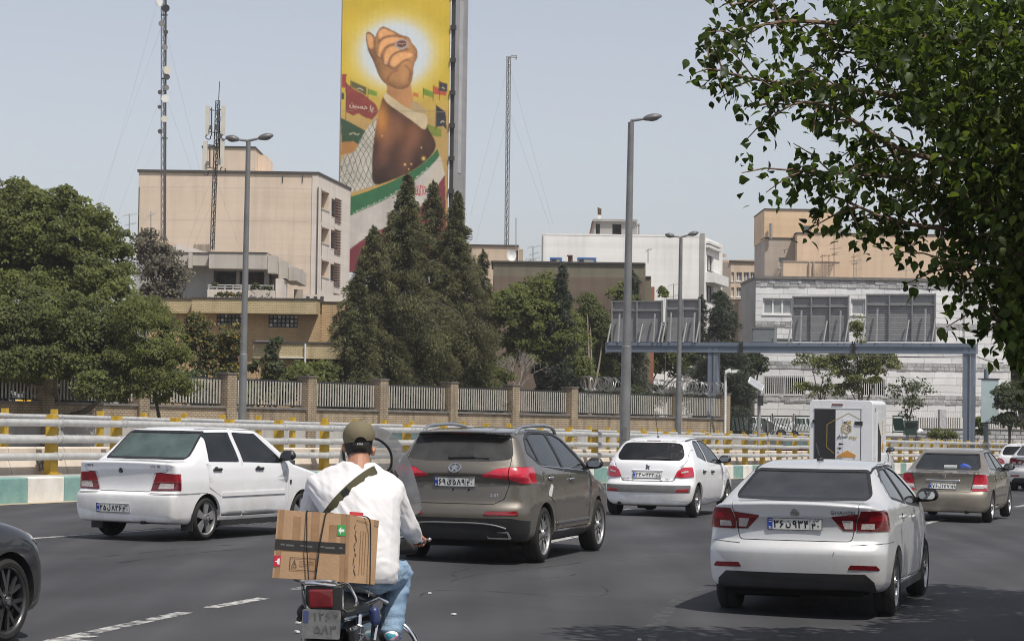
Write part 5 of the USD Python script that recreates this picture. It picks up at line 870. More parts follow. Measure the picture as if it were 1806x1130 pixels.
# ================================================================ billboard
FBb = face(604, 0, 188, 0.0)
def art():
    """the printed picture as colours on a grid of points; coordinates a = enlarged photograph units."""
    import shapely
    xs, ys = np.arange(592, 801, 1.2), np.arange(-30, 481, 1.2); PX, PY = np.meshgrid(xs, ys, indexing='ij')
    # straight edges of the sheet, from the photograph
    l = 604.5 - (PY) * 7.0 / 478; r = 795.0 - PY * 9.0 / 478; s = (PX - 592) / 208.0; PX = l + (r - l) * s
    X, Y = (PX - 590) * 4.519, (PY - 10) * 4.519; C = np.zeros(X.shape + (3,))
    n = lambda sc, sd=0: meshkit.fbm(np.stack([X * sc, Y * sc, X * 0], -1), 4, sd)
    C[:] = (.56, .40, .035); g = sstep(500, 1000, Y)[..., None]; C = C * (1 - g) + np.array((.46, .30, .09)) * g
    C *= (.88 + .24 * n(.006)[..., None]); e = np.hypot((X - 485) / 330, (Y - 380) / 300); w = (1 - sstep(.72, 1.12, e))[..., None]; C = C * (1 - w) + np.array((.56, .62, .66)) * w
    w = np.exp(-((e - 1.0) / .22) ** 2)[..., None] * .5; C = C * (1 - w) + np.array((.68, .56, .16)) * w
    def fill(poly, col, soft=3.0, a=1.0, shade=None):
        p = Polygon(poly) if not hasattr(poly, 'area') else poly; p = p.buffer(0); m = shapely.contains_xy(p, X, Y).astype(float)
        from scipy.ndimage import gaussian_filter
        if soft: m = gaussian_filter(m, soft / 5.4)
        c = np.array(col, float); c = c if shade is None else c * shade[..., None]
        nonlocal C
        C = C * (1 - m[..., None] * a) + c * m[..., None] * a; return m
    def round_(p, rad, lo):
        from scipy.ndimage import gaussian_filter
        m = shapely.contains_xy(p, X, Y).astype(float); return lo + (1.12 - lo) * np.clip((gaussian_filter(m, rad / 5.4 * 1.6, mode='nearest') - .42) / .5, 0, 1) ** .8
    def line(pts, wd, col, a=1.0, soft=2.5): return fill(LineString(pts).buffer(wd), col, soft, a)
    sm = lambda pts: chaikin(np.array(pts), 2)
    fill([(0, 900), (900, 860), (900, 2200), (0, 2200)], (.40, .26, .10), 40, .7)
    wav = .8 + .5 * n(.012, 3)
    for q, c in (([(58, 550), (97, 548), (92, 660), (58, 655)], (.30, .05, .035)), ([(88, 615), (160, 670), (240, 715), (330, 790), (352, 850), (300, 912), (240, 892), (190, 862), (150, 880), (92, 850)], (.22, .045, .035)), ([(130, 600), (256, 655), (252, 718), (190, 680), (135, 650)], (.10, .09, .035)),
                 ([(268, 665), (340, 688), (338, 727), (268, 708)], (.15, .24, .03)), ([(625, 690), (668, 704), (668, 732), (625, 726)], (.50, .15, .05)), ([(708, 660), (786, 692), (784, 737), (708, 712)], (.15, .24, .03)), ([(790, 640), (892, 690), (890, 722), (790, 708)], (.42, .08, .04)), ([(835, 605), (900, 628), (900, 692), (835, 682)], (.05, .04, .04)),
                 ([(812, 795), (886, 850), (893, 992), (865, 962), (808, 972)], (.028, .028, .032)), ([(48, 895), (120, 930), (250, 1002), (252, 1060), (200, 1110), (58, 1090)], (.035, .07, .035)), ([(58, 1090), (150, 1082), (210, 1120), (190, 1170), (50, 1190)], (.36, .17, .05)), ([(735, 945), (856, 985), (850, 1050), (790, 1042), (740, 1010)], (.17, .20, .03)), ([(58, 695), (78, 700), (76, 750), (58, 750)], (.03, .05, .04))):
        fill(q, c, 3, 1, wav)
    for a, b in (((93, 615), (93, 910)), ((131, 600), (131, 660)), ((268, 660), (268, 745)), ((708, 660), (708, 735)), ((788, 640), (788, 765)), ((834, 600), (834, 750)), ((810, 792), (806, 990))): line([a, b], 2.5, (.06, .045, .03))
    tx = affinity.affine_transform(glyph_poly('yah'), [.36, .07, .07, -.42, 118, 805]); fill(affinity.rotate(tx, 0), (.50, .36, .28), 1.5)
    for pts in ([(160, 655), (185, 668), (205, 660), (238, 688)], [(100, 1012), (125, 1030), (150, 1012), (180, 1034), (205, 1020)], [(842, 640), (860, 655), (882, 668)], [(832, 930), (850, 936), (862, 915), (880, 938)]): line(sm(pts)[2:-6], 4, (.46, .40, .30))
    # woven cloth
    cl = Polygon(sm([(352, 870), (330, 905), (255, 985), (190, 1110), (160, 1175), (45, 1200), (42, 1520), (180, 1475), (300, 1440), (330, 1439), (345, 1100)])); fill(cl, (.50, .47, .40), 4, 1, .65 + .55 * n(.008, 5))
    k1 = np.abs(((X * .80 + (Y) * .42 + 14 * np.sin(Y * .012)) / 34) % 1 - .5); k2 = np.abs(((X * .80 - (Y) * .42 + 10 * np.sin(Y * .02)) / 34) % 1 - .5); mk = ((k1 < .06) | (k2 < .06)) & shapely.contains_xy(cl, X, Y); C[mk] = C[mk] * .25
    for yy in (1290, 1365, 1430): line([(45, yy), (165, yy - 40)], 3, (.10, .10, .10), .7)
    # sleeve
    sl = Polygon(sm([(388, 712), (470, 770), (590, 850), (742, 878), (730, 960), (790, 1050), (818, 1140), (700, 1280), (600, 1335), (430, 1405), (296, 1445), (298, 1250), (312, 1080), (340, 900), (365, 800)])); fill(sl, (.105, .045, .026), 4, 1, round_(sl, 60, .35) * (.8 + .5 * n(.01, 9)) * (.85 + .3 * np.sin((X * .8 + Y * .35) * .035 + 4 * n(.006, 8))))
    w = np.exp(-(((X - 372) / 60) ** 2 + ((Y - 900) / 130) ** 2))[..., None] * shapely.contains_xy(sl, X, Y)[..., None]; C += w * np.array((.42, .17, .03)); w = np.exp(-(((X - 560) / 190) ** 2 + ((Y - 1010) / 120) ** 2))[..., None] * shapely.contains_xy(sl, X, Y)[..., None]; C += w * np.array((.08, .030, .008))
    line(sm([(785, 1030), (835, 1170), (800, 1300)])[2:-4], 8, (.62, .48, .14), .6, 5)
    skin = (.44, .215, .085)
    fill(sm([(398, 600), (425, 660), (405, 700), (510, 770), (600, 840), (632, 770), (615, 690), (612, 620)]), skin, 3, 1, .72 + .25 * sstep(400, 620, X) + .2 * n(.02, 2))
    fill(sm([(622, 752), (690, 790), (748, 866), (640, 852), (585, 838), (610, 800)]), (.40, .29, .15), 3)
    fill(sm([(386, 735), (398, 688), (470, 745), (560, 812), (640, 850), (748, 868), (738, 960), (720, 1000), (640, 935), (520, 850), (430, 790)]), (.52, .42, .26), 3, 1, .8 + .4 * n(.015, 4))
    fi = Polygon(sm([(246, 225), (275, 208), (315, 238), (322, 262), (340, 215), (375, 166), (425, 180), (530, 238), (595, 252), (615, 300), (662, 352), (662, 420), (632, 470), (628, 560), (604, 645), (520, 678), (400, 625), (355, 570), (316, 460), (262, 350)]))
    fill(fi, skin, 3, 1, round_(fi, 26, .45) * .95 * (.55 + .55 * sstep(280, 620, X + (420 - Y) * .35)) + .25 * (n(.02, 7) - .5) + .12 * sstep(520, 240, Y)); w = np.exp(-(((X - 420) / 90) ** 2 + ((Y - 570) / 60) ** 2))[..., None]; C += w * np.array((.08, .035, .01))
    for q, b_ in (([(338, 215), (380, 170), (440, 195), (530, 240), (440, 245), (380, 262), (350, 300)], 1.15), ([(340, 395), (348, 330), (370, 270), (430, 240), (540, 250), (590, 258), (500, 300), (420, 320), (392, 370), (372, 415)], 1.22), ([(385, 440), (395, 370), (430, 320), (500, 315), (600, 340), (520, 370), (460, 395), (440, 440), (430, 475), (400, 470)], 1.18), ([(432, 470), (450, 400), (520, 360), (620, 370), (655, 400), (600, 430), (530, 450), (490, 500), (455, 500)], 1.2), ([(250, 235), (272, 212), (312, 240), (322, 300), (318, 350), (290, 360), (265, 340)], 1.05)):
        p_ = Polygon(sm(q)).buffer(0); fill(p_, np.array((.56, .28, .115)) * b_, 4, .9, round_(p_, 9, .30) * (.85 + .3 * n(.03, 1)))
    for pts in ([(324, 262), (318, 330), (345, 410), (385, 428), (400, 470), (440, 490), (465, 508), (520, 475), (600, 445)], [(345, 300), (385, 265), (460, 248), (540, 252)], [(378, 412), (395, 350), (440, 322), (500, 312)], [(434, 476), (448, 418), (500, 375), (600, 352)], [(265, 345), (300, 400), (330, 430)], [(500, 520), (450, 545), (420, 600)], [(560, 480), (600, 520), (590, 600)]):
        line(spline(pts, 30), 4.0, (.085, .028, .012), .85, 6)
    for q in ([(255, 250), (262, 225), (278, 235), (268, 290)], [(343, 400), (348, 380), (372, 405), (360, 416)], [(388, 462), (394, 440), (428, 462), (415, 476)], [(438, 470), (444, 448), (466, 466), (455, 480)]): fill(sm(q), (.55, .33, .19), 2, .8)
    fill(affinity.rotate(affinity.scale(Point(535, 312).buffer(1), 54, 40), -8), (.34, .32, .30), 2); fill(affinity.rotate(affinity.scale(Point(535, 308).buffer(1), 40, 28), -8), (.16, .05, .035), 2); line([(500, 312), (520, 304), (540, 310), (565, 303)], 3, (.42, .36, .30), .8, 1)
    line([(55, 838), (600, 850), (885, 850)], 1.5, (.30, .24, .14), .6, 1)
    # flag
    B = lambda pts: [(x, y + 1039) for x, y in pts]
    gt = spline(B([(20, 500), (250, 442), (430, 370), (600, 290), (740, 190), (822, 100)]), 40); gb = spline(B([(20, 690), (200, 602), (400, 510), (620, 370), (750, 260), (838, 160)]), 40); rt = spline(B([(20, 985), (150, 880), (280, 790), (420, 722), (600, 635), (780, 450), (880, 310)]), 40)
    fold = .75 + .5 * n(.007, 11)
    fill(np.vstack([gb, rt[::-1]]), (.47, .44, .40), 3, 1, fold); fill(np.vstack([rt, [(900, 2200), (0, 2200)]]), (.17, .032, .042), 3, 1, fold); fill(np.vstack([gb, rt[::-1]]), (.47, .44, .40), 3, 1, fold); fill(np.vstack([gt, gb[::-1]]), (.030, .125, .05), 3, 1, .8 + .4 * n(.012, 12))
    fill(np.vstack([B([(838, 160), (860, 200), (872, 300), (790, 440), (700, 430)])]), (.50, .44, .34), 6, .7)
    line(gt[:22], 3, (.60, .34, .05), .9); line(gt[22:], 2, (.30, .20, .06), .7)
    for k in range(6, 34):
        q = gb[k] - [0, 14]; 
        if k % 2: line([q + [-6, 2], q + [5, -3]], 3.0, (.42, .48, .40), .9, 1)
        line([gb[k] - [8, 6], gb[k] - [-7, 12]], 2.0, (.42, .46, .38), .8, 1)
    for dx, r_ in ((-34, 26), (-12, 20), (12, 20), (34, 26)):
        c_ = np.array((684 + dx * .6, 1039 + 436)); a_ = np.linspace(-1.2, 1.2, 12) + (math.pi if dx < 0 else 0); line(np.stack([c_[0] + r_ * .8 * np.cos(a_), c_[1] + 36 * np.sin(a_)], 1), 4, (.42, .05, .06), .95, 1)
    line([(686, 1039 + 395), (680, 1039 + 478)], 5, (.42, .05, .06), .95, 1)
    for x, y, r_ in ((710, 1220, 13), (562, 1268, 8), (612, 1265, 6), (694, 975, 5), (380, 1040, 5), (693, 1134, 5), (592, 1305, 5)): w = np.exp(-(((X - x) ** 2 + (Y - y) ** 2) / r_ ** 2))[..., None]; C = C * (1 - w) + np.array((.80, .52, .16)) * w
    C *= (.93 + .10 * n(.05, 21) + .012 * np.sin(X * .14))[..., None]
    C *= np.where(np.abs((Y - 838) % 400) < 3, .8, 1)[..., None]
    v = np.array([FBb.pt(*FBb.uv(a, b), .12) for a, b in zip(PX.ravel(), PY.ravel())])
    i, j = np.meshgrid(np.arange(len(xs) - 1), np.arange(len(ys) - 1), indexing='ij'); m = len(ys); q = np.stack([i * m + j, i * m + j + 1, (i + 1) * m + j + 1, (i + 1) * m + j], -1).reshape(-1, 4)
    return trimesh.Trimesh(v, np.vstack([q[:, [0, 1, 2]], q[:, [0, 2, 3]]]), process=False), np.clip(C, .005, .9).reshape(-1, 3)
PRINT = usdkit.material(stage, '/World/Looks/printed_vinyl', {'a': ('attribute', {'attribute': 'tint'}), 'p': ('principled_bsdf', {'roughness': .6, 'specular_ior_level': .3})}, [('a.color', 'p.base_color')], surface='p.BSDF')
bbase = P(700, 478, 188); bb = thing('billboard', 'huge vertical billboard with a raised fist over a waving flag', 'billboard', [bbase[0], bbase[1], 0])
am, ac = art(); part(bb, 'poster', am, PRINT, color=ac)
u0, u1_ = FBb.uv(600, 240)[0], FBb.uv(791, 240)[0]; zb0, zb1 = FBb.uv(690, 478)[1], FBb.uv(690, -40)[1]
BBG = render_mat('grey_billboard_side', (.25, .25, .255), .10, .3); part(bb, 'frame', FBb.box(u0 - .05, u1_ + .1, zb0 - .05, zb1, -1.6, .08), METAL)
FBs = Face(FBb.pt(u1_ + .35, 0, -.2), (math.sin(math.radians(17)), math.cos(math.radians(17)), 0)); ls = 3.4
part(bb, 'side_panel', FBs.box(0, ls, zb0, zb1, -.3, 0), BBG); part(bb, 'side_print', FBs.box(ls * .35, ls * .62, zb0 + 8, zb1 - 1.5, .0, .03), render_mat('faded_side_print', (.36, .36, .37), .2, .5)); part(bb, 'corner_column', FBb.box(u1_ + .12, u1_ + .42, -1, zb1, -.5, .02), IRON); part(bb, 'edge_strip', FBb.box(u1_ + .02, u1_ + .11, zb0, zb1, .05, .16), FRW)
for k in range(9): part(bb, 'bracket', FBb.box(u1_ + .05, u1_ + .5, zb0 + 1 + k * 2.6, zb0 + 1.35 + k * 2.6, .03, .3), IRON)
part(bb, 'support_column', bar(FBb.pt((u0 + u1_) / 2, -3, -1), FBb.pt((u0 + u1_) / 2, zb0 + 1, -1), .6, 16), METAL); part(bb, 'rear_frame', FBb.box(u0 + .4, u1_, zb0 + .3, zb1 - .2, -6, -1.7), IRON)
# ================================================================ lattice masts
MASTP = mat('pale_mast_steel', (.20, .20, .20), .5, metal=.4); MASTD = mat('dark_mast_steel', (.08, .075, .07), .6, metal=.3); PANEL = mat('antenna_panel_cream', (.52, .50, .43), .5, var=.06)
def lattice(label, base, top, w, bay, mt, ring_every=0):
    base, top = np.asarray(base, float), np.asarray(top, float); t = thing('lattice_mast', label, 'mast', base); n = max(2, int(np.linalg.norm(top - base) / bay)); cs = [np.array([w / 2 * math.cos(a), w / 2 * math.sin(a), 0]) for a in (-2.4, -.5, 1.57)]
    for c in cs: part(t, 'leg', bar(base + c, top + c, .032, 5), mt)
    br = []
    for k in range(n):
        p, q = base + (top - base) * k / n, base + (top - base) * (k + 1) / n
        for i in range(3): br += [bar(p + cs[i], q + cs[(i + 1) % 3], .016, 4), bar(q + cs[i], q + cs[(i + 1) % 3], .014, 4)]
    part(t, 'bracing', cat(br), mt); t.top, t.base = top, base; return t
GUY = mat('guy_wire', (.30, .30, .30), .5)
def guys(t, targets):
    for f_, e in targets: part(t, 'guy_wire', bar(t.base + (t.top - t.base) * f_, e, .005, 3), GUY)
def mdish(t, px, py, d, r, m_, az=0.0):
    c = P(px, py, d); m = lathe([(0.14, .001), (.10, r * .8), (0, r), (-.04, r), (-.04, .001)], 16); m.apply_transform(trimesh.transformations.rotation_matrix(az, [0, 0, 1])); m.apply_translation(c); part(t, 'dish', m, m_, 40); part(t, 'dish_mount', bar(c, c + [0, .5, 0], .03, 5), MASTD)
m1 = lattice('very tall pale lattice mast hung with small dishes at the far left', P(288, 426, 158), P(288.5, -60, 158), .36, .55, MASTP)
for py, dx, r, m_, az in ((5, -8, .26, FRW, .8), (15, 4, .26, IRON, 0), (42, -4, .2, MASTP, .5), (57, 4, .16, MASTD, 0), (84, 2, .2, MASTP, .4), (124, 6, .28, PANEL, .6), (136, 6, .2, MASTD, 0), (155, 5, .18, MASTP, .5), (163, -6, .16, MASTD, 0), (174, 3, .27, FRW, .2), (189, -7, .13, MASTD, 0), (210, 1, .22, PANEL, .4), (232, -6, .16, MASTD, 0)): mdish(m1, 288.5 + dx, py, 157.4, r, m_, az)
for py in (27, 139, 244): part(m1, 'cross_arm', bar(P(284, py, 157.6), P(296, py, 157.6), .04, 5), MASTD)
part(m1, 'feeder_cable', bar(P(291, 426, 157.5), P(292.5, -50, 157.5), .07, 5), MASTD)
guys(m1, [(.80, P(165, 380, 158)), (.55, P(200, 400, 158)), (.80, P(352, 300, 165)), (.55, P(340, 305, 165)), (.95, P(180, 360, 170)), (.4, P(240, 330, 150))])
m2 = lattice('short dark lattice mast carrying four cream antenna panels', P(374, 441, 146), P(384, 178, 146), .30, .42, MASTD)
for x0, y0, y1 in ((366, 187, 238), (362, 249, 301), (393.5, 187, 238), (392, 246, 295)):
    m = bx(P(x0, (y0 + y1) / 2, 145.5), (.25, .16, (y1 - y0) * 146 / FL)); part(m2, 'antenna_panel', m, PANEL)
    for yy in (y0 + 6, y1 - 6): part(m2, 'panel_arm', bar(P(x0, yy, 145.6), P(380 if x0 > 380 else 378, yy + 2, 146), .03, 5), MASTD)
    part(m2, 'cable_loop', tube(spline([P(x0, y1, 145.5), P(x0 - 2, y1 + 6, 145.4), P(x0 + 3, y1 + 8, 145.4), P(x0 + 5, y1 + 2, 145.4)], 10), .035, 5), IRON)
for px, y0, y1 in ((373, 190, 240), (387, 195, 290), (370, 255, 295), (388, 250, 285)): part(m2, 'pole', bar(P(px, y0, 145.6), P(px, y1, 145.6), .045, 6), MASTD)
for px, y, s_ in ((386, 210, .3), (383, 225, .35), (388, 240, .3), (372, 225, .25), (384, 200, .22), (386, 285, .35), (366, 288, .25)): part(m2, 'radio_unit', bx(P(px, y, 145.4), (s_ * .6, .2, s_)), MASTD if y < 280 else MASTP)
part(m2, 'lightning_rod', bar(P(385.5, 178, 146), P(387.5, 144, 146), .025, 4), MASTD)
guys(m2, [(.55, P(330, 432, 150)), (.5, P(420, 430, 150)), (.35, P(340, 437, 150))])
m3_ = lattice('slender pale lattice mast right of the billboard', P(893, 461, 168), P(897, 100, 168), .34, .55, MASTP); part(m3_, 'top_arm', bar(P(896, 101, 168), P(912, 101, 168), .05, 5), MASTP); part(m3_, 'top_cage', cat([bar(P(901, 98, 168), P(911, 98, 168), .03, 4), bar(P(911, 98, 168), P(910, 106, 168), .03, 4)]), MASTP); guys(m3_, [(.75, P(970, 400, 180)), (.97, P(975, 395, 180)), (.7, P(835, 440, 172)), (.97, P(830, 380, 172))])
# ================================================================ sign gantry
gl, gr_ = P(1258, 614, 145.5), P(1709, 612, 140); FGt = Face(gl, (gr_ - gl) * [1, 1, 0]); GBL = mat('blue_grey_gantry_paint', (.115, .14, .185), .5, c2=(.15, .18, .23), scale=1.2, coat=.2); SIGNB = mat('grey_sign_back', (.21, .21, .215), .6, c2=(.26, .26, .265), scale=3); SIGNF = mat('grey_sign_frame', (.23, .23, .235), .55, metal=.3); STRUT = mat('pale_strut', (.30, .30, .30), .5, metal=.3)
gn = thing('sign_gantry', 'blue grey steel gantry carrying four road signs seen from behind', 'gantry', [gl[0], gl[1], float(GZ(gl[0], gl[1]))])
for x0, x1 in ((1250, 1267), (1700, 1719)):
    cx = (x0 + x1) / 2; u_a, u_b = FGt.uv(x0, 700)[0], FGt.uv(x1, 700)[0]; uc = (u_a + u_b) / 2; hw = (u_b - u_a) / 2; zt_ = FGt.uv(cx, 606)[1]
    part(gn, 'post', cat([FGt.box(uc - hw, uc - hw * .25, -1.6, zt_, -.3, .3), FGt.box(uc - hw * .25, uc + hw * .25, -1.6, zt_, -.22, .22), FGt.box(uc + hw * .25, uc + hw, -1.6, zt_, -.3, .3)]), GBL); part(gn, 'post_highlight', FGt.box(uc + hw * .22, uc + hw * .38, -1.5, zt_ - .5, .22, .305), STRUT)  # pale strip paints the bright sunlit line down each post
    for k in range(4): part(gn, 'post_bolt', FGt.box(uc - hw + k * hw * .6, uc - hw + k * hw * .6 + .05, zt_ - .02, zt_ + .28, -.2, .2), IRON)
for k, (a, b) in enumerate(((0, .25), (.27, .62), (.64, 1.0))):
    za, zb_ = FGt.uv(1400, 622.5)[1], FGt.uv(1400, 604.5)[1]; part(gn, 'beam_flange', FGt.box(FGt.uv(1072, 612)[0], FGt.uv(1723, 612)[0], za + (zb_ - za) * a, za + (zb_ - za) * b, -.35, .35 - .07 * (k == 1)), GBL)
part(gn, 'beam_end', FGt.pbox(1071, 1072.6, 604, 623, -.36, .36), GBL)
for x in (1310, 1508): part(gn, 'beam_joint', cat([FGt.pbox(x - 3, x - 1, 602, 624, .36, .44), FGt.pbox(x + 1, x + 3, 602, 624, .36, .44)]), IRON)
for k, (x0, x1, y0, y1, lean, lab) in enumerate(((1078, 1168, 530, 604, 3, 'leftmost grey road sign on the gantry, seen from behind'), (1174, 1234, 527, 604, 2, 'narrow grey road sign on the gantry crossed by the small lamp'), (1397, 1497, 522, 602, -2, 'grey road sign on the gantry before the stone house'), (1527, 1650, 518, 602, -1, 'largest grey road sign at the right of the gantry'))):
    t = thing('road_sign_back', lab, 'road sign', FGt.pt(FGt.uv(x0, 600)[0], FGt.uv(x0, 602)[1])); part(t, 'backing', FGt.pbox(x0 + 1, x1 - 1, y0 + 1, y1, -.30, -.22), SIGNB); n = 19
    for i in range(n): yy = y0 + 1.5 + (y1 - y0 - 3) * i / n; part(t, 'slat', FGt.pbox(x0 + 1, x1 - 1, yy, yy + (y1 - y0) / n * .84, -.2, -.13), SIGNB)
    ncol = 3 if x1 - x0 > 95 else 2
    for i in range(ncol + 1): xx = x0 + (x1 - x0 - 2) * i / ncol; part(t, 'frame_post', FGt.pbox(xx, xx + 2.2, y0 - (1 if i == ncol else 0), y1, -.12, .02), SIGNF)
    yy = y0 + (y1 - y0) * .22; part(t, 'frame_rail', FGt.pbox(x0, x1, yy, yy + 2.2, -.11, .0), SIGNF); part(t, 'frame_rail', FGt.pbox(x0, x1, y0, y0 + 1.6, -.11, .0), SIGNF)
    for f_, h_, ln in ((.0, .45, -3.5), (.17, .68, 0), (.62, .45, -4), (.86, .68, 0), (1.0, .48, -4)):
        xx = x0 + (x1 - x0) * f_; part(t, 'strut', bar(FGt.pt(*FGt.uv(xx + ln, y1), .38), FGt.pt(*FGt.uv(xx, y1 - (y1 - y0) * h_), .06), .055, 5), STRUT)
t = thing('signal_box', 'plain grey steel box standing on the gantry beam', 'box', FGt.pt(FGt.uv(1326, 603)[0], FGt.uv(1326, 603)[1])); part(t, 'case', FGt.pbox(1326, 1366, 579, 603.5, -.6, .0), mat('grey_box_paint', (.16, .18, .185), .5, coat=.2)); part(t, 'lid', FGt.pbox(1325.5, 1366.5, 577.5, 579.2, -.65, .05), SIGNF); part(t, 'latch', FGt.pbox(1362, 1363, 597, 601, .001, .05), IRON)
part(t, 'door', FGt.pbox(1328, 1364, 581, 602.5, .001, .025), mat('grey_box_door', (.17, .19, .195), .5, coat=.2))
# ================================================================ small things behind the rails on the right
FLw = face(1288, 765, 146, math.radians(-3)); t = thing('low_concrete_wall', 'low pale concrete wall under the green fence', 'wall', [FLw.o[0], FLw.o[1], float(GZ(FLw.o[0], FLw.o[1]))])
u = FLw.uv(1284, 770)[0]; ue = FLw.uv(1625, 770)[0]; ztw = FLw.o[2]
k = 0
while u < ue: l = 1.9; part(t, 'wall_panel', FLw.box(u + .015, u + l - .015, -1.8, ztw - .1, -.25, .0 + .015 * (k % 2)), A_CONC if k % 3 else R_CONC); u += l; k += 1
part(t, 'wall_cap', FLw.box(FLw.uv(1284, 770)[0], ue, ztw - .09, ztw + .02, -.3, .08), CAP)
GREEN = mat('dark_green_paint', (.012, .035, .026), .5, var=.2, coat=.3); HATCH = mat('pale_green_bar', (.19, .23, .20), .5)
tf = thing('green_fence', 'dark green metal fence of hatched panels on the low wall', 'fence', FLw.pt(0, ztw))
for x0, x1 in ((1289, 1321), (1325, 1360), (1364, 1398), (1402, 1436), (1574, 1597)):
    pn = part(tf, 'panel_frame', cat([FLw.pbox(x0, x1, 732.5, 734.5, -.06, .0), FLw.pbox(x0, x1, 760, 762, -.06, .0), FLw.pbox(x0, x0 + 1.6, 732, 764, -.06, .001), FLw.pbox(x1 - 1.6, x1, 732, 764, -.06, .001)]), GREEN); n = 11
    for i in range(n):
        xx = x0 + 2 + (x1 - x0 - 5) * i / n; part(pn, 'hatch_bar', bar(FLw.pt(*FLw.uv(xx + 2.5, 759), -.03), FLw.pt(*FLw.uv(xx - 1.0, 737), -.03), .03, 4), GREEN if x0 > 1500 or i % 3 == 2 else HATCH)
for x in (1323, 1362, 1400): part(tf, 'post', FLw.pbox(x - 1, x + 1, 729, 766, -.1, .02), GREEN)
t = thing('waste_bin', 'dark green wheeled waste bin at the end of the green fence', 'bin', on(1607, 146, 0)); part(t, 'body', FLw.pbox(1596, 1619, 745, 767, -1.0, -.1), GREEN); part(t, 'lid', FLw.pbox(1595, 1620, 741.5, 744.8, -1.05, .0), GREEN); part(t, 'handle', FLw.pbox(1600, 1615, 748, 749.2, -.09, .0), IRON)
solo('plastic_bag', tri(Manifold.batch_hull([Manifold.sphere(r, 10).translate(list(map(float, P(x, y, 145.3)))) for x, y, r in ((1620, 762, .14), (1625, 760, .12), (1622, 757, .08))])), FRW, 'white plastic bag leaning on the green waste bin', 'bag', smooth=40)
def pole(name, label, catg, px, d, y_top, r, m_, y_base=None):
    b = on(px, d, 0.0); tp = P(px, y_top, d); t = thing(name, label, catg, b); part(t, 'pole', tube([b, tp], r, 10), m_, 40); return t
t = pole('solar_lamp', 'pole with a tilted solar panel left of the stone house', 'solar lamp', 1339, 132, 682, .10, STRUT); c_ = P(1333, 677, 131.6); R_ = trimesh.transformations.rotation_matrix(.55, [0, 1, 0]) @ trimesh.transformations.rotation_matrix(.45, [1, 0, 0]); part(t, 'solar_panel', bx(c_, (.85, .75, .05), R_), mat('solar_cells', (.30, .31, .33), .25, var=.1, coat=.6)); part(t, 'panel_frame', cat([bx(c_ + (R_[:3, :3] @ np.array([x, y, .0])), (a, b_, .08), R_) for x, y, a, b_ in ((0, .38, .92, .04), (0, -.38, .92, .04), (.44, 0, .04, .8), (-.44, 0, .04, .8))]), FRW); part(t, 'battery_box', bx(P(1341, 706, 131.7), (.3, .2, .55)), IRON)
t = pole('camera_pole', 'white pole with two surveillance cameras beside the gantry post', 'camera pole', 1279.5, 140, 662, .07, FRW)
part(t, 'arm', tube(spline([P(1279.5, 662, 140), P(1281, 657.5, 140), P(1290, 656.5, 140)], 8), .06, 8), FRW)
for x, y, a in ((1283, 654, .45), (1297, 654.5, .1)): part(t, 'camera', bx(P(x, y, 139.8), (.42, .18, .17), trimesh.transformations.rotation_matrix(-a, [0, 1, 0])), FRW); part(t, 'lens', bx(P(x + (5 if a < .3 else -5.5), y + (.3 if a < .3 else 2), 139.7), (.08, .14, .13)), IRON)
t = pole('round_sign', 'dark back of a round road sign before the low wall', 'road sign', 1354, 118, 740, .045, STRUT); m = lathe([(-.02, .0005), (-.02, .30), (.02, .30), (.02, .0005)], 28); m.apply_translation(P(1354, 752.5, 117.8)); part(t, 'disc', m, mat('sign_back_dark', (.05, .055, .05), .6, var=.2)); part(t, 'sign_bracket', bar(P(1354, 745, 117.7), P(1354, 760, 117.7), .03, 6), STRUT)
t = pole('banner_pole', 'grey pole with a pale blue hanging banner at the far right', 'banner', 1739.5, 140, 651, .14, GBL); BAN = mat('pale_blue_banner', (.30, .38, .40), .7, c2=(.36, .44, .46), scale=1.2); FBn = face(1735, 700, 139.6); part(t, 'banner', FBn.pbox(1730.5, 1761, 669, 745, -.02, .02), BAN); part(t, 'banner_arm', FBn.pbox(1725, 1763, 667, 669, -.06, .06), IRON); part(t, 'banner_arm', FBn.pbox(1733, 1758, 744.5, 746.5, -.06, .06), IRON)
t = pole('far_lamp', 'thin far lamp arm between gantry and tree at the right edge', 'street lamp', 1733, 175, 640, .07, STEEL); part(t, 'arm', tube(spline([P(1733, 645, 175), P(1748, 637, 175), P(1765, 634, 175)], 10), .05, 6), STEEL); part(t, 'lamp_head', tri(Manifold.sphere(1, 14).scale([.32, .15, .10]).translate(list(map(float, P(1769, 634, 175))))), LAMPW, 40)
for a, b in (((1722, 628), (1770, 640)), ((1430, 624), (1700, 628))): 
    p0, p1 = P(*a, 150), P(*b, 150); solo('overhead_cable', tube([p0 + (p1 - p0) * s + [0, 0, -.5 * s * (1 - s) * 4 * .2] for s in np.linspace(0, 1, 10)], .03, 4), IRON, 'thin cable sagging from the right gantry post' if a[0] > 1500 else 'thin cable running under the gantry beam', 'cable')
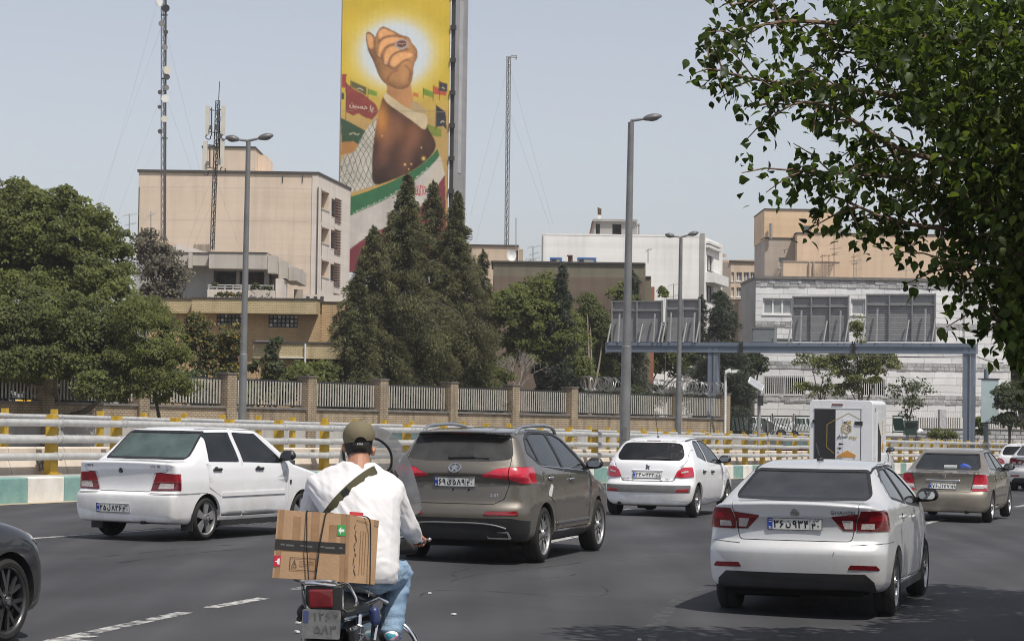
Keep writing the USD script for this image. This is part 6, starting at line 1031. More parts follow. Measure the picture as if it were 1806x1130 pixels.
# ================================================================ trees and plants
def leaf_mat(name, dark, mid, light, trans=.35, rough=.5, gloss=.25, glow=1.3):
    nodes = {'g': ('geometry', {}), 'at': ('attribute', {'attribute': 'tint'}), 'r': ('rgb_ramp', {'ramp': [(0, dark), (.5, mid), (1, light)]}), 'n': ('noise_texture', {'scale': .55, 'detail': 3.0}), 'nr': ('rgb_ramp', {'ramp': [(.3, (.70, .70, .70)), (.7, (1.2, 1.2, 1.1))]}), 'm': ('mix_color', {'blend_type': 'multiply', 'fac': 1.0}),
             'p': ('principled_bsdf', {'roughness': rough, 'specular_ior_level': gloss}), 't': ('translucent_bsdf', {}), 'h': ('hsv', {'hue': .48, 'saturation': 1.15, 'value': glow}), 'x': ('mix_closure', {'fac': trans})}
    return usdkit.material(stage, '/World/Looks/' + name, nodes, [('at.fac', 'r.fac'), ('g.position', 'n.vector'), ('n.fac', 'nr.fac'), ('r.color', 'm.a'), ('nr.color', 'm.b'), ('m.result', 'p.base_color'), ('m.result', 'h.color'), ('h.color', 't.color'), ('p.BSDF', 'x.closure1'), ('t.BSDF', 'x.closure2')], surface='x.closure')
LV = {'green': leaf_mat('fresh_green_leaves', (.056, .070, .018), (.100, .120, .028), (.16, .175, .050), .4), 'mid': leaf_mat('mid_green_leaves', (.048, .060, .018), (.084, .102, .028), (.14, .155, .048), .4), 'deep': leaf_mat('deep_green_leaves', (.028, .040, .016), (.050, .066, .026), (.085, .102, .044), .4),
      'tips': leaf_mat('light_needle_tips', (.11, .115, .045), (.17, .17, .075), (.25, .24, .12), .35), 'conifer': leaf_mat('conifer_needles', (.032, .038, .018), (.068, .074, .036), (.135, .135, .070), .2), 'blue': leaf_mat('blue_grey_needles', (.030, .040, .026), (.055, .068, .046), (.085, .098, .068), .15), 'grey': leaf_mat('dry_grey_leaves', (.055, .049, .035), (.095, .084, .060), (.15, .13, .092), .15), 'orange': leaf_mat('mixed_yellow_leaves', (.022, .035, .012), (.050, .062, .020), (.22, .15, .025), .3), 'fore': leaf_mat('mulberry_leaves', (.022, .038, .010), (.042, .070, .016), (.080, .118, .030), .55, .45, .3, 1.8)}
BARK = mat('grey_brown_bark', (.10, .08, .06), .9, c2=(.16, .13, .10), scale=6, bump=.5); BARKD = mat('dark_bark', (.05, .042, .035), .9, var=.3, scale=6, bump=.4); TWIG = mat('reddish_twig', (.13, .085, .055), .8, var=.25, scale=8); DEADW = mat('bleached_twigs', (.26, .23, .20), .85, var=.2)
def quads(c, ax, side, L, w):
    """diamond leaves: centre c, long axis ax, side vector, length, width; slightly folded."""
    n = len(c); L, w = np.broadcast_to(L, (n,))[:, None], np.broadcast_to(w, (n,))[:, None]; nr = np.cross(ax, side)
    v = np.stack([c - ax * L / 2, c + side * w / 2 + nr * w * .15, c + ax * L / 2, c - side * w / 2 + nr * w * .15], 1).reshape(-1, 3); b = np.arange(n)[:, None] * 4
    f = np.vstack([b + [0, 1, 2], b + [0, 2, 3]]); return trimesh.Trimesh(v, f, process=False)
def leafy(t, name, mesh, m, stride=4, smooth=False, kind=None):
    n = len(mesh.vertices) // stride; c = np.repeat(np.random.default_rng(n).random(n), stride); return part(t, name, mesh, m, smooth, kind=kind, color=np.repeat(c[:, None], 3, 1))
def rdir(r, n): d = r.standard_normal((n, 3)); return d / np.linalg.norm(d, axis=1, keepdims=True)
def leaf_cloud(r, centres, radii, per, L, w, droop=.3, up=.5):
    k = np.repeat(np.arange(len(centres)), per); d = rdir(r, len(k)); d[:, 2] = np.where(d[:, 2] < -.35, -d[:, 2], d[:, 2]); rr = (.35 + .65 * r.random(len(k)) ** .5)[:, None]
    c = centres[k] + d * rr * radii[k][:, None] * [1, 1, .75]; nrm = rdir(r, len(k)) * .7 + d * .8 + np.array([.15, -.5, .35]); nrm /= np.linalg.norm(nrm, axis=1, keepdims=True); ax = np.cross(nrm, rdir(r, len(k))); ax[:, 2] -= droop; ax -= nrm * (ax * nrm).sum(1)[:, None]; ax /= np.linalg.norm(ax, axis=1, keepdims=True) + 1e-9
    s = .7 + .6 * r.random(len(k)); return quads(c, ax, np.cross(nrm, ax), L * s, w * s)
def blob(px, py, rx, ry, d, rd=None): k = d / FL; return P(px, py, d), np.array([rx * k, (rd if rd else (rx + ry) / 2 * k), ry * k])
def tree(name, label, catg, base, blobs, n, per, L, lm, trunk_r=.18, clump=.55, seed=0, w=.55, bark=None, droop=.3, group=None, fork=.45, hollow=.55):
    r = np.random.default_rng(seed + 100); base = np.asarray(base, float); t = thing(name, label, catg, base, group=group)
    vol = np.array([b[1].prod() ** (2 / 3) for b in blobs]); cnt = np.maximum(3, (n * vol / vol.sum()).astype(int)); cs = []
    for (c, rad), m in zip(blobs, cnt): d = rdir(r, m); d[:, 2] = np.where(d[:, 2] < -.5, -d[:, 2] * .5, d[:, 2]); cs.append(c + d * rad * (hollow + (1 - hollow) * r.random(m) ** .6)[:, None] * (.85 + .3 * r.random(m))[:, None])
    cs = np.vstack(cs); rad = clump * (.55 + .9 * r.random(len(cs))); leafy(t, 'crown', leaf_cloud(r, cs, rad, per, L, L * w, droop), lm)
    mid = np.mean([b[0] for b in blobs], 0); fk = base + (mid - base) * fork; trunk = tube([base - [0, 0, .1], base + (fk - base) * .5 + r.normal(0, .06, 3), fk], [trunk_r * 1.2, trunk_r, trunk_r * .8], 9); part(t, 'trunk', trunk, bark or BARK, 50)
    for c, rd in blobs:
        e = c + rd * [0, 0, .3]; part(t, 'limb', tube(spline([fk, (fk + e) / 2 + r.normal(0, .15, 3), e], 8), np.linspace(trunk_r * .7, trunk_r * .15, 8), 6), bark or BARK, 50)
    tw = []
    for q in cs[:: max(1, len(cs) // 40)]:
        b = min(blobs, key=lambda b: np.linalg.norm(b[0] - q)); tw.append(tube([b[0] * .6 + q * .4, q], [trunk_r * .18, .012], 4))
    part(t, 'twigs', cat(tw), bark or BARK, kind='stuff'); return t
# the mass of big trees at the left
tree('broadleaf_tree', 'tallest rounded green tree at the left picture edge', 'tree', on(60, 104, 0), [blob(20, 470, 120, 130, 104), blob(95, 420, 100, 90, 104), blob(150, 470, 80, 95, 103), blob(60, 380, 60, 45, 105), blob(-60, 420, 90, 100, 105), blob(175, 530, 70, 80, 101), blob(40, 540, 110, 70, 102), blob(200, 450, 30, 40, 103), blob(30, 380, 60, 60, 106), blob(70, 500, 120, 70, 105)], 800, 105, .18, LV['green'], .3, .5, 1)
tree('broadleaf_tree', 'dense lower green tree hanging over the fence on the left', 'tree', on(120, 102, 0), [blob(40, 590, 110, 80, 96), blob(130, 600, 110, 85, 95), blob(180, 640, 70, 50, 94), blob(-40, 610, 70, 90, 96), blob(90, 655, 100, 45, 93.5, 1.2), blob(190, 690, 50, 30, 92, 1.0), blob(20, 660, 60, 40, 94, 1.2)], 800, 95, .165, LV['mid'], .25, .45, 2)
tree('broadleaf_tree', 'smaller feathery tree with a thin trunk before the fence', 'tree', on(289, 91, 0), [blob(255, 590, 55, 60, 92), blob(285, 640, 50, 45, 91), blob(235, 650, 45, 45, 92), blob(300, 690, 36, 32, 90.5), blob(262, 695, 32, 26, 91), blob(250, 560, 40, 35, 93)], 240, 120, .15, LV['green'], .07, .45, 3, .34, BARKD, fork=.8)
tree('dry_tree', 'dried grey brown tree before the concrete house', 'tree', on(275, 130, 0), [blob(265, 470, 32, 55, 130), blob(297, 490, 30, 45, 129), blob(285, 520, 38, 30, 129), blob(252, 440, 14, 30, 130), blob(290, 450, 16, 25, 130)], 170, 46, .18, LV['grey'], .12, .5, 4, .6, BARKD)
tree('fruit_tree', 'dark leafed tree with yellowing leaves before the brick house', 'tree', on(360, 112, 0), [blob(350, 610, 26, 45, 112), blob(380, 640, 32, 45, 112), blob(410, 610, 14, 40, 111.5), blob(345, 570, 14, 14, 112), blob(395, 670, 30, 25, 111.5)], 120, 70, .17, LV['orange'], .09, .42, 5, .6, BARKD)
tree('slender_shrub', 'thin upright shrub with dark leaves right of the left lamp', 'shrub', on(470, 112, 0), [blob(476, 625, 6, 18, 112), blob(482, 650, 14, 18, 112), blob(449, 655, 9, 14, 112), blob(489, 606, 5, 8, 112)], 24, 40, .20, LV['deep'], .05, .28, 6, .6, BARKD)
tree('round_bush', 'rounded light green bush behind the fence left of the conifers', 'shrub', on(545, 114, .4), [blob(525, 665, 26, 22, 114), blob(560, 662, 30, 20, 114), blob(545, 672, 40, 18, 113)], 90, 80, .20, LV['green'], .07, .4, 7)
def conifer(label, apex, base, d, half, lm, n=900, seed=0, bare=.06, droop=.42, L=.19, name='conifer_tree', power=.8, lean=0.0, per=16):
    r = np.random.default_rng(seed + 500); tp = P(*apex, d); b = on(base[0], d, 0); t = thing(name, label, 'conifer', b); H = tp[2] - b[2]; k = d / FL; W = half * k
    part(t, 'trunk', tube([b, b + (tp - b) * .5, tp], [.26, .16, .03], 8), BARKD, 50); br, C, A, S = [], [], [], []
    tipC, tipA, tipS = [], [], []
    for i in range(int(n * .24)):
        h = (bare + (1 - bare) * (i + .5) / (n * .24)) ** .9; z = b + (tp - b) * h; az = i * 2.4 + r.normal(0, .5); ln = 1.25 * W * ((1 - h) ** power) * (.42 + .68 * r.random() ** .8) * (.30 + 1.3 * float(meshkit.fbm(np.array([math.cos(az) * 1.6 + seed * 7, math.sin(az) * 1.6, h * 8]), 2, seed))) * (1.45 if i % 8 == 0 else 1) + .16; dirv = np.array([math.cos(az), math.sin(az), 0]); sdv = np.array([-dirv[1], dirv[0], 0])
        m = 7; s_ = np.linspace(0, 1, m); lift = .15 + .5 * r.random(); pts = z + dirv * (s_ * ln)[:, None] + np.array([0, 0, 1.0]) * ((lift * s_ - (droop + lift * .6) * s_ ** 2) * ln)[:, None]
        if i % 3 == 0: br.append(tube(pts, np.linspace(.04, .008, m), 4, False))
        kk = int(per * (2.5 + 13 * ln)); q = .12 + .88 * r.random(kk) ** .55; idx = q * (m - 1); j = np.minimum(idx.astype(int), m - 2); c = pts[j] + (pts[j + 1] - pts[j]) * (idx - j)[:, None]; lat = r.normal(0, 1, kk) * (.06 + .17 * ln * (1.05 - q) ** .5)
        c = c + sdv * lat[:, None] + r.normal(0, .035, (kk, 3)); c[:, 2] -= np.abs(r.normal(0, .10 + .10 * ln, kk)) + np.abs(lat) * .35; ax = dirv * .7 + sdv * (np.sign(lat) * .5)[:, None] + r.normal(0, .4, (kk, 3)); ax[:, 2] -= .35; ax /= np.linalg.norm(ax, axis=1, keepdims=True); sd_ = rdir(r, kk); tp_ = (q > .62) & (r.random(kk) < .5)
        for dst, sel in (((C, A, S), ~tp_), ((tipC, tipA, tipS), tp_)): dst[0].append(c[sel] + ([0, 0, .04] if dst[0] is tipC else 0)); dst[1].append(ax[sel]); dst[2].append(sd_[sel])
    nc = n * 9; hh = (bare + (1 - bare) * r.random(nc) ** 1.25); aa = r.random(nc) * 2 * np.pi; lc = W * (1 - hh) ** power * .36 * np.sqrt(r.random(nc)); C.append(b + (tp - b) * hh[:, None] + np.stack([np.cos(aa) * lc, np.sin(aa) * lc, -.25 * lc], 1)); ad = np.stack([np.cos(aa), np.sin(aa), -.7 + 0 * aa], 1) + r.normal(0, .4, (nc, 3)); A.append(ad / np.linalg.norm(ad, axis=1, keepdims=True)); S.append(rdir(r, nc))
    C, A, S = np.vstack(C), np.vstack(A), np.vstack(S); S -= A * (S * A).sum(1)[:, None]; S /= np.linalg.norm(S, axis=1, keepdims=True) + 1e-9; s = .7 + .7 * r.random(len(C)); leafy(t, 'crown', quads(C, A, S, L * s, L * .22 * s), lm); C, A, S = np.vstack(tipC), np.vstack(tipA), np.vstack(tipS); S -= A * (S * A).sum(1)[:, None]; S /= np.linalg.norm(S, axis=1, keepdims=True) + 1e-9; leafy(t, 'young_tips', quads(C, A, S, L * .8, L * .2), LV['tips'] if lm is LV['conifer'] else lm); part(t, 'branches', cat(br), BARKD, kind='stuff'); return t
conifer('tall dark conifer in front of the billboard, left of a pair', (720, 306), (705, 700), 122, 158, LV['conifer'], 950, 1, power=1.0)
conifer('second dark conifer with a pointed top right of the billboard', (807, 338), (800, 700), 124, 112, LV['conifer'], 1000, 2, power=1.0)
conifer('slim conifer leader rising left before the billboard', (658, 398), (655, 700), 120, 84, LV['conifer'], 620, 3, power=.65)
conifer('conifer leader between the two tallest tops', (764, 318), (760, 700), 126, 78, LV['conifer'], 620, 4, power=.7)
conifer('half hidden conifer between the leaning left leader and the tallest top', (692, 372), (690, 700), 125, 96, LV['conifer'], 520, 35, power=.9); conifer('low wide conifer filling the left foot of the conifer group', (632, 470), (630, 700), 117, 62, LV['conifer'], 420, 33, power=.7); conifer('low wide conifer at the right foot of the conifer group', (852, 440), (846, 700), 132, 50, LV['conifer'], 420, 34, power=.75)
conifer('small conifer tip rising before the olive house', (993, 462), (990, 700), 132, 44, LV['blue'], 420, 5, power=.7)
conifer('broad blue green conifer between the gantry signs', (1272, 512), (1280, 770), 158, 58, LV['blue'], 700, 6, power=.5, droop=.2); conifer('dark conifer behind the small twin lamp', (1238, 520), (1236, 760), 162, 24, LV['blue'], 260, 7, power=.6); conifer('dark blue conifer at the right end of the olive house', (1116, 476), (1120, 720), 150.3, 38, LV['blue'], 360, 8, power=.5)
tree('broadleaf_tree', 'bright green tree right of the dark conifers', 'tree', on(960, 133, 0), [blob(905, 560, 45, 55, 133), blob(950, 560, 50, 60, 133), blob(985, 600, 45, 60, 133), blob(925, 625, 50, 50, 133), blob(970, 520, 30, 30, 133), blob(1000, 650, 50, 35, 133)], 400, 120, .17, LV['green'], .2, .52, 11)
tree('broadleaf_tree', 'grey green tree before the olive house wall', 'tree', on(1040, 136, 0), [blob(1040, 570, 28, 40, 150, .9), blob(1025, 620, 35, 45, 150, .9), blob(1062, 610, 30, 55, 150, .9), blob(1050, 655, 45, 35, 150, .9), blob(1035, 540, 12, 22, 150, .9)], 260, 105, .17, LV['mid'], .14, .48, 12)
tree('broadleaf_tree', 'green tree under the left gantry signs', 'tree', on(1120, 163, 0), [blob(1120, 640, 50, 40, 163), blob(1175, 640, 45, 40, 163), blob(1215, 650, 30, 35, 163), blob(1150, 600, 60, 30, 163), blob(1090, 560, 24, 50, 163)], 320, 110, .18, LV['mid'], .14, .5, 13)
tree('broadleaf_tree', 'light shrub against the brown lower wall of the olive house', 'tree', on(1095, 150, 0), [blob(1092, 520, 16, 18, 150), blob(1108, 540, 18, 22, 150)], 40, 60, .22, LV['mid'], .07, .4, 14)
tree('round_bush', 'yellow green bush under the bare twiggy shrub', 'shrub', on(870, 127, .3), [blob(868, 665, 22, 26, 127), blob(888, 672, 20, 20, 127)], 50, 70, .18, LV['green'], .05, .35, 15); tree('hanging_plant', 'yellow green creeper beside the red brick wall', 'plant', on(1172, 150, 0), [blob(1171, 518, 6, 12, 150)], 12, 40, .2, LV['green'], .04, .25, 16)
tree('broadleaf_tree', 'dark tree right of the gantry post before the stone house', 'tree', on(1312, 160, 0), [blob(1300, 640, 35, 30, 160), blob(1325, 650, 28, 30, 160), blob(1308, 690, 26, 26, 160), blob(1340, 620, 18, 12, 160)], 170, 90, .18, LV['deep'], .16, .45, 17, bark=BARKD)
tree('street_tree', 'thin pale green tree before the barred window of the stone house', 'tree', on(1452, 161, 0), [blob(1430, 640, 28, 16, 161), blob(1460, 655, 30, 25, 161), blob(1425, 690, 25, 14, 161), blob(1475, 635, 18, 12, 161), blob(1462, 690, 20, 18, 161)], 80, 34, .24, LV['green'], .09, .42, 18, .4, fork=.55)
tree('street_tree', 'larger spreading green tree in the middle of the stone house', 'tree', on(1515, 161, 0), [blob(1510, 635, 40, 22, 161), blob(1555, 640, 34, 22, 161), blob(1525, 665, 36, 25, 161), blob(1498, 690, 22, 16, 161), blob(1512, 590, 10, 36, 161)], 170, 60, .20, LV['green'], .13, .42, 19, .45, fork=.5)
tree('street_tree', 'sparse half bare little tree right of the spreading tree', 'tree', on(1602, 158, 0), [blob(1590, 690, 26, 20, 158), blob(1625, 690, 22, 18, 158), blob(1605, 715, 28, 18, 158), blob(1600, 740, 18, 12, 158)], 60, 16, .22, LV['deep'], .08, .5, 20, .5, fork=.6)
tree('round_bush', 'light green bush at the foot of the garden wall left of the gantry', 'shrub', on(1660, 143, .2), [blob(1652, 770, 14, 10, 143), blob(1672, 772, 12, 9, 143)], 30, 60, .15, LV['green'], .04, .3, 21); tree('round_bush', 'green bush right of the right gantry post', 'shrub', on(1728, 142, .2), [blob(1728, 750, 8, 14, 142), blob(1733, 766, 9, 8, 142)], 26, 60, .15, LV['green'], .04, .3, 22)
tree('street_tree', 'dark brown leafed small tree behind the far right cars', 'tree', on(1778, 138, 0), [blob(1775, 710, 22, 28, 138), blob(1795, 720, 22, 26, 138), blob(1782, 745, 24, 16, 138)], 120, 80, .15, LV['deep'], .1, .36, 23, bark=BARKD)
tree('broadleaf_tree', 'light green tree at the far right behind the stone house', 'tree', on(1800, 172, 0), [blob(1795, 650, 14, 40, 172), blob(1815, 680, 30, 50, 172)], 60, 60, .26, LV['green'], .12, .5, 24)
tree('hanging_plant', 'yellowing climber on the balcony of the concrete house', 'plant', P(385, 528, 136), [blob(392, 521, 8, 5, 136.2, .3), blob(405, 522, 10, 4, 136.2, .3), blob(425, 523, 8, 4, 136.2, .3)], 22, 26, .16, LV['orange'], .02, .22, 25); tree('hanging_plant', 'pots of red and green flowers on the balcony rail', 'plant', P(450, 515, 136.4), [blob(377, 504, 5, 3, 136.6, .2), blob(450, 508, 8, 5, 136.6, .2), blob(470, 511, 10, 5, 136.6, .2)], 22, 26, .14, LV['deep'], .02, .2, 26)
# bare shrub
r_ = np.random.default_rng(61); b = on(915, 127, .3); t = thing('bare_shrub', 'bleached leafless shrub behind the fence right of the conifers', 'shrub', b); tw = []
def grow(p, d, l, rad, n):
    q = p + d * l; tw.append(tube([p, (p + q) / 2 + r_.normal(0, l * .05, 3), q], [rad, rad * .85, rad * .7], 4, False))
    if n:
        for _ in range(3): dd = d + r_.normal(0, .42, 3) + [0, 0, .12]; grow(q, dd / np.linalg.norm(dd), l * (.62 + .2 * r_.random()), rad * .62, n - 1)
for a in range(5): d_ = np.array([math.cos(a * 1.3) * .6, math.sin(a * 1.3) * .6, 1.0]); grow(P(915, 690, 127), d_ / np.linalg.norm(d_), .72, .034, 4)
part(t, 'stems', cat(tw), DEADW, kind='stuff'); part(t, 'stump', tube([b, P(915, 690, 127)], .07, 6), DEADW)
# ---------------------------------------------------------------- the big tree in the right foreground
ft = thing('mulberry_tree', 'big dark leafy tree hanging into the picture from the upper right', 'tree', (6.6, 16.0, .14)); fr = np.random.default_rng(77)
trunk_top = np.array([6.3, 16.2, 3.2]); part(ft, 'trunk', tube(spline([(6.6, 16, .1), (6.5, 16.1, 1.6), trunk_top], 12), np.linspace(.26, .19, 12), 14), BARK, 50)
BR = [[(1960, 40, 16.5), (1650, 70, 15.6), (1450, 40, 15), (1300, 62, 14.6), (1250, 105, 14.5)], [(1960, 260, 16.2), (1660, 190, 15.4), (1440, 150, 14.8), (1330, 140, 14.5), (1275, 125, 14.4)], [(1960, 330, 16), (1720, 285, 15.2), (1560, 250, 14.8), (1430, 180, 14.5), (1370, 200, 14.4)], [(1980, 460, 15.8), (1780, 380, 15.2), (1620, 320, 14.8), (1470, 305, 14.5), (1390, 300, 14.4)], [(1980, 560, 15.8), (1800, 450, 15.2), (1650, 402, 14.8), (1560, 384, 14.6), (1480, 350, 14.5), (1442, 338, 14.5)],
      [(2000, 640, 15.6), (1860, 560, 15), (1760, 500, 14.7), (1680, 462, 14.5)], [(2000, 740, 15.5), (1880, 650, 15), (1800, 590, 14.7), (1740, 545, 14.6)], [(1960, -120, 16.6), (1650, -60, 15.8), (1420, -20, 15), (1290, 10, 14.7)], [(1980, 420, 17), (1760, 250, 16.5), (1600, 130, 16), (1480, 90, 15.6)], [(2000, 700, 16.5), (1850, 480, 16), (1740, 380, 15.6), (1640, 340, 15.4)]]
leafC, leafN = [], []
def add_leaves(q, n, spread): leafC.append(q + fr.normal(0, 1, (n, 3)) * spread)
for bl in BR:
    pts = spline([P(*x) for x in bl], 30); pts0 = np.vstack([spline([trunk_top, trunk_top * .4 + pts[0] * .6 + [0, 0, .3], pts[0]], 8)[:-1], pts]); part(ft, 'limb', tube(pts0, np.r_[np.linspace(.09, .035, 7), np.linspace(.034, .006, 30)], 7), TWIG, 50)
    for k in range(4, 30):
        nt = 2
        for _ in range(nt):
            d = fr.normal(0, 1, 3) * [1, 1, .6] + [-.5, 0, -.1]; d /= np.linalg.norm(d); l = .10 + .26 * fr.random(); e = pts[k] + d * l; part(ft, 'twig', tube([pts[k], (pts[k] + e) / 2 + [0, 0, .02], e], [.006, .005, .003], 4, False), TWIG)
            for s_ in (.3, .5, .7, .85, 1.0): add_leaves(pts[k] + d * l * s_ - [0, 0, .02], 3, .05)
dense = Polygon([(1395, -60), (1480, 20), (1510, 90), (1575, 140), (1630, 230), (1660, 320), (1695, 390), (1725, 460), (1765, 530), (1772, 590), (1792, 650), (1815, 700), (1960, 740), (2000, -60)])
import shapely
q = np.c_[fr.uniform(1390, 1990, 24000), fr.uniform(-60, 760, 24000)]; q = q[shapely.contains_xy(dense, q[:, 0], q[:, 1])]
edge = np.array([dense.exterior.distance(Point(a)) for a in q]); keep = (meshkit.fbm(np.c_[q / 60, np.zeros(len(q))], 3, 5) + edge / 200) > .44; q = q[keep][:14500]
leafC.append(np.array([P(a, b, 13.9 + 3.2 * c) for (a, b), c in zip(q, fr.random(len(q)))])); qd = np.c_[fr.uniform(1560, 1990, 5200), fr.uniform(-60, 700, 5200)]; qd = qd[shapely.contains_xy(dense.buffer(-70), qd[:, 0], qd[:, 1])]; leafC.append(np.array([P(a, b, 15.6 + 2.2 * c) for (a, b), c in zip(qd, fr.random(len(qd)))])); LC = np.vstack(leafC)
def leaves(C, r, Ls):
    n = len(C); ax = r.normal(0, .75, (n, 3)); ax[:, 2] -= .55; ax /= np.linalg.norm(ax, axis=1, keepdims=True); nr = r.normal(0, .5, (n, 3)) + [.25, -.15, 1.0]; nr -= ax * (nr * ax).sum(1)[:, None]; nr /= np.linalg.norm(nr, axis=1, keepdims=True); sd = np.cross(ax, nr)
    prof = [(0, 0), (.10, .20), (.30, .34), (.52, .33), (.76, .16), (1.0, 0)]                                                         # along, half width
    cup = .30; V = []
    for a, h in prof: V.append(C + ax * Ls[:, None] * a - nr * (Ls * .25 * (a - .3) ** 2)[:, None])
    for sg in (1, -1):
        for a, h in prof[1:-1]: V.append(C + ax * Ls[:, None] * a + sg * sd * (Ls * h)[:, None] + nr * (Ls * h * cup - Ls * .25 * (a - .3) ** 2)[:, None])
    V = np.stack(V, 1); k = V.shape[1]; F = []
    for off_, fl_ in ((6, 0), (10, 1)):
        e = [0, off_, off_ + 1, off_ + 2, off_ + 3, 5]; m = [0, 1, 2, 3, 4, 5]
        for i in range(5):
            for tr in ((m[i], e[i], e[i + 1]), (m[i], e[i + 1], m[i + 1])):
                if len(set(tr)) == 3: F.append(tr[::-1] if fl_ else tr)
    return V, np.array(F)
Ls = .042 + .045 * fr.random(len(LC)); V, F = leaves(LC, fr, Ls)
d_ = (LC - CAM); sx = PW / 2 + FL * (d_ @ _r) / (d_ @ _f); sy = PH / 2 - FL * (d_ @ _u) / (d_ @ _f); vis = (sx > 1220) & (sx < 1800) & (sy > 5) & (sy < 690); order = np.argsort(-(Ls / LC[:, 1]) * vis)[:300]
for i in order: part(ft, 'leaf', trimesh.Trimesh(V[i], F, process=False), LV['fore'], True, color=np.full((V.shape[1], 3), fr.random()))
rest = np.setdiff1d(np.arange(len(LC)), order); k = V.shape[1]
leafy(ft, 'foliage', trimesh.Trimesh(V[rest].reshape(-1, 3), (F[None] + (np.arange(len(rest)) * k)[:, None, None]).reshape(-1, 3), process=False), LV['fore'], k, True, 'stuff')
# the rest of its crown, above and beside the picture: it throws the leaf shadows on the road and the cars
cc = np.c_[fr.uniform(1.5, 10, 2600), fr.uniform(9, 27, 2600), fr.uniform(3.4, 8.5, 2600)]
sxx = PW / 2 + FL * cc[:, 0] / cc[:, 1]; syy = HORIZON - FL * (cc[:, 2] - EYE) / cc[:, 1]; ok = (((cc[:, 0] - 6.4) / 4.2) ** 2 + ((cc[:, 1] - 17.5) / 8.5) ** 2 + ((cc[:, 2] - 5.2) / 3.2) ** 2 < 1) & ((sxx > 1850) | (syy < -60)) & (cc[:, 2] > 3.3 - 0 * cc[:, 0]); cc = cc[ok]
sh_ = cc - SUNV * (cc[:, 2:] / SUNV[2]); dd = sh_ - CAM; gx = PW / 2 + FL * (dd @ _r) / (dd @ _f); gy = PH / 2 - FL * (dd @ _u) / (dd @ _f); hit = np.zeros(len(cc), bool)
for zp in np.arange(1.9, 4.8, .25): pz = cc - SUNV * ((cc[:, 2:] - zp) / SUNV[2]); dd = pz - CAM; hx = PW / 2 + FL * (dd @ _r) / (dd @ _f); hit |= (hx < 1560 + 60 * (zp < 3)) & (cc[:, 2] > zp) & (pz[:, 1] > 12.6) & (pz[:, 1] < 17)
cc = cc[~hit & ((gx > 1615) | ((gy > 1092) & (gx > 1040)) | (gy > 1180))]
leafy(ft, 'upper_crown', leaf_cloud(fr, cc, np.full(len(cc), .5), 44, .15, .11, .6), LV['fore'], kind='stuff')

for i, (px, w_, h_, lm, lab) in enumerate(((25, 60, 40, 'deep', 'dark shrub behind the fence at the left picture edge'), (125, 60, 45, 'deep', 'dark shrub behind the second fence panel from the left'), (215, 55, 45, 'deep', 'dark shrub behind the fence under the lower green tree'), (320, 55, 40, 'deep', 'dark shrub behind the fence right of the feathery tree'), (410, 40, 34, 'mid', 'shrub behind the fence left of the left street lamp'), (480, 40, 36, 'mid', 'shrub behind the fence right of the left street lamp'), (600, 70, 34, 'deep', 'dark shrub behind the fence at the left foot of the conifers'), (700, 70, 40, 'deep', 'dark shrub at the foot of the conifers'), (800, 60, 34, 'deep', 'dark shrub behind the fence at the right foot of the conifers'), (985, 60, 30, 'deep', 'dark shrub behind the fence under the bright green tree'), (1080, 60, 30, 'deep', 'dark shrub behind the fence left of the tall lamp'), (1170, 60, 30, 'deep', 'dark shrub behind the fence left of the gantry post'))):
    tt = wall_t(px); qq = WP(tt)[0]; d_ = qq[1] + 5; tree('garden_shrub', lab, 'shrub', on(px, d_, .3), [blob(px, 690 + px * .02, w_, h_, d_, 1.2)], 46, 80, .2, LV[lm], .05, .5, 40 + i)

# street trees along the right pavement, outside the picture: they shade the right lane and stand in the cars' reflections
row = tree('pavement_tree', 'leafy street tree of the row along the right pavement', 'tree', UP(46, 1.6, .14), [(UP(46, 1.3, 5.2), np.array([2.6, 2.6, 1.7])), (UP(45, .6, 4.3), np.array([1.8, 1.8, 1.2])), (UP(47.5, 1.8, 6.2), np.array([2.0, 2.0, 1.5]))], 200, 70, .22, LV['fore'], .2, .7, 70, group='street trees along the right pavement')
for i in range(1, 12): q = UP(46 + 8.5 * i, 1.6, .14); dup(row, q, i * 1.1)

dq = np.random.default_rng(9); dc = np.array([UP(190 + 50 * a, -70 + 105 * b, 1 + 12 * c * (.5 + .5 * a)) for a, b, c in dq.random((700, 3))]); leafy(thing('added_distant_trees', 'far wood added beyond the right picture edge to darken car window reflections', 'trees', UP(190, 0), kind='stuff'), 'crown', leaf_cloud(dq, dc, np.full(len(dc), 2.4), 24, .9, .7), LV['deep'])  # unseen tree mass added so the car windows reflect dark foliage
# ================================================================ the cars' shapes (metres, from the rear bumper forward)
PLAN = [(0, .93), (.25, .965), (.8, .992), (1.6, 1.0), (2.8, .995), (3.5, .965), (3.9, .925), (5, .88)]
def star(n, r, r2, ph=90): return Polygon([((r if i % 2 == 0 else r2) * math.cos(math.radians(ph + 180 * i / n)), (r if i % 2 == 0 else r2) * math.sin(math.radians(ph + 180 * i / n))) for i in range(2 * n)])
ring = lambda r, w, sx=1.0: affinity.scale(Point(0, 0).buffer(r, 16).difference(Point(0, 0).buffer(r - w, 16)), sx, 1)
TRIDENT = union_all([affinity.rotate(union_all([Polygon([(-.012, .006), (-.002, 0), (-.002, .045), (-.012, .045)]), Polygon([(.012, .006), (.002, 0), (.002, .045), (.012, .045)]),
     Polygon([(-.027, .010), (-.017, .004), (-.017, .038), (-.027, .033)]), Polygon([(.027, .010), (.017, .004), (.017, .038), (.027, .033)])]), a, origin=(0, 0)) for a in (0, 120, 240)])
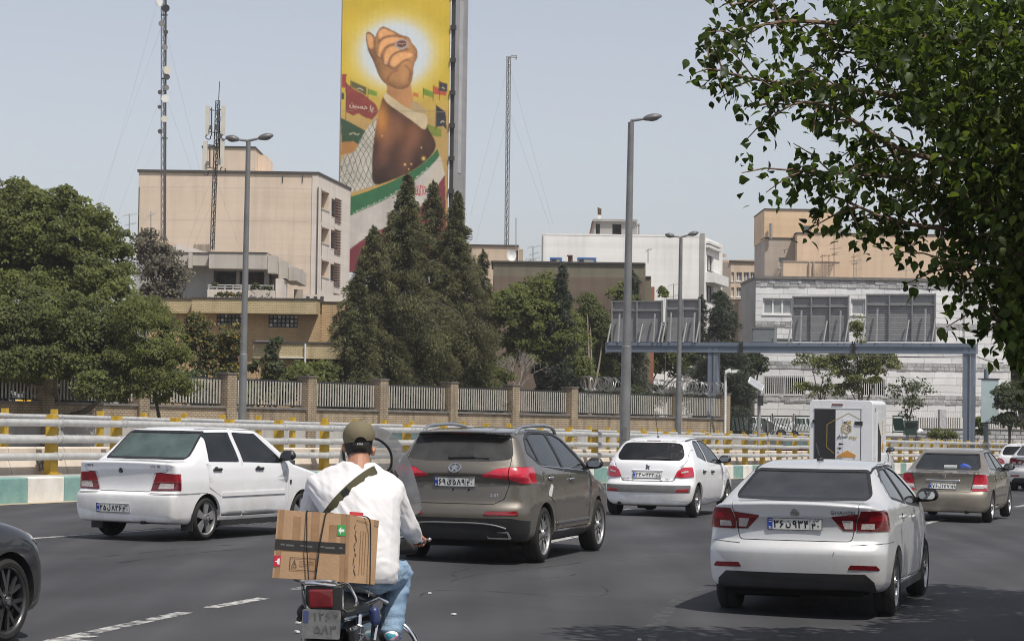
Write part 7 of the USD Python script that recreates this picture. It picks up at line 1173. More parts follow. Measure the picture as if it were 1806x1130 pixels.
SHAHIN = dict(scale=1.035, chaikin=3, L=4.38, W=1.757, H=1.48, R=.315, wheel_w=.2, axles=(.93, 3.53), paint='pearl', r=.11, rtop=.10, bow=.16, bow2=.05, crown=.055,
  prof=[(.12, .26), (.05, .31), (.02, .44), (0, .58), (.0, .65), (.05, .715), (.075, .74), (.085, .85), (.07, .97), (.03, 1.035), (.005, 1.075), (.02, 1.10), (.08, 1.108), (.2, 1.11), (.44, 1.115), (1.12, 1.39), (1.4, 1.45), (2.0, 1.478), (2.6, 1.44), (2.85, 1.37), (3.55, 1.03), (3.7, 1.0), (4.15, .87), (4.32, .74), (4.38, .56), (4.36, .35), (4.25, .22), (3, .2), (1, .2)],
  wz=[(0, .88), (.2, .92), (.34, .975), (.6, 1.0), (.86, .985), (1.02, .95), (1.10, .905), (1.45, .66), (2.0, .5)], plan=PLAN,
  windows=[[(1.02, 1.135), (1.84, 1.06), (1.84, 1.385), (1.45, 1.375), (1.2, 1.30)], [(1.93, 1.055), (2.98, .99), (2.98, 1.02), (2.5, 1.33), (2.2, 1.385), (1.93, 1.39)]], trim=.022, glass='glass_dark', rglass='glass_grey', rg_trim=.012,
  rear_glass=[(-.66, 1.12), (.66, 1.12), (.545, 1.375), (-.545, 1.375)], rg_x=1.35, windscreen=[(-.66, 1.05), (.66, 1.05), (.54, 1.38), (-.54, 1.38)], windscreen_x=2.5, cabin=(.98, 2.95, .4, 1.07),
  rear_parts=[('tail_lamp', [(.62, 1.025), (1.0, 1.035), (1.0, .835), (.575, .83), (.575, .92)], 'dark_red', .42, .008),
              ('inner_tail_lamp', [(.335, .965), (.60, .995), (.568, .92), (.568, .832), (.455, .835)], 'dark_red', .3, .006),
              ('reversing_lamp', [(.435, .935), (.545, .935), (.545, .85), (.465, .85)], 'clear_lens', .3, .008), ('stop_lamp', [(.70, .985), (.95, .99), (.95, .93), (.68, .925)], 'red', .42, .010),
              ('reversing_lamp', [(.62, .905), (.74, .91), (.74, .85), (.61, .85)], 'clear_lens', .3, .010),
              ('rear_reflector', [(.50, .475), (.80, .47), (.76, .515), (.53, .52)], 'dark_red', .35, .006),
              ('rear_valance', [(-.76, .25), (.76, .25), (.74, .36), (.66, .435), (-.66, .435), (-.74, .36)], 'black', .3, .004)],
  doors=[[(1.36, .33), (1.885, .31), (1.885, 1.43), (1.3, 1.39), (.97, 1.16), (1.05, .80), (1.28, .62)], [(1.885, .31), (2.98, .30), (3.03, .62), (3.04, 1.0), (2.5, 1.37), (2.2, 1.425), (1.885, 1.43)]],
  boot=([(-.60, 1.3), (.60, 1.3), (.60, 1.03), (.57, .92), (.53, .735), (-.53, .735), (-.57, .92), (-.60, 1.03)], .43, 1.20), rear_seams=[[(-.86, .72), (-.53, .70)], [(.86, .72), (.53, .70)]],
  style=dict(spokes=5, sw=.26, kind='twin', rim=.70), mirror=(3.0, 1.06), handles=[(1.42, .93), (2.2, .90)], handle_mat='pearl', plate_z=.89, plate=('36N934', '40'),
  badges=[('maker_emblem', TRIDENT, 0, 1.0, 1.0, 'chrome'), ('model_lettering', 'SHAHIN', -.45, 1.005, .042, 'badge')])
def _shahin_more(t, B, M):
    z = B.tz(1.62, 0); part(t.body, 'aerial', cat([trimesh.creation.icosphere(2, .035).apply_scale([1.4, 1, .7]).apply_translation([1.62, 0, z + .012]), bar((1.62, 0, z + .02), (1.47, .02, z + .17), .007, 8)]), M['black'], 40, False)
    for s in (-1, 1): part(t.body, 'roof_seam', tube([(x, s * .585 * (1 - .04 * abs(x - 1.9)), B.tz(x, .585 * (1 - .04 * abs(x - 1.9))) + .001) for x in np.linspace(1.12, 2.75, 14)], .012, 6), M['black'], False, False)
    part(t.body, 'tow_cover', tube([(B.rx(-.38, .62) - .001, -.365, .60), (B.rx(-.38, .62) - .001, -.38, .64)], .003, 5), M['dark'], False, False)
    part(t.body, 'silencer', lathe([(-.3, 0), (-.3, .09), (.3, .09), (.3, 0)], 16).apply_translation([.42, .3, .27]), M['dark'], 40, False)
    part(t.body, 'side_skirt', bx((2.22, -.80, .24), (1.8, .1, .07)), M['black'], False, False)
SHAHIN['more'] = _shahin_more
PRIDE = dict(scale=1.05, L=3.935, W=1.605, H=1.455, R=.275, wheel_w=.165, axles=(.79, 3.135), paint='white_paint', r=.055, rtop=.05, bow=.05, bow2=.03, crown=.04, bowf=.12,
  prof=[(.10, .22), (.03, .26), (0, .40), (-.005, .55), (.01, .595), (.06, .605), (.085, .63), (.095, .75), (.075, .92), (.045, .985), (.06, 1.005), (.12, 1.012), (.3, 1.015), (.50, 1.02), (.96, 1.385), (1.1, 1.435), (1.6, 1.455), (2.1, 1.435), (2.33, 1.37), (2.93, .965), (3.0, .945), (3.72, .80), (3.86, .70), (3.93, .5), (3.9, .3), (3.8, .2), (3, .18), (.8, .18)],
  wz=[(0, .9), (.2, .93), (.3, .975), (.5, 1), (.72, 1), (.88, .98), (1.0, .945), (1.43, .745), (2, .6)], plan=PLAN,
  windows=[[(.86, 1.0), (1.575, .985), (1.50, 1.375), (.93, 1.375)], [(1.66, .985), (2.66, .955), (2.62, 1.0), (2.13, 1.355), (1.58, 1.375)]], glass='glass', rglass='glass_teal', rg_trim=.018,
  rear_glass=[(-.62, 1.045), (.62, 1.045), (.555, 1.375), (-.555, 1.375)], rg_r=.03, rg_x=1.3, windscreen=[(-.62, 1.0), (.62, 1.0), (.54, 1.37), (-.54, 1.37)], windscreen_x=2.2, cabin=(.85, 2.7, .38, .98),
  rear_parts=[('tail_lamp', [(.475, .865), (.86, .85), (.86, .75), (.43, .745)], 'red', .22, .006), ('indicator_lamp', [(.43, .742), (.86, .747), (.86, .645), (.40, .635)], 'dark_red', .22, .006),
              ('reversing_lamp', [(.53, .735), (.72, .735), (.72, .665), (.50, .66)], 'clear_lens', .22, .008),
              ],
  doors=[[(1.12, .30), (1.615, .29), (1.635, .98), (1.545, 1.415), (.88, 1.415), (.80, .98), (.83, .66), (1.08, .56)], [(1.615, .29), (2.68, .29), (2.72, .94), (2.15, 1.395), (1.545, 1.415), (1.635, .98)]],
  boot=([(-.64, 1.3), (.64, 1.3), (.63, .87), (.44, .86), (.40, .625), (-.40, .625), (-.44, .86), (-.63, .87)], .47, 1.10), rear_seams=[[(-.8, .60), (-.4, .605)], [(.4, .605), (.8, .60)]],
  side_seams=[[(.03, .59), (.62, .59)], [(2.74, .3), (2.75, .9)]], side_parts=[('rub_strip', [(1.12, .55), (2.66, .55), (2.66, .60), (1.12, .60)], 'white_paint', .014)],
  style=dict(spokes=5, sw=.17, kind='cover', rim=.74, dish=.01, mat='steel_rim', cone=.3), mirror=(2.62, 1.03), handles=[(1.02, .90), (2.02, .895)], plate_z=.41, plate_y=.11, plate=('25L826', '20'), plate_on_lid=False, axle_bar=True,
  badges=[('maker_emblem', TRIDENT, .06, .885, .8, 'badge'), ('model_lettering', '131 SE', -.47, .945, .032, 'badge'), ('maker_lettering', 'SAIPA', .55, .945, .030, 'badge')])
def _pride_more(t, B, M):
    part(t.body, 'exhaust', bar((.0, -.33, .235), (.4, -.33, .235), .022, 10), M['dark'], 40, False)
    for s in (-1, 1): part(t.body, 'mud_flap', bx((1.09 - .62, s * .70, .23), (.012, .18, .22)), M['black'], False, False)
    part(t.body, 'door_sill', bx((1.97, -.765, .205), (1.75, .06, .075)), M['black'], False, False)
    y = B.sy(2.78, .70); part(t.body, 'side_badge', flat_text(rpoly([(-.02, -.03), (.02, -.03), (.025, .03), (-.025, .03)], .01), (1, 0, 0), (0, 0, 1), (2.80, -y, .70), .006), M['badge'], False, False)
    part(t, 'toy_on_shelf', tri(Manifold.batch_hull([Manifold.sphere(.035, 10).translate([.62, y, 1.03]) for y in (-.12, .05)])), M['seat'], 40, False)
PRIDE['more'] = _pride_more
JAC = dict(L=4.475, W=1.84, H=1.66, R=.345, wheel_w=.225, axles=(.95, 3.595), paint='bronze', r=.12, rtop=.11, bow=.17, bow2=.05, crown=.06, arch=.05,
  prof=[(.16, .27), (.07, .33), (.02, .48), (0, .60), (.015, .68), (.055, .735), (.075, .78), (.085, .90), (.10, 1.02), (.055, 1.085), (.05, 1.12), (.09, 1.20), (.15, 1.255), (.42, 1.555), (.40, 1.575), (.30, 1.585), (.34, 1.61), (.5, 1.632), (.9, 1.65), (1.6, 1.66), (2.3, 1.63), (2.6, 1.55), (3.35, 1.11), (3.5, 1.07), (4.2, .94), (4.38, .80), (4.47, .6), (4.44, .4), (4.3, .26), (3.2, .24), (1, .24)],
  wz=[(0, .88), (.25, .93), (.4, .985), (.65, 1.0), (.95, .99), (1.1, .965), (1.22, .91), (1.62, .68), (2.2, .45)], plan=PLAN,
  windows=[[(.60, 1.36), (.875, 1.225), (.875, 1.535), (.75, 1.50)], [(.92, 1.215), (1.79, 1.135), (1.735, 1.575), (1.2, 1.585), (.92, 1.55)], [(1.87, 1.13), (3.0, 1.065), (2.97, 1.10), (2.33, 1.50), (2.1, 1.56), (1.82, 1.575)]], trim=.03, glass='glass', rglass='glass_dusty',
  rear_glass=[(-.69, 1.275), (-.4, 1.245), (.4, 1.245), (.69, 1.275), (.60, 1.545), (-.60, 1.545)], rg_r=.06, rg_x=.9, windscreen=[(-.7, 1.12), (.7, 1.12), (.58, 1.54), (-.58, 1.54)], windscreen_x=2.35, cabin=(1.0, 3.0, .45, 1.16), seat_z=1.16,
  rear_parts=[('tail_lamp', [(.32, 1.065), (.42, 1.115), (.52, 1.165), (.665, 1.185), (.665, 1.035), (.5, 1.045)], 'bright_red', .5, .012), ('tail_lamp', [(.672, 1.185), (1.0, 1.19), (1.0, .985), (.80, .985), (.672, 1.03)], 'bright_red', .55, .012),
              
              ('rear_reflector', [(.38, .60), (.80, .60), (.78, .655), (.42, .65)], 'red', .35, .006), ('spoiler_lamp', [(-.13, 1.565), (.13, 1.565), (.13, 1.59), (-.13, 1.59)], 'dark_red', .5, .004), ('spoiler_band', [(-.60, 1.548), (.60, 1.548), (.58, 1.60), (-.58, 1.60)], 'black', .6, .002),
              ('rear_valance', [(-.95, .25), (.95, .25), (.95, .52), (.72, .565), (-.72, .565), (-.95, .52)], 'black', .35, .004)],
  side_parts=[('side_cladding', [(1.40, .25), (3.15, .25), (3.15, .35), (1.40, .36)], 'black', .006), ('bright_strip', [(1.45, .455), (3.05, .455), (3.05, .475), (1.45, .475)], 'chrome', .010)],
  doors=[[(1.44, .38), (1.84, .38), (1.84, 1.10), (1.78, 1.615), (1.2, 1.625), (.895, 1.58), (.885, 1.0), (1.05, .84), (1.32, .72)], [(1.84, .38), (3.05, .38), (3.09, .7), (3.07, 1.08), (2.35, 1.54), (2.1, 1.60), (1.78, 1.615), (1.84, 1.10)]],
  boot=([(-.58, 1.8), (.58, 1.8), (.60, 1.50), (.665, 1.27), (.668, 1.2), (.668, .96), (.62, .80), (.5, .735), (-.5, .735), (-.62, .80), (-.668, .96), (-.668, 1.2), (-.665, 1.27), (-.60, 1.50)], .9, 1.533), boot_name='tailgate',
  rear_seams=[[(-.66, 1.075), (.66, 1.075)]], side_seams=[], style=dict(spokes=7, sw=.16, kind='twin', rim=.72), mirror=(3.02, 1.15), handles=[(1.15, 1.035), (2.1, 1.0)], handle_mat='chrome', plate_z=.995, plate=('69Y589', '20'),
  badges=[('maker_emblem', union_all([star(5, .062, .026), ring(.066, .012, 1.25)]), 0, 1.165, 1.0, 'chrome'), ('maker_lettering', 'JAC', .54, 1.0, .034, 'chrome'), ('model_lettering', 'S5', -.47, .975, .030, 'chrome'), ('engine_lettering', '2.0T', -.50, .84, .034, 'chrome')])
def _jac_more(t, B, M):
    for s in (-1, 1):
        pts = [(x, s * y, B.tz(x, y) + dz) for x, y, dz in ((.62, .60, -.01), (.72, .60, .045), (1.0, .605, .075), (1.6, .61, .085), (2.1, .60, .075), (2.4, .585, .03), (2.48, .58, -.01))]
        part(t.body, 'roof_rail', tube(spline(pts, 26), .023, 8), M['alloy'], 40, False)
        part(t.body, 'window_sill_strip', tube([(x, s * (B.sy(x, 1.19 - .055 * (x - .9)) + .002), 1.19 - .052 * (x - .9)) for x in np.linspace(.9, 3.0, 16)], .008, 6), M['chrome'], False, False)
    x = B.rx(0, 1.30); part(t.lid, 'wiper', cat([bar((x - .01, .02, 1.285), (B.rx(-.35, 1.30) - .015, -.40, 1.288), .010, 6), tri(Manifold.batch_hull([Manifold.sphere(.018, 8).translate([B.rx(y, z) - .012, y, z]) for y, z in ((.1, 1.29), (.1, 1.315), (-.22, 1.30))]))]), M['black'], False, False)
    for a in (-1, 1):
        z, y = .36, a * .56; x = B.rx(y, z); part(t.body, 'exhaust', flat_text(rpoly([(-.17, .045), (.12, .045), (.17, -.045), (-.13, -.045)], .01).difference(rpoly([(-.145, .028), (.11, .028), (.14, -.03), (-.115, -.03)], .01)), (0, -1, 0), (0, 0, 1), (x - .003, y, z), .02), M['grey_plastic'], False, False)
    part(t.body, 'valance_strip', tube([(B.rx(y, .50) - .004, y, .505 - .05 * abs(y / .62) ** 4) for y in np.linspace(-.66, .66, 24)], .011, 6), M['grey_plastic'], False, False)
    for y in (.1, -.1): part(t.lid, 'plate_bolt', lathe([(-.012, .0005), (-.01, .012), (0, .012)], 8).apply_transform(trimesh.transformations.rotation_matrix(-math.pi / 2, [0, 0, 1])).apply_translation([B.rx(y, .90), y - .08, .905]), M['dark'], False, False)
    y = B.sy(1.16, .86); part(t.doors[0], 'chipped_paint', flat_text(rpoly([(-.10, -.05), (.02, -.07), (.10, .06), (.03, .09), (-.05, .03)], .01), (1, 0, 0), (0, 0, 1), (1.16, -y - .001, .87), .003), M['plate'], False, False)
    y = B.sy(3.2, .93); part(t.body, 'side_repeater', flat_text(rpoly([(-.05, -.02), (.05, -.01), (.05, .02), (-.05, .015)], .005), (1, 0, 0), (0, 0, 1), (3.22, -y, .95), .006), M['chrome'], False, False)
JAC['more'] = _jac_more
LION = union_all([Polygon([(-.035, -.045), (-.015, -.045), (0, -.01), (.02, -.045), (.04, -.045), (.02, .0), (.04, .015), (.03, .03), (.0, .02), (-.005, .05), (-.035, .045), (-.02, .02), (-.03, -.005)])])
P206 = dict(L=3.835, W=1.655, H=1.435, R=.29, wheel_w=.185, axles=(.62, 3.06), paint='white_paint', r=.13, rtop=.12, bow=.17, bow2=.06, crown=.07,
  prof=[(.14, .20), (.05, .24), (.01, .40), (.0, .50), (.02, .595), (.07, .635), (.10, .68), (.115, .82), (.15, .95), (.19, 1.0), (.50, 1.315), (.56, 1.36), (.75, 1.40), (1.3, 1.435), (1.8, 1.42), (2.1, 1.345), (2.85, .97), (3.0, .93), (3.6, .72), (3.78, .58), (3.83, .42), (3.78, .25), (3.6, .2), (2.5, .17), (.6, .17)],
  wz=[(0, .86), (.2, .9), (.32, .965), (.55, 1.0), (.75, .995), (.92, .955), (1.05, .89), (1.4, .66), (2, .4)], plan=[(0, .95), (.3, .985), (.8, 1), (2, 1), (2.8, .98), (3.4, .93), (3.8, .86)],
  windows=[[(.84, 1.08), (1.36, .985), (1.36, 1.335), (1.15, 1.335), (1.0, 1.28)], [(1.45, .98), (2.48, .905), (2.45, .95), (2.02, 1.255), (1.8, 1.33), (1.45, 1.345)]], trim=.012, glass='glass', rglass='glass_dark',
  rear_glass=[(-.655, 1.0), (.655, 1.0), (.53, 1.29), (.40, 1.315), (-.40, 1.315), (-.53, 1.29)], rg_r=.09, rg_x=1.0, windscreen=[(-.62, .98), (.62, .98), (.5, 1.32), (-.5, 1.32)], windscreen_x=1.9, cabin=(.7, 2.5, .36, .93), rear_heads=True,
  rear_parts=[('tail_lamp', [(.485, .72), (.54, .83), (.63, .885), (1.0, .91), (1.0, .74), (.62, .70)], 'bright_red', .32, .014), ('lamp_lens', [(.60, .775), (.72, .80), (.72, .835), (.60, .81)], 'clear_lens', .3, .018),
              ('bumper_strip', [(-.76, .44), (.76, .44), (.78, .57), (-.78, .57)], 'grey_plastic', .2, .006), ('rear_reflector', [(.52, .45), (.74, .45), (.75, .52), (.55, .50)], 'red', .2, .009),
              ('stop_lamp', [(-.13, 1.335), (.13, 1.335), (.13, 1.352), (-.13, 1.352)], 'dark_red', .9, .004)],
  doors=[[(.98, .34), (1.405, .28), (1.405, 1.375), (1.15, 1.375), (.96, 1.31), (.79, 1.09), (.80, .75), (.9, .58)], [(1.405, .28), (2.50, .28), (2.56, .6), (2.54, .92), (2.02, 1.295), (1.8, 1.365), (1.405, 1.375)]],
  boot=([(-.61, 1.8), (.61, 1.8), (.67, 1.0), (.60, .87), (.50, .70), (.46, .635), (-.46, .635), (-.50, .70), (-.60, .87), (-.67, 1.0)], 1.0, 1.335), boot_name='tailgate', style=dict(spokes=8, sw=.2, rim=.7), mirror=(2.42, .97), handles=[(1.0, .80), (1.64, .785)], plate_z=.745, plate=('23B432', '55'),
  badges=[('maker_emblem', LION, 0, .88, 1.0, 'badge'), ('maker_lettering', 'PEUGEOT', .37, .675, .030, 'badge'), ('model_lettering', '206', -.37, .675, .032, 'badge')])
def _206_more(t, B, M):
    part(t.lid, 'lid_grip', tri(Manifold.batch_hull([Manifold.sphere(.016, 10).translate([B.rx(y, .825) - .004, y, .825]) for y in (-.27, .27)])), M['white_paint'], 40, False)
    x = B.rx(0, 1.02); part(t.lid, 'wiper', tri(Manifold.batch_hull([Manifold.sphere(r, 8).translate([B.rx(y, z) - .012, y, z]) for y, z, r in ((.04, 1.03, .018), (-.40, 1.035, .010), (-.15, 1.06, .012))])), M['black'], 40, False)
    z = B.tz(.85, 0); part(t.body, 'aerial', cat([trimesh.creation.icosphere(2, .025).apply_translation([.85, 0, z]), bar((.85, 0, z), (.62, .0, z + .42), .005, 6)]), M['black'], 40, False)
    part(t.body, 'silencer', lathe([(-.16, 0), (-.16, .09), (.16, .09), (.16, 0)], 16).apply_translation([.3, .05, .235]), M['dark'], 40, False)
    for s in (-1, 1): part(t.body, 'roof_seam', tube([(x, s * .53, B.tz(x, .53) + .001) for x in np.linspace(.75, 2.0, 12)], .012, 6), M['black'], False, False)
    part(t.body, 'exhaust', bar((.02, .5, .24), (.3, .5, .24), .025, 10), M['dark'], 40, False)
P206['more'] = _206_more
MAZDA = dict(scale=.98, L=4.25, W=1.705, H=1.41, R=.295, wheel_w=.19, axles=(.93, 3.54), paint='beige', r=.09, rtop=.085, bow=.13, bow2=.04, crown=.05,
  prof=[(.12, .20), (.04, .24), (0, .43), (.0, .53), (.03, .585), (.065, .61), (.085, .72), (.075, .90), (.045, .955), (.07, .972), (.30, .985), (.55, 1.0), (1.18, 1.32), (1.45, 1.385), (2.0, 1.41), (2.45, 1.375), (2.7, 1.28), (3.3, .95), (3.45, .92), (4.0, .77), (4.19, .64), (4.25, .45), (4.2, .25), (4.0, .19), (.9, .17)],
  wz=[(0, .88), (.2, .92), (.34, .98), (.58, 1.0), (.82, .985), (.95, .95), (1.03, .90), (1.4, .68), (2, .5)], plan=PLAN,
  windows=[[(1.0, 1.03), (1.84, .99), (1.82, 1.325), (1.42, 1.315), (1.2, 1.23)], [(1.93, .985), (2.9, .94), (2.88, .97), (2.4, 1.27), (2.2, 1.325), (1.9, 1.33)]], trim=.018, glass='glass_dark', rglass='glass', rg_trim=.012,
  rear_glass=[(-.63, 1.015), (.63, 1.015), (.53, 1.30), (-.53, 1.30)], rg_x=1.35, windscreen=[(-.62, .98), (.62, .98), (.52, 1.31), (-.52, 1.31)], windscreen_x=2.4, cabin=(.98, 2.85, .38, .96),
  rear_parts=[('tail_lamp', [(.60, .935), (1.0, .915), (1.0, .62), (.54, .615)], 'bright_red', .3, .01), ('reversing_lamp', [(.56, .735), (.82, .74), (.82, .655), (.54, .65)], 'clear_lens', .3, .012)],
  doors=[[(1.34, .3), (1.875, .29), (1.86, 1.37), (1.4, 1.35), (.97, 1.06), (1.05, .75), (1.28, .58)], [(1.875, .29), (2.95, .29), (3.0, .6), (2.98, .94), (2.42, 1.31), (2.2, 1.365), (1.86, 1.37)]],
  boot=([(-.62, 1.2), (.62, 1.2), (.60, .95), (.52, .60), (-.52, .60), (-.60, .95)], .53, 1.08), side_parts=[('rub_strip', [(1.3, .50), (2.98, .49), (2.98, .53), (1.3, .54)], 'beige', .012)],
  style=dict(spokes=7, sw=.24, rim=.7), mirror=(2.88, 1.0), handles=[(1.32, .84), (2.12, .83)], handle_mat='beige', plate_z=.70, plate=('76L177', '99'),
  badges=[('maker_emblem', union_all([ring(.045, .009, 1.3), Polygon([(-.05, .01), (-.02, .025), (0, .0), (.02, .025), (.05, .01), (.02, .012), (0, -.014), (-.02, .012)])]), 0, .895, 1.0, 'chrome'), ('maker_lettering', 'mazda', .42, .895, .035, 'badge')])
def _mazda_more(t, B, M):
    part(t.lid, 'plate_strip', tri(Manifold.batch_hull([Manifold.sphere(.016, 10).scale([.6, 1, 1]).translate([B.rx(y, .80) - .002, y, .80 + dz]) for y in (-.31, .31) for dz in (-.012, .014)])), M['chrome'], 40, False)
    part(t, 'tissue_box', bx((.72, -.05, 1.05), (.12, .24, .08)), M['plate'], False, False)
    part(t, 'shelf_bundle', tri(Manifold.batch_hull([Manifold.sphere(r, 10).translate([.75, y, z]) for y, z, r in ((-.25, 1.05, .05), (-.42, 1.04, .04), (-.3, 1.10, .03))])), M['blue'], 40, False)
    part(t.body, 'exhaust', bar((.0, -.45, .21), (.4, -.45, .21), .03, 10), M['dark'], 40, False)
MAZDA['more'] = _mazda_more
AZERA = dict(L=4.9, W=1.86, H=1.49, R=.338, wheel_w=.225, axles=(1.12, 3.92), paint='graphite', r=.12, rtop=.1, bow=.15, bow2=.04, bowf=.62, crown=.05,
  prof=[(.12, .22), (.03, .3), (0, .5), (.03, .75), (.05, 1.02), (.12, 1.06), (.6, 1.09), (1.4, 1.42), (1.8, 1.48), (2.3, 1.49), (2.8, 1.45), (3.05, 1.38), (3.75, 1.03), (3.9, 1.0), (4.5, .90), (4.75, .80), (4.86, .66), (4.9, .50), (4.89, .34), (4.82, .22), (4.5, .19), (1, .19)],
  wz=[(0, .9), (.2, .94), (.34, .985), (.6, 1.0), (.82, .985), (.95, .95), (1.05, .90), (1.45, .68), (2, .5)], plan=[(0, .93), (.8, .99), (2, 1), (3.6, .995), (4.2, .985), (4.6, .955), (4.9, .90)],
  windows=[[(1.15, 1.12), (2.05, 1.07), (2.03, 1.40), (1.6, 1.39)], [(2.12, 1.065), (3.2, 1.0), (3.15, 1.05), (2.6, 1.36), (2.12, 1.405)]], trim=.015, glass='glass_dark', rglass='glass_dark',
  rear_glass=[(-.66, 1.11), (.66, 1.11), (.55, 1.40), (-.55, 1.40)], rg_x=1.5, windscreen=[(-.66, 1.06), (.66, 1.06), (.55, 1.40), (-.55, 1.40)], windscreen_x=2.7, cabin=(1.15, 3.15, .4, 1.05), rear_parts=[('tail_lamp', [(.55, .98), (1.0, .98), (1.0, .82), (.55, .82)], 'dark_red', .4, .006)],
  side_parts=[('headlamp', [(4.30, .80), (4.42, .875), (4.60, .82), (4.74, .70), (4.72, .64), (4.55, .70)], 'clear_lens', .008)],
  doors=[[(1.58, .3), (2.09, .3), (2.08, 1.45), (1.5, 1.42), (1.1, 1.14), (1.2, .85), (1.48, .6)], [(2.09, .3), (3.3, .3), (3.36, .62), (3.33, 1.0), (2.65, 1.39), (2.08, 1.45)]],
  side_seams=[[(3.85, .985), (4.3, .93), (4.62, .84)], [(4.45, .30), (4.5, .68)]], style=dict(spokes=7, sw=.17, kind='twin', rim=.76, mat='dark_alloy', dish=.02), mirror=(3.25, 1.08), handles=[(1.6, .93), (2.4, .9)], handle_mat='chrome', plate_z=.80, plate=('11L111', '11'), badges=[])
# ================================================================ the traffic
def put_car(name, label, sp, px, py, az, **k):
    a = math.radians(az); return make_car(name, label, sp, M, set_on_wheel(sp, px, py, a), a, **k)
c_pride = put_car('saloon_car', 'boxy white saloon car with green tinted rear window, leftmost of the traffic', PRIDE, 354, 951, 26.5)
c_jac = put_car('estate_car', 'tall bronze grey five door car with roof rails behind the motorcycle', JAC, 945, 990, 17, h=.018)
c_206 = put_car('hatchback_car', 'small white hatchback with round rear and black bumper strip', P206, 1222, 911, 18)
c_sha = put_car('saloon_car', 'large white saloon car nearest the viewer, streaked with leaf shadows', SHAHIN, 1563, 1083, 16, h=.02)
c_maz = put_car('saloon_car', 'beige metallic saloon car at the right, behind the large white one', MAZDA, 1742, 920, 19)
a_ = math.radians(22); q = G(-5, 1133); f_ = np.array([math.sin(a_), math.cos(a_), 0]); l_ = np.array([-f_[1], f_[0], 0])
c_blk = make_car('saloon_car', 'dark graphite car cut by the left picture edge, only its front corner in view', AZERA, M, q - f_ * AZERA['axles'][1] + l_ * (AZERA['W'] / 2 - .11), a_)
def rot_of(az): return math.pi / 2 - math.radians(az)
dup(c_sha, set_on_wheel(SHAHIN, 1880, 868, math.radians(19)), rot_of(19), 'white saloon car half cut by the right picture edge')
q = P(1766, 850, 82); dup(c_206, np.array([(1798 - 903) / FL * 84, 84, float(GZ(17, 84))]) , rot_of(20), 'farthest white car at the right, above the half cut one')
OPP = PR - 3.2
def opp(px, p_off, d=None):
    r = ray(px, 720); A = np.array([[RD[0], -r[0]], [RD[1], -r[1]]]); p = PR + p_off; u = float(np.linalg.solve(A, -(RN[:2] * p))[0]); return UP(u, p)
dup(c_pride, opp(700, -3.4), rot_of(22), 'white car half hidden behind the rails right of the rider'); dup(c_blk, opp(1455, -2.6), rot_of(202), 'dark car hidden behind the near rails left of the camper van')
SM = dict(PRIDE); SM['paint'] = 'maroon'; SM['badges'] = []; SM['side_parts'] = []
qq = opp(1395, -1.9); c_red = make_car('saloon_car', 'dark red car low behind the near rails left of the camper van', SM, M, qq, math.radians(22), h=.05)
yq = P(1290, 745, 158); dup(c_206, [yq[0] + .2, 158, .05], rot_of(95), 'white car parked behind the left panel of the green fence'); yq = P(1378, 745, 160); dup(c_pride, [yq[0], 160, .0], rot_of(93), 'white car parked behind the middle of the green fence')
solo('parking_yard', bx((23, 160, -.9), (44, 16, 1.8)), A_EARTH, kind='structure', label='raised parking yard behind the green fence')
ST = dict(SM); ST['paint'] = 'taxi'; tq = P(92, 690, 112); make_car('taxi_car', 'yellow taxi glimpsed through the fence under the left trees', ST, M, [tq[0] - 2, 112, .85], math.radians(80), h=.05)
# ---------------------------------------------------------------- camper on a pickup
vd, va = 70.0, math.radians(19); vx = (1487 - 903) / FL * vd; f_ = np.array([math.sin(va), math.cos(va), 0]); l_ = np.array([-f_[1], f_[0], 0]); vo = np.array([vx, vd, float(GZ(vx, vd))]) + f_ * .3
SP = dict(PRIDE); SP['badges'] = []; SP['more'] = lambda *a: None; SP['plate'] = ('55N417', '77')
van = make_car('camper_pickup', 'white pickup carrying a tall white camper box with black and gold rear door', SP, M, vo, va, cname='camper van')
CW = mat('white_camper_shell', (.66, .67, .69), .35, var=.04, coat=.5, obj=True); GOLD = mat('gold_print', (.42, .30, .06), .5, obj=True); ORNG = mat('orange_print', (.50, .24, .05), .5, obj=True); BLK = M['black']
bw_, x0, x1, z0, z1 = .90, -.45, 1.75, .62, 2.46; rr = .13
sh = Manifold.batch_hull([Manifold.sphere(rr, 20).translate([x, y, z]) for x in (x0 + rr * .6, x1 - rr * 1.6) for y in (-bw_ + rr, bw_ - rr) for z in (z0 + rr, z1 - rr)] + [Manifold.sphere(rr, 20).translate([x1 - rr, y, z]) for y in (-bw_ + rr, bw_ - rr) for z in (z0 + rr, z1 - .42)])
sh = sh - man(bx((x0 - .5 + .02, 0, 1.5), (1, 3, 3)))
vs = part(van, 'camper_shell', tri(sh), CW, 35, False); xr = x0 + .02
def vl(px, py):                                                   # photograph pixel -> (across to the right, height) on the rear face
    k = vd / FL; return (px - 1487) * k / math.cos(va - .139), (1.92 - (py - 8.2 - 716) * k) - float(vo[2])
def vrect(name, x0_, x1_, y0_, y1_, m_, dep=.02, k=0.0, par=None):
    a, zt_ = vl(x0_, y0_); b, zb_ = vl(x1_, y1_); zb_ = max(zb_, z0 + .05); return part(par or vs, name, bx((xr - k - dep / 2, -(a + b) / 2, (zt_ + zb_) / 2), (dep, b - a, zt_ - zb_)), m_, False, False)
db = vrect('black_door_panel', 1443, 1478, 728, 822, BLK); dw = vrect('rear_door', 1478.3, 1520, 728, 822, CW, .018)
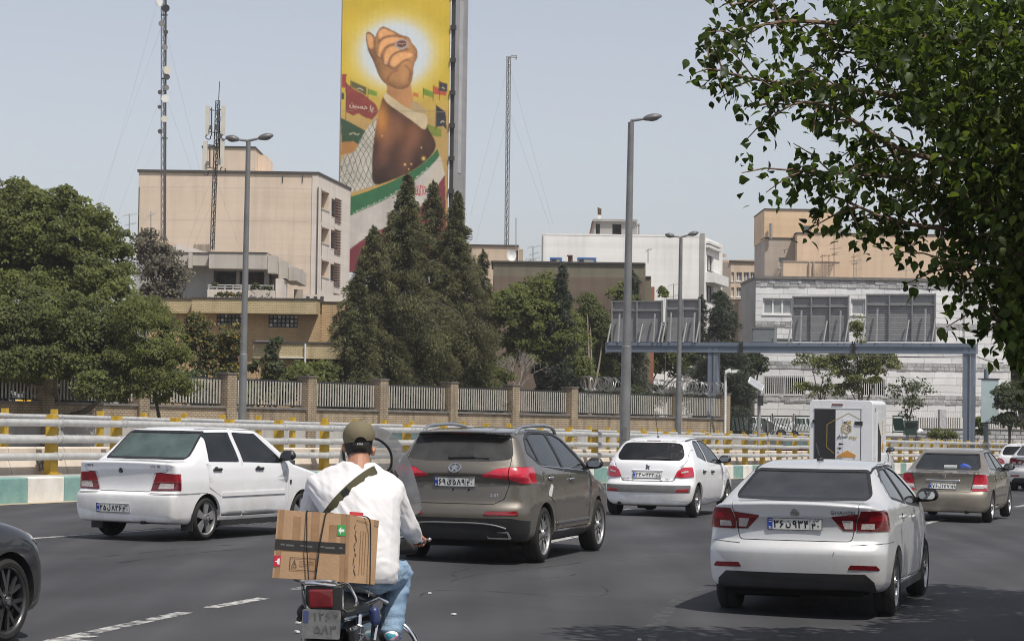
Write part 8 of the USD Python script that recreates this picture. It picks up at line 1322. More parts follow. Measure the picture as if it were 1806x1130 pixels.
vrect('door_frame', 1442, 1521, 726.6, 728, mat('shell_joint', (.30, .31, .33), .5, obj=True), .024); vrect('door_edge', 1519.6, 1520.4, 728, 822, BLK, .024); vrect('high_stop_lamp', 1472, 1490, 719, 721.4, M['dark_red']); vrect('hinge_strap', 1440, 1445, 746, 752, BLK, .04); vrect('latch_strap', 1510, 1523, 748, 754, BLK, .04); vrect('inner_panel', 1490, 1507, 744, 822, CW, .008, .02, dw)
def vpoly(name, pts, m_, k=.022, w=None, par=None):
    p = [(vl(*q)) for q in pts]; poly = Polygon(p) if w is None else LineString(p).buffer(w); return part(par or vs, name, flat_text(poly, (0, -1, 0), (0, 0, 1), (xr - k, 0, 0), .004), m_, False, False)
vpoly('gold_line', [(1476, 802), (1464, 792), (1464, 754), (1477, 746)], GOLD, .022, .006); vpoly('gold_line', [(1478, 746), (1500, 734), (1519, 744)], GOLD, .022, .005); vpoly('logo_hexagon', [(1496.5, 751.5), (1504, 756), (1504, 764), (1496.5, 768.5), (1489, 764), (1489, 756), (1496.5, 751.5)], GOLD, .032, .012)
for key, x, y, w_, m_, nm in (('estar', 1480.5, 776, 18, BLK, 'brand_lettering'), ('robo', 1500.5, 776, 13, GOLD, 'brand_lettering')):
    g = glyph_poly(key); b = g.bounds; wm = w_ * vd / FL; sc = wm / (b[2] - b[0]); a, z = vl(x, y); part(vs, nm, flat_text(affinity.affine_transform(g, [sc, 0, 0, sc, a - b[0] * sc, z]), (0, -1, 0), (0, 0, 1), (xr - .030, 0, 0), .004), m_, False, False)
for ch, x, m_ in (('R', 1491, GOLD), ('S', 1497, BLK)):
    a, z = vl(x, 764); mm = latin(ch, .13); MM = np.eye(4); MM[:3, 0], MM[:3, 1], MM[:3, 2], MM[:3, 3] = (0, -1, 0), (0, 0, 1), (-1, 0, 0), (xr - .033, -a, z); mm.apply_transform(MM); part(vs, 'logo_letter', mm, m_, False, False)
vpoly('logo_bird', [(1491, 750), (1493, 748.4), (1496, 749.5), (1498, 746.5), (1498, 750.5), (1494, 751.5)], BLK, .033); vpoly('logo_bird', [(1500, 747.5), (1504, 747), (1504, 751), (1499, 751.5)], GOLD, .033)
vpoly('orange_print', [(1481, 806), (1498, 796.5), (1512, 804), (1512, 808), (1481, 808)], ORNG, .030); vpoly('door_handle', [(1484, 784.5), (1488, 784.5), (1493, 786), (1488, 787.5), (1484, 788.5)], BLK, .05); vpoly('door_lock', [(1484.5, 792), (1487, 791.5), (1488, 794), (1486, 796), (1483.8, 794.5)], BLK, .05)
yr = -bw_
part(vs, 'side_panel', bx(((x0 + x1) / 2 + .1, yr - .004, 1.42), (1.15, .012, 1.46)), CW, False, False); part(vs, 'side_black_print', flat_text(Polygon([(.28, .75), (.75, .75), (.75, 1.45), (.28, 1.85)]), (1, 0, 0), (0, 0, 1), (0, yr - .012, 0), .004), BLK, False, False)
part(vs, 'side_logo', flat_text(Polygon([(1.0, .98), (1.16, 1.14), (1.0, 1.30), (.84, 1.14)]), (1, 0, 0), (0, 0, 1), (0, yr - .012, 0), .004), ORNG, False, False); part(vs, 'side_lettering', flat_text(union_all([sbox(.95, 1.5 + i * .11, 1.03, 1.56 + i * .11) for i in range(4)]), (1, 0, 0), (0, 0, 1), (0, yr - .012, 0), .004), GOLD, False, False)
for i in (0, 1): part(vs, 'marker_lamp', bx((-.1 + .0 * i, -bw_ + .01 if i == 0 else bw_ - .01, 2.2), (.06, .04, .1)), M['grey_plastic'], False, False)
# ================================================================ motorcycle, rider and carton
ba = math.radians(10); bf_ = np.array([math.sin(ba), math.cos(ba), 0]); bl_ = np.array([-bf_[1], bf_[0], 0]); bo = np.array([-1.053, 14.4, float(GZ(-1.053, 14.4))])
def K(a, b, z): return bo + bf_ * a + bl_ * b + np.array([0, 0, z])
CHR, BLKP = M['chrome'], mat('glossy_black_paint', (.012, .012, .014), .3, coat=.8); ENG = mat('engine_alloy', (.10, .10, .10), .45, metal=.7, var=.3, scale=20); BLUE_D = mat('dark_blue_plastic', (.02, .03, .10), .4, coat=.4)
mc = thing('motorcycle', 'small black motorcycle with clear windscreen seen from behind', 'motorcycle', bo)
for nm, a in (('rear_wheel', 0), ('front_wheel', 1.25)):
    w = sub(mc, nm, (0, 0, 0)); w.loc = mc.loc; T_ = frame(K(a, 0, .30), bf_)
    ty = lathe([(-.03, .22), (-.045, .245), (-.046, .27), (-.03, .292), (0, .30), (.03, .292), (.046, .27), (.045, .245), (.03, .22)], 36); ty.apply_transform(T_); part(w, 'tyre', ty, M['tyre'], 40)
    rm = lathe([(-.028, .215), (-.03, .232), (.03, .232), (.028, .215), (-.028, .215)], 36); rm.apply_transform(T_); part(w, 'rim', rm, CHR, 40); hb = lathe([(-.06, .001), (-.06, .05), (-.02, .07), (.02, .07), (.06, .05), (.06, .001)], 20); hb.apply_transform(T_); part(w, 'hub', hb, ENG, 40)
    sp = cat([bar((.03 * (-1) ** k, .05 * 0 + .02 * (-1) ** k, 0), (0, 0, 0), .001, 3) for k in range(0)] or [tube([np.array([.05 * math.cos(t_), .03 * (-1) ** k, .05 * math.sin(t_)]), np.array([.22 * math.cos(t_ + .25 * (-1) ** (k // 2)), 0, .22 * math.sin(t_ + .25 * (-1) ** (k // 2))])], .002, 4, False) for k, t_ in enumerate(np.linspace(0, 2 * np.pi, 36, endpoint=False))]); sp.apply_transform(T_); part(w, 'spokes', sp, CHR, kind='stuff')
mg = [K(.33 * math.cos(t_) , 0, .30 + .345 * math.sin(t_)) for t_ in np.linspace(.35, 3.0, 16)]
def ribbon_box(pts, side, w, th):
    p = np.asarray(pts); t = np.gradient(p, axis=0); t /= np.linalg.norm(t, axis=1, keepdims=True); s = np.broadcast_to(np.asarray(side, float), p.shape); s = s - t * (s * t).sum(1)[:, None]; s /= np.linalg.norm(s, axis=1, keepdims=True); n = np.cross(t, s); w = np.broadcast_to(w, (len(p),))[:, None]
    r = np.stack([p - s * w / 2 - n * th / 2, p + s * w / 2 - n * th / 2, p + s * w / 2 + n * th / 2, p - s * w / 2 + n * th / 2], 1); v = r.reshape(-1, 3); i, j = np.meshgrid(np.arange(len(p) - 1), np.arange(4), indexing='ij'); j2 = (j + 1) % 4; q = np.stack([i * 4 + j, (i + 1) * 4 + j, (i + 1) * 4 + j2, i * 4 + j2], -1).reshape(-1, 4)
    f = np.vstack([q[:, [0, 1, 2]], q[:, [0, 2, 3]], [[0, 1, 2], [0, 2, 3]], [[4 * len(p) - 4, 4 * len(p) - 2, 4 * len(p) - 3], [4 * len(p) - 4, 4 * len(p) - 1, 4 * len(p) - 2]]]); m = trimesh.Trimesh(v, f, process=False); m.fix_normals(); return m
part(mc, 'rear_mudguard', ribbon_box(mg, bl_, .17, .03), BLKP, 40)
part(mc, 'front_mudguard', ribbon_box([K(1.25 + .33 * math.cos(t_), 0, .30 + .335 * math.sin(t_)) for t_ in np.linspace(.2, 2.6, 14)], bl_, .13, .012), BLKP, 40)
def hullp(name, pts, m_, par=None, label=None): return part(par or mc, name, tri(Manifold.batch_hull([Manifold.sphere(r, 14).translate([float(x) for x in p]) for p, r in pts])), m_, 40, label=label)
hullp('seat', [(K(a, b, z), r) for a, b, z, r in ((-.28, .10, .78, .05), (-.28, -.10, .78, .05), (.40, .10, .78, .05), (.40, -.10, .78, .05), (.60, .06, .80, .05), (.60, -.06, .80, .05))], M['black']); hullp('fuel_tank', [(K(a, b, z), r) for a, b, z, r in ((.62, .08, .84, .08), (.62, -.08, .84, .08), (.98, .09, .88, .09), (.98, -.09, .88, .09))], BLKP)
hullp('engine', [(K(a, b, z), r) for a, b, z, r in ((.45, .12, .35, .09), (.45, -.12, .35, .09), (.80, .12, .36, .10), (.80, -.12, .36, .10), (.72, .0, .62, .10))], ENG); part(mc, 'frame', cat([bar(K(-.3, s * .13, .74), K(.6, s * .1, .72), .018, 8) for s in (-1, 1)] + [bar(K(.6, s * .08, .72), K(1.0, 0, .92), .02, 8) for s in (-1, 1)] + [bar(K(0, s * .11, .30), K(.5, s * .1, .36), .022, 8) for s in (-1, 1)] + [bar(K(1.0, 0, .92), K(.85, 0, .30), .022, 8)]), BLKP)
for s in (-1, 1):
    part(mc, 'shock_absorber', cat([bar(K(.0, s * .14, .32), K(.10, s * .14, .74), .016, 8)] + [tube([K(.025 + .0015 * i, s * .14, .42 + .0065 * i) + bl_ * .03 * math.cos(i * .9) + bf_ * .03 * math.sin(i * .9) for i in range(42)], .006, 5, False)]), CHR, 40); part(mc, 'fork_leg', bar(K(1.25, s * .09, .30), K(1.02, s * .09, 1.0), .022, 8), CHR, 40)
    part(mc, 'footrest', bar(K(.58, s * .12, .38), K(.58, s * .30, .38), .016, 8), M['black'], 40);  hullp('side_panel', [(K(a, s * .13, z), .025) for a, z in ((-.1, .66), (.35, .66), (.3, .48), (.0, .52))], BLKP)
part(mc, 'engine_guard', tube(spline([K(.85, -.12, .62), K(.86, -.26, .60), K(.86, -.345, .46), K(.85, -.31, .28), K(.84, -.14, .22)], 22), .018, 10), CHR, 40); part(mc, 'engine_guard', tube(spline([K(.85, .12, .78), K(.86, .30, .74), K(.86, .40, .55), K(.85, .36, .30), K(.84, .14, .24)], 22), .018, 10), CHR, 40)
part(mc, 'exhaust', tube([K(.75, -.16, .30), K(.4, -.19, .26), K(-.1, -.20, .28), K(-.45, -.20, .33)], [.022, .03, .045, .042], 14), CHR, 40); part(mc, 'chain_guard', bx(K(.22, .15, .36), (.06, .5, .10), rotz(-ba)), BLKP); part(mc, 'brake_rod', bar(K(.05, -.15, .30), K(.55, -.17, .33), .006, 6), CHR); hullp('oil_bottle', [(P(660, 1078, 14.35), .032), (P(662, 1094, 14.35), .03)], BLUE_D); part(mc, 'kick_lever', tube([P(648, 1064, 14.5), P(667, 1055, 14.45), P(683, 1062, 14.5)], .012, 8), CHR, 40); part(mc, 'stand_tube', bar(P(667, 1084, 14.4), P(660, 1128, 14.35), .010, 8), CHR, 40)
# rear lamp, plate and rack
lamp = hullp('tail_lamp', [(P(x, y, d), .014) for x in (543, 600) for y in (1036, 1074) for d in (14.02, 14.12)], M['black']); part(lamp, 'lens', tri(Manifold.batch_hull([Manifold.sphere(.012, 12).translate(list(map(float, P(x, y, 13.997)))) for x in (548, 584) for y in (1042, 1068)])), M['dark_red'], 40)
pu = P(600, 1101, 13.93) - P(534, 1098, 13.93); pu[1] += .02; pu /= np.linalg.norm(pu); pv = np.array([0, .10, 1.0]); pv -= pu * (pv @ pu); pv /= np.linalg.norm(pv); pc = P(566.5, 1100, 13.93); DIRTY_SHADED = mat('dirty_shaded_plate', (.06, .062, .064), .7, c2=(.13, .135, .135), scale=22); INK = mat('worn_plate_ink', (.025, .025, .028), .7, c2=(.09, .09, .09), scale=40)  # plate colour holds grime plus the shade on it, darkened into the tone
pl = part(mc, 'number_plate', flat_text(rpoly([(-.112, -.085), (.112, -.085), (.112, .085), (-.112, .085)], .012), pu, pv, pc, .006), DIRTY_SHADED); part(pl, 'blue_band', flat_text(sbox(-.106, .005, -.076, .075), pu, pv, pc + np.cross(pu, pv) * .007, .001), BLUE_D)
gl_ = []
for ch, x, y, h in (('1', -.05, .02, .045), ('2', -.02, .022, .045), ('6', .02, .02, .045), ('4', .07, .03, .03), ('5', -.045, -.055, .05), ('8', .0, -.055, .05), ('3', .045, -.055, .05)): g = glyph_poly(ch); sc = h / 96; gl_.append(affinity.affine_transform(g, [sc, 0, 0, sc, x, y]))
part(pl, 'plate_characters', flat_text(union_all(gl_), pu, pv, pc + np.cross(pu, pv) * .007, .001), INK)
part(mc, 'plate_bracket', bx(P(568, 1090, 14.02), (.10, .05, .2)), M['black'])
rk = [[(531, 1023, 14.05), (535, 1050, 14.02), (541, 1071, 14.0), (560, 1078, 14.0), (600, 1079, 14.02)], [(532, 1024, 14.02), (560, 1024, 14.0), (585, 1025, 14.0), (594, 1030, 14.05)], [(538, 1028, 14.0), (570, 1030, 14.0), (604, 1031, 14.05), (612, 1029, 14.12), (620, 1040, 14.15), (629, 1068, 14.15), (622, 1074, 14.12), (606, 1074, 14.08), (603, 1062, 14.08), (602, 1034, 14.05)], [(531, 1023, 14.05), (520, 1021, 14.3), (525, 1018, 14.6)], [(655, 1030, 14.5), (612, 1027, 14.2)], [(545, 1022, 14.1), (560, 1020, 14.6)], [(590, 1025, 14.1), (604, 1022, 14.6)], [(606, 1035, 14.1), (640, 1040, 14.5), (660, 1050, 14.7)]]
rkp = sub(mc, 'carrier_rack', (0, 0, 0)); rkp.loc = mc.loc
for i, pts in enumerate(rk): part(rkp, 'tube', tube(spline([P(*x) for x in pts], 22) if len(pts) > 2 else [P(*x) for x in pts], .010, 8), CHR if i in (1, 2, 4) else M['grey_plastic'], 40)
# handlebar, mirror, hand guard and windscreen
part(mc, 'handlebar', tube(spline([K(.95, .36, 1.14), K(1.0, .2, 1.16), K(1.02, 0, 1.10), K(1.0, -.2, 1.16), K(.97, -.34, 1.13)], 20), .014, 8), CHR, 40); part(mc, 'brake_lever', tube(spline([P(738, 946, 15.45), P(748, 949, 15.45), P(757, 951, 15.4)], 8), .008, 6), CHR, 40); part(mc, 'lever_tip', trimesh.creation.icosphere(1, .014).apply_translation(P(757.5, 951, 15.4)), CHR, 40)
hullp('handlebar_muff', [(P(x, y, d), .04) for x, y, d in ((688, 950, 15.55), (716, 955, 15.5), (726, 966, 15.5), (700, 968, 15.5))], M['black']); hullp('headlamp', [(K(1.2, 0, .95), .09), (K(1.28, 0, .95), .085)], BLKP)
WS = usdkit.material(stage, '/World/Looks/scuffed_clear_plastic', {'t': ('transparent_bsdf', {'color': (.78, .78, .77)}), 'd': ('principled_bsdf', {'base_color': (.46, .455, .44), 'roughness': .4}), 'g': ('glossy_bsdf', {'roughness': .08}), 'gg': ('geometry', {}), 'n': ('noise_texture', {'scale': 7.0, 'detail': 5.0}), 'r': ('map_range', {'from_min': .3, 'from_max': .72, 'to_min': .34, 'to_max': .68}), 'm': ('mix_closure', {}), 'f': ('fresnel', {'IOR': 1.45}), 'm2': ('mix_closure', {})},
    [('gg.position', 'n.vector'), ('n.fac', 'r.value'), ('r.result', 'm.fac'), ('t.BSDF', 'm.closure1'), ('d.BSDF', 'm.closure2'), ('f.fac', 'm2.fac'), ('m.closure', 'm2.closure1'), ('g.BSDF', 'm2.closure2')], surface='m2.closure')
WS2 = glass_mat('clear_visor', (.90, .90, .89), dust=.22, dust_c=(.5, .5, .48)); dW = 15.72; kW = dW / FL
def ws(poly, th, m_, name, par, k0=0.0):
    p = affinity.affine_transform(poly, [kW, 0, 0, -kW, -670 * kW, 830 * kW]); m = prism(p.simplify(.0005), th); m = m.subdivide_to_size(.07); v = m.vertices; o = P(670, 830, dW); x, y, z = v.T
    m.vertices = o + np.outer(x, _r) + np.outer(y, _u) - np.outer(z + k0 + 1.1 * (x + .02) ** 2 - .25 * (y - .0) * 0 , _f) + np.outer(.22 * np.maximum(y, -.2), _f) * -1; return part(par, name, m, m_, 40)
scr = Polygon(chaikin(np.array([(592, 915), (596, 840), (602, 786), (618, 760), (650, 750), (680, 754), (703, 772), (722, 808), (738, 858), (750, 915)]), 2)).intersection(sbox(580, 740, 770, 912))
vis_ = Polygon(chaikin(np.array([(606, 776), (640, 768), (672, 774), (691, 795), (691, 822), (683, 832), (650, 829), (610, 826)]), 2))
w_s = ws(scr.difference(vis_), .005, WS, 'windscreen', mc); ws(vis_.buffer(1.5), .004, WS2, 'visor_pane', w_s, .001); ws(vis_.buffer(2.2).difference(vis_.buffer(-2.0)), .02, M['black'], 'visor_seal', w_s, -.008); hullp('screen_clamp', [(P(693, 832, 15.55), .02), (P(697, 840, 15.55), .022), (P(694, 846, 15.55), .014)], M['black'], w_s)
# ---------------------------------------------------------------- the rider
SKIN = mat('skin', (.36, .175, .11), .55, var=.12, scale=9, subsurface_weight=.08); SHIRT = mat('white_jersey', (.60, .595, .61), .85, var=.04, scale=5, bump=.05, bscale=90, sheen_weight=.1); DENIM = mat('light_blue_denim', (.15, .24, .36), .85, c2=(.26, .36, .47), scale=7, bump=.3, bscale=160); HAIR = mat('short_dark_hair', (.016, .013, .011), .7, var=.4, scale=60, bump=.5, bscale=220); OLIVE = mat('olive_cap_cloth', (.135, .115, .07), .85, var=.10, scale=12, bump=.2, bscale=150); STRAP = mat('olive_webbing', (.055, .050, .022), .8, var=.1, scale=30)
J = {k: (P(*v[:3]), v[3]) for k, v in dict(pel=(648, 1003, 14.76, .13), pelL=(634, 1004, 14.76, .115), pelR=(660, 1006, 14.76, .105), wai=(645, 955, 14.80, .135), waiR=(664, 955, 14.82, .125), waiL=(622, 950, 14.80, .13), che=(634, 890, 14.88, .145), cheL=(598, 884, 14.88, .125), cheR=(668, 890, 14.90, .125), upp=(630, 850, 14.93, .10), shL=(563, 857, 14.96, .075), shR=(690, 864, 14.98, .075), elL=(549, 903, 15.10, .058), wrL=(590, 940, 15.42, .036), elR=(717, 924, 15.08, .056), wrR=(732, 945, 15.30, .036),
      nk=(633, 826, 14.95, .068), nk2=(633, 806, 14.97, .064), hd=(633, 786, 15.0, .080), hd2=(633, 772, 14.99, .083), hdf=(634, 790, 15.07, .065), chin=(634, 806, 15.09, .04), hipL=(630, 1012, 14.80, .10), knL=(600, 1014, 15.20, .072), anL=(594, 1106, 15.08, .042), toeL=(597, 1118, 15.26, .036), hipR=(664, 1014, 14.80, .10), knR=(702, 1010, 15.18, .072), anR=(691, 1108, 15.04, .042), toeR=(697, 1119, 15.22, .036), heR=(690, 1119, 15.0, .035), heL=(593, 1118, 15.04, .035)).items()}
def chains(lst, inf=0.0): return [[(J[k][0], J[k][1] + (inf if not isinstance(inf, dict) else inf.get(k, .015))) for k in ch] for ch in lst]
TORSO = [('pel', 'pelL', 'pelR', 'wai', 'waiL', 'waiR'), ('wai', 'waiL', 'waiR', 'che', 'cheL', 'cheR'), ('che', 'cheL', 'cheR', 'upp', 'shL', 'shR')]; ARMS = [('shL', 'elL'), ('elL', 'wrL'), ('shR', 'elR'), ('elR', 'wrR')]; LEGS = [('hipL', 'knL'), ('knL', 'anL'), ('hipR', 'knR'), ('knR', 'anR')]
def smooth_m(man_, edge, it=14): 
    m = man_.refine_to_length(edge); t = tri(m); t.merge_vertices(); trimesh.smoothing.filter_taubin(t, .5, .53, iterations=it); return t
def hand(wr, fw, side, up, flip=1):
    """five fingers closing round a grip: fw forearm direction, side the direction across the knuckles, up the back of the hand."""
    c = wr + fw * .055; segs = [[(wr, .030), (c - side * .022, .017), (c + side * .022, .017), (wr + fw * .075 - side * .03, .013), (wr + fw * .078 + side * .03, .012)]]
    for i, (o, l, r) in enumerate(((-.030, .9, .0095), (-.010, 1.0, .010), (.010, .96, .0095), (.029, .8, .0085))):
        k = wr + fw * .080 + side * o; a = k + fw * .036 * l - up * .006; b = a + fw * .006 - up * .030 * l; d = b - fw * .022 * l - up * .010; segs += [[(k, r * 1.15), (a, r)], [(a, r), (b, r * .95)], [(b, r * .95), (d, r * .85)]]
    k = wr + fw * .03 - side * .034 * flip; a = k + fw * .025 - side * .018 * flip - up * .015; b = a + fw * .028 - up * .012 + side * .006 * flip; segs += [[(k, .014), (a, .0115)], [(a, .0115), (b, .0095)]]; return segs
rider = thing('person', 'motorcyclist in a white jersey, pale jeans and an olive cap, seen from behind', 'person', K(.3, 0, 0))
hs = []
for s_, wr, el in (('R', 'wrR', 'elR'), ('L', 'wrL', 'elL')):
    fw = J[wr][0] - J[el][0]; fw /= np.linalg.norm(fw); fw = fw * .7 + bf_ * .5 + np.array([0, 0, .0]); fw /= np.linalg.norm(fw); sd = bl_ - fw * (bl_ @ fw); sd /= np.linalg.norm(sd); up = np.cross(sd, fw); up = up if up[2] > 0 else -up; hs += hand(J[wr][0], fw, sd, up, 1 if s_ == 'R' else -1)
HEAD = [('nk', 'nk2', 'upp'), ('nk2', 'hd'), ('hd', 'hd2', 'hdf'), ('hdf', 'chin', 'hd')]
ears = [[(P(x, y, 15.0), .016), (P(x + dx, y + 8, 15.0), .012), (P(x, y + 3, 14.985), .010)] for x, y, dx in ((607.5, 786, 1), (658.5, 792, -1))]
nose = [[(P(634.5, 790, 15.145), .012), (P(634.5, 795, 15.155), .014)]]
bodym = hull_balls(chains(TORSO + ARMS + LEGS + [('anL', 'heL', 'toeL'), ('anR', 'heR', 'toeR')], -.012) + chains(HEAD) + hs + ears + nose, 18); bd = smooth_m(bodym, .012, 6); part(rider, 'body', bd, SKIN, True)
for x in (628, 641): part(rider, 'eye', trimesh.creation.icosphere(1, .011).apply_translation(P(x, 786, 15.125)), M['white'], True)
part(rider, 'mouth', bx(P(634.5, 801, 15.125), (.04, .012, .008)), mat('lips', (.25, .09, .07), .6))
inf = {k: .013 for k in J}; inf |= dict(elL=.016, elR=.016, wrL=.014, wrR=.013, shL=.014, shR=.014, pel=.045, pelL=.04, pelR=.048, wai=.022, waiR=.022)
sm_ = hull_balls(chains(TORSO + [('upp', 'nk', 'shL', 'shR')] + ARMS, inf), 20)
up_cut = man(bx(P(633, 806, 14.95) + [0, 0, .02], (.3, .5, .10))); low = man(bx(P(640, 1040, 14.8) + [0, 0, -.06], (1.2, 1.2, .22))); sm_ = sm_ - low - up_cut
st_ = smooth_m(sm_, .013, 10); v = st_.vertices; nn = st_.vertex_normals; rel = v - J['che'][0]; u_ = rel @ np.array([.8, 0, .6]); w_ = rel @ np.array([-.6, 0, .8])
fold = meshkit.fbm(np.c_[u_ * 26, w_ * 6, rel[:, 1] * 6], 4, 4) - .5; fold += .5 * (np.abs(meshkit.fbm(np.c_[u_ * 14 + 3, w_ * 3.5, rel[:, 1] * 4], 3, 31) - .5) - .12); fold2 = meshkit.fbm(np.c_[rel[:, 0] * 9, rel[:, 2] * 24, rel[:, 1] * 8], 3, 9) - .5; lowf = sstep(-.10, -.36, rel[:, 2]); st_.vertices = v + nn * (fold * .026 * (1 - lowf) + fold2 * .022 * lowf)[:, None]; part(rider, 'jersey', st_, SHIRT, True)
jm = hull_balls([[(J['pel'][0], .138), (J['hipL'][0], .118), (J['hipR'][0], .118), (J['wai'][0] - [0, 0, .05], .11)]] + [[(J[a][0], ra), (J[b][0], rb)] for a, b, ra, rb in (('hipL', 'knL', .118, .090), ('knL', 'anL', .090, .070), ('hipR', 'knR', .118, .090), ('knR', 'anR', .090, .070))], 20); jt = smooth_m(jm, .014, 10); v = jt.vertices; rel = v - J['knR'][0]; fo = meshkit.fbm(np.c_[rel[:, 0] * 10, rel[:, 1] * 10, rel[:, 2] * 26], 3, 14) - .5; jt.vertices = v + jt.vertex_normals * (fo * .030)[:, None]; part(rider, 'jeans', jt, DENIM, True)
SHOE = usdkit.material(stage, '/World/Looks/patterned_shoe', {'g': ('geometry', {}), 'v': ('voronoi_texture', {'scale': 26.0}), 'r': ('rgb_ramp', {'ramp': [(0, (.7, .7, .7)), (.35, (.7, .68, .7)), (.36, (.12, .08, .45)), (.55, (.12, .08, .45)), (.56, (.65, .2, .3)), (.7, (.65, .2, .3)), (.71, (.08, .35, .45)), (1, (.75, .75, .75))], 'interpolate': False}), 's': ('separate_xyz', {}), 'p': ('principled_bsdf', {'roughness': .6})}, [('g.position', 'v.vector'), ('v.color', 's.vector'), ('s.x', 'r.fac'), ('r.color', 'p.base_color')], surface='p.BSDF')
for s_ in 'LR': part(rider, 'shoe', tri(hull_balls([[(J['an' + s_][0] - [0, 0, .005], .048), (J['he' + s_][0], .046), (J['toe' + s_][0], .044)]], 16)), SHOE, 40)
hc = J['hd2'][0]; part(rider, 'hair', tri(Manifold.batch_hull([Manifold.sphere(.0895, 24).translate([float(c) for c in hc + [0, -.004, -.002]]), Manifold.sphere(.080, 24).translate([float(c) for c in J['hd'][0] + [0, -.010, -.025]])])), HAIR, True)
dome = Manifold.sphere(.103, 32).scale([1, 1.05, .98]) - Manifold.sphere(.0955, 32).scale([1, 1.05, .98]) - man(bx((0, 0, -.14), (.4, .4, .21))); dome = dome - Manifold.cylinder(.3, .040, -1, 24).rotate([90, 0, 0]).translate([.012, 0, -.045]); capm = tri(dome); capm.apply_transform(trimesh.transformations.rotation_matrix(-.12, [0, 1, 0])); capm.apply_translation(hc + [0, .002, .012]); cp = part(rider, 'cap', capm, OLIVE, 40)
part(cp, 'cap_button', trimesh.creation.icosphere(1, .009).apply_scale([1, 1, .6]).apply_translation(hc + [.010, 0, .113]), OLIVE, True); bs = tri(Manifold.batch_hull([Manifold.sphere(.006, 8).translate([float(c) for c in hc + [x, y, -.035]]) for x, y in ((-.07, .09), (.07, .09), (-.05, .17), (.05, .17), (0, .18))])); part(cp, 'brim', bs, OLIVE, 40)
cs_ = [hc + [.100 * math.sin(t_) + .012, -.100 * math.cos(t_), -.036 + .004 * t_] for t_ in np.linspace(-.52, .62, 9)]; part(cp, 'cap_strap', ribbon_box(cs_, (0, 0, 1), .020, .004), M['black']); mm = latin('ATM', .012); mm.apply_translation(-mm.bounds.mean(0)); MM = np.eye(4); MM[:3, 0], MM[:3, 1], MM[:3, 2], MM[:3, 3] = (1, 0, 0), (0, 0, 1), (0, -1, 0), hc + [.012, -.1035, -.036]; mm.apply_transform(MM); part(cp, 'strap_lettering', mm, M['white'])
# shoulder bag strap lying on his back
from trimesh.ray.ray_triangle import RayMeshIntersector
ri = RayMeshIntersector(st_); sp_ = spline([(663, 827), (650, 834), (628, 850), (604, 872), (588, 890), (576, 906), (570, 914)], 24); hp = []
for x, y in sp_[:, :2]:
    d = ray(x, y); loc, _, _ = ri.intersects_location([CAM], [d / np.linalg.norm(d)], multiple_hits=False); 
    if len(loc) and (not hp or abs(loc[0][1] - hp[-1][1]) < .05): hp.append(loc[0])
hp = np.array(hp); hp[:, 1] = np.convolve(np.pad(hp[:, 1], 2, 'edge'), np.ones(5) / 5, 'valid') - .008
stp = part(rider, 'bag_strap', ribbon_box(hp, (-.72, -.1, .70), .050, .006), STRAP, 40); k_ = len(hp) // 2; tg = hp[k_ + 1] - hp[k_ - 1]; part(stp, 'buckle', bx(hp[k_] - [0, .008, 0], (.05, .012, .035), trimesh.transformations.rotation_matrix(-.75, [0, 1, 0])), M['black'])
# ---------------------------------------------------------------- the carton on the rack
CARD = mat('brown_cardboard', (.36, .225, .125), .8, c2=(.45, .29, .17), scale=4, bump=.1, bscale=60); TAPE = mat('brown_packing_tape', (.30, .175, .09), .3, var=.15, scale=9, coat=.4); BTAPE = mat('black_tape', (.012, .012, .013), .25, var=.2, coat=.6); PRT = mat('box_print', (.07, .05, .04), .8)
bk = [P(490, 898, 14.06), P(611, 906, 14.12), P(607, 1026, 14.12), P(480, 1018, 14.06)]; fr_ = [None, P(668, 917.5, 14.46), P(661, 1030, 14.44), None]; fr_[0] = bk[0] + fr_[1] - bk[1]; fr_[3] = bk[3] + fr_[2] - bk[2]
ct = thing('carton', 'brown cardboard carton strapped with black cords on the motorcycle rack', 'carton', bk[3])
v8 = np.array(bk + fr_); cm = trimesh.Trimesh(v8, [[0, 2, 1], [0, 3, 2], [1, 2, 6], [1, 6, 5], [4, 5, 6], [4, 6, 7], [0, 4, 7], [0, 7, 3], [0, 1, 5], [0, 5, 4], [3, 7, 6], [3, 6, 2]], process=False); cm.fix_normals(); part(ct, 'box', cm, CARD)
def bil(c, s, t, k): 
    p = (c[0] * (1 - s) + c[1] * s) * (1 - t) + (c[3] * (1 - s) + c[2] * s) * t; n = np.cross(c[1] - c[0], c[3] - c[0]); n /= np.linalg.norm(n); n = -n if (n @ (c[0] - CAM)) > 0 else n; return p + n * k
Fb, Fs = bk, [bk[1], fr_[1], fr_[2], bk[2]]
def patch(c, name, s0, s1, t0, t1, m_, k=.003, label=None):
    f_ = [bil(c, s, t, k) for s, t in ((s0, t0), (s1, t0), (s1, t1), (s0, t1))] + [bil(c, s, t, .0005) for s, t in ((s0, t0), (s1, t0), (s1, t1), (s0, t1))]; m = trimesh.Trimesh(np.array(f_), [[0, 2, 1], [0, 3, 2], [0, 1, 5], [0, 5, 4], [1, 2, 6], [1, 6, 5], [2, 3, 7], [2, 7, 6], [3, 0, 4], [3, 4, 7]], process=False); m.fix_normals(); return part(ct, name, m, m_, label=label)
for s0, s1 in ((.03, .10), (.50, .615), (.93, 1.0)): patch(Fb, 'brown_tape', s0, s1, .0, 1.0, TAPE, .002)
patch(Fb, 'brown_tape', .24, .35, .08, .45, TAPE, .0022); patch(Fb, 'brown_tape', .76, .87, .17, .55, TAPE, .0022); patch(Fs, 'brown_tape', .0, .10, 0, 1, TAPE, .002); patch(Fs, 'brown_tape', .86, 1.0, 0, .10, TAPE, .002)
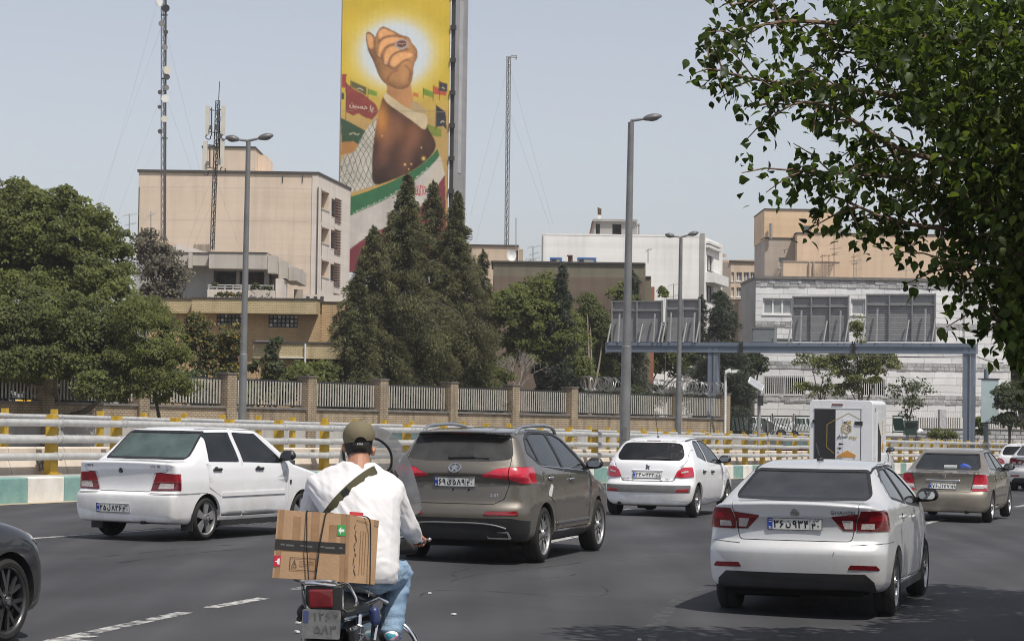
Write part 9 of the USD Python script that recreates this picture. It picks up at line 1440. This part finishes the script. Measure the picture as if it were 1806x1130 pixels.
bt = patch(Fb, 'black_tape', 0, 1.0, .43, .585, BTAPE, .0035)
for i, (s0, s1) in enumerate(((.08, .14), (.155, .27), (.36, .41), (.42, .53), (.63, .70), (.71, .85), (.91, .96))): patch(Fb, 'tape_lettering', s0, s1, .492 + .006 * (i % 2), .515 + .008 * (i % 2), M['grey_plastic'], .0045)
gs = patch(Fb, 'green_label', .875, .995, .165, .32, mat('green_label', (.04, .34, .08), .5), .004); 
def bpoly(c, name, pts, m_, k=.005, w=None):
    p = Polygon(pts) if w is None else LineString(pts).buffer(w, 2); tr = trimesh.creation.triangulate_polygon(p, engine='earcut'); v = np.array([bil(c, s, t, k) for s, t in tr[0]]); m = trimesh.Trimesh(v, tr[1], process=False); n = m.face_normals[0]; 
    if n @ (v[0] - CAM) > 0: m.invert()
    return part(ct, name, m, m_)
bpoly(Fb, 'white_arrow', [(.89, .245), (.93, .19), (.93, .225), (.975, .225), (.975, .265), (.93, .265), (.93, .30)], M['white']); patch(Fb, 'red_label', .005, .095, .67, .83, mat('red_label', (.45, .02, .05), .5), .004); bpoly(Fb, 'white_glass_symbol', [(.02, .755), (.05, .745), (.055, .715), (.085, .71), (.085, .80), (.055, .795), (.05, .765), (.02, .765)], M['white'])
for pts, w in (([(.23, .685), (.59, .685), (.59, .865), (.23, .865), (.23, .685)], .004), ([(.255, .825), (.29, .72), (.325, .825), (.255, .825)], .004), ([(.29, .76), (.29, .80)], .004), ([(.36, .735), (.56, .735)], .003), ([(.36, .77), (.57, .77)], .003), ([(.36, .805), (.50, .805)], .003)): bpoly(Fb, 'printed_mark', pts, PRT, .004, w)
for i, (t0, l) in enumerate(((.13, .05), (.22, .02), (.27, .10), (.40, .05), (.485, .03), (.56, .03), (.62, .10), (.74, .03), (.80, .08))): bpoly(Fs, 'printed_mark', [(.27 + .02 * (i % 2), t0), (.25 + .04 * (i % 3), t0 + l)], PRT, .004, .010)
for x in (.45, .53, .61): bpoly(Fs, 'printed_mark', [(x, .2), (x, .86)], TAPE, .004, .006)
bpoly(Fs, 'printed_mark', [(.30, .06), (.62, .07), (.66, .10)], PRT, .004, .004)
for nm, pts in (('cord', [.42, (541, 900.5, 14.078), (541, 960, 14.06), (544, 1022, 14.07), (546, 1026, 14.2)]), ('cord', [.71, (575, 902.6, 14.09), (566, 950, 14.075), (556, 1023, 14.08), (556, 1027, 14.2)]), ('cord', [(620, 906, 14.25), (638, 909, 14.30), (650, 913.5, 14.31), (653, 925, 14.33), (653, 990, 14.33), (652, 1030, 14.33), (650, 1052, 14.30)]), ('cord', [(532, 1022, 14.06), (536, 1050, 14.0), (540, 1068, 13.99)])): part(ct, nm, tube(spline([P(*x) if np.ndim(x) else (bk[0] * (1 - x) + bk[1] * x) * .4 + (fr_[0] * (1 - x) + fr_[1] * x) * .6 + [0, 0, .005] for x in pts], 40) if np.ndim(pts[0]) else [P(*x) if np.ndim(x) else (bk[0] * (1 - x) + bk[1] * x) * .4 + (fr_[0] * (1 - x) + fr_[1] * x) * .6 + [0, 0, .004] for x in pts], .0042, 6), M['black'], 40)
hp_ = [P(x, y, d) for x, y, d in ((617, 905, 14.22), (628, 905.5, 14.26), (640, 907, 14.3))]; part(ct, 'red_ribbon', ribbon_box(hp_, (0, 0, 1), .022, .006), mat('red_ribbon', (.50, .05, .06), .6))
# ---------------------------------------------------------------- the dusty air
hz = trimesh.creation.box(extents=(900, 700, 60)); hz.apply_translation((0, 300, 22)); solo('haze', hz, usdkit.material(stage, '/World/Looks/dusty_air', {'v': ('principled_volume', {'color': (.93, .93, .95), 'density': .00022, 'anisotropy': .3})}, [], volume='v.volume'), kind='stuff', label='thin dusty summer haze over the whole scene')
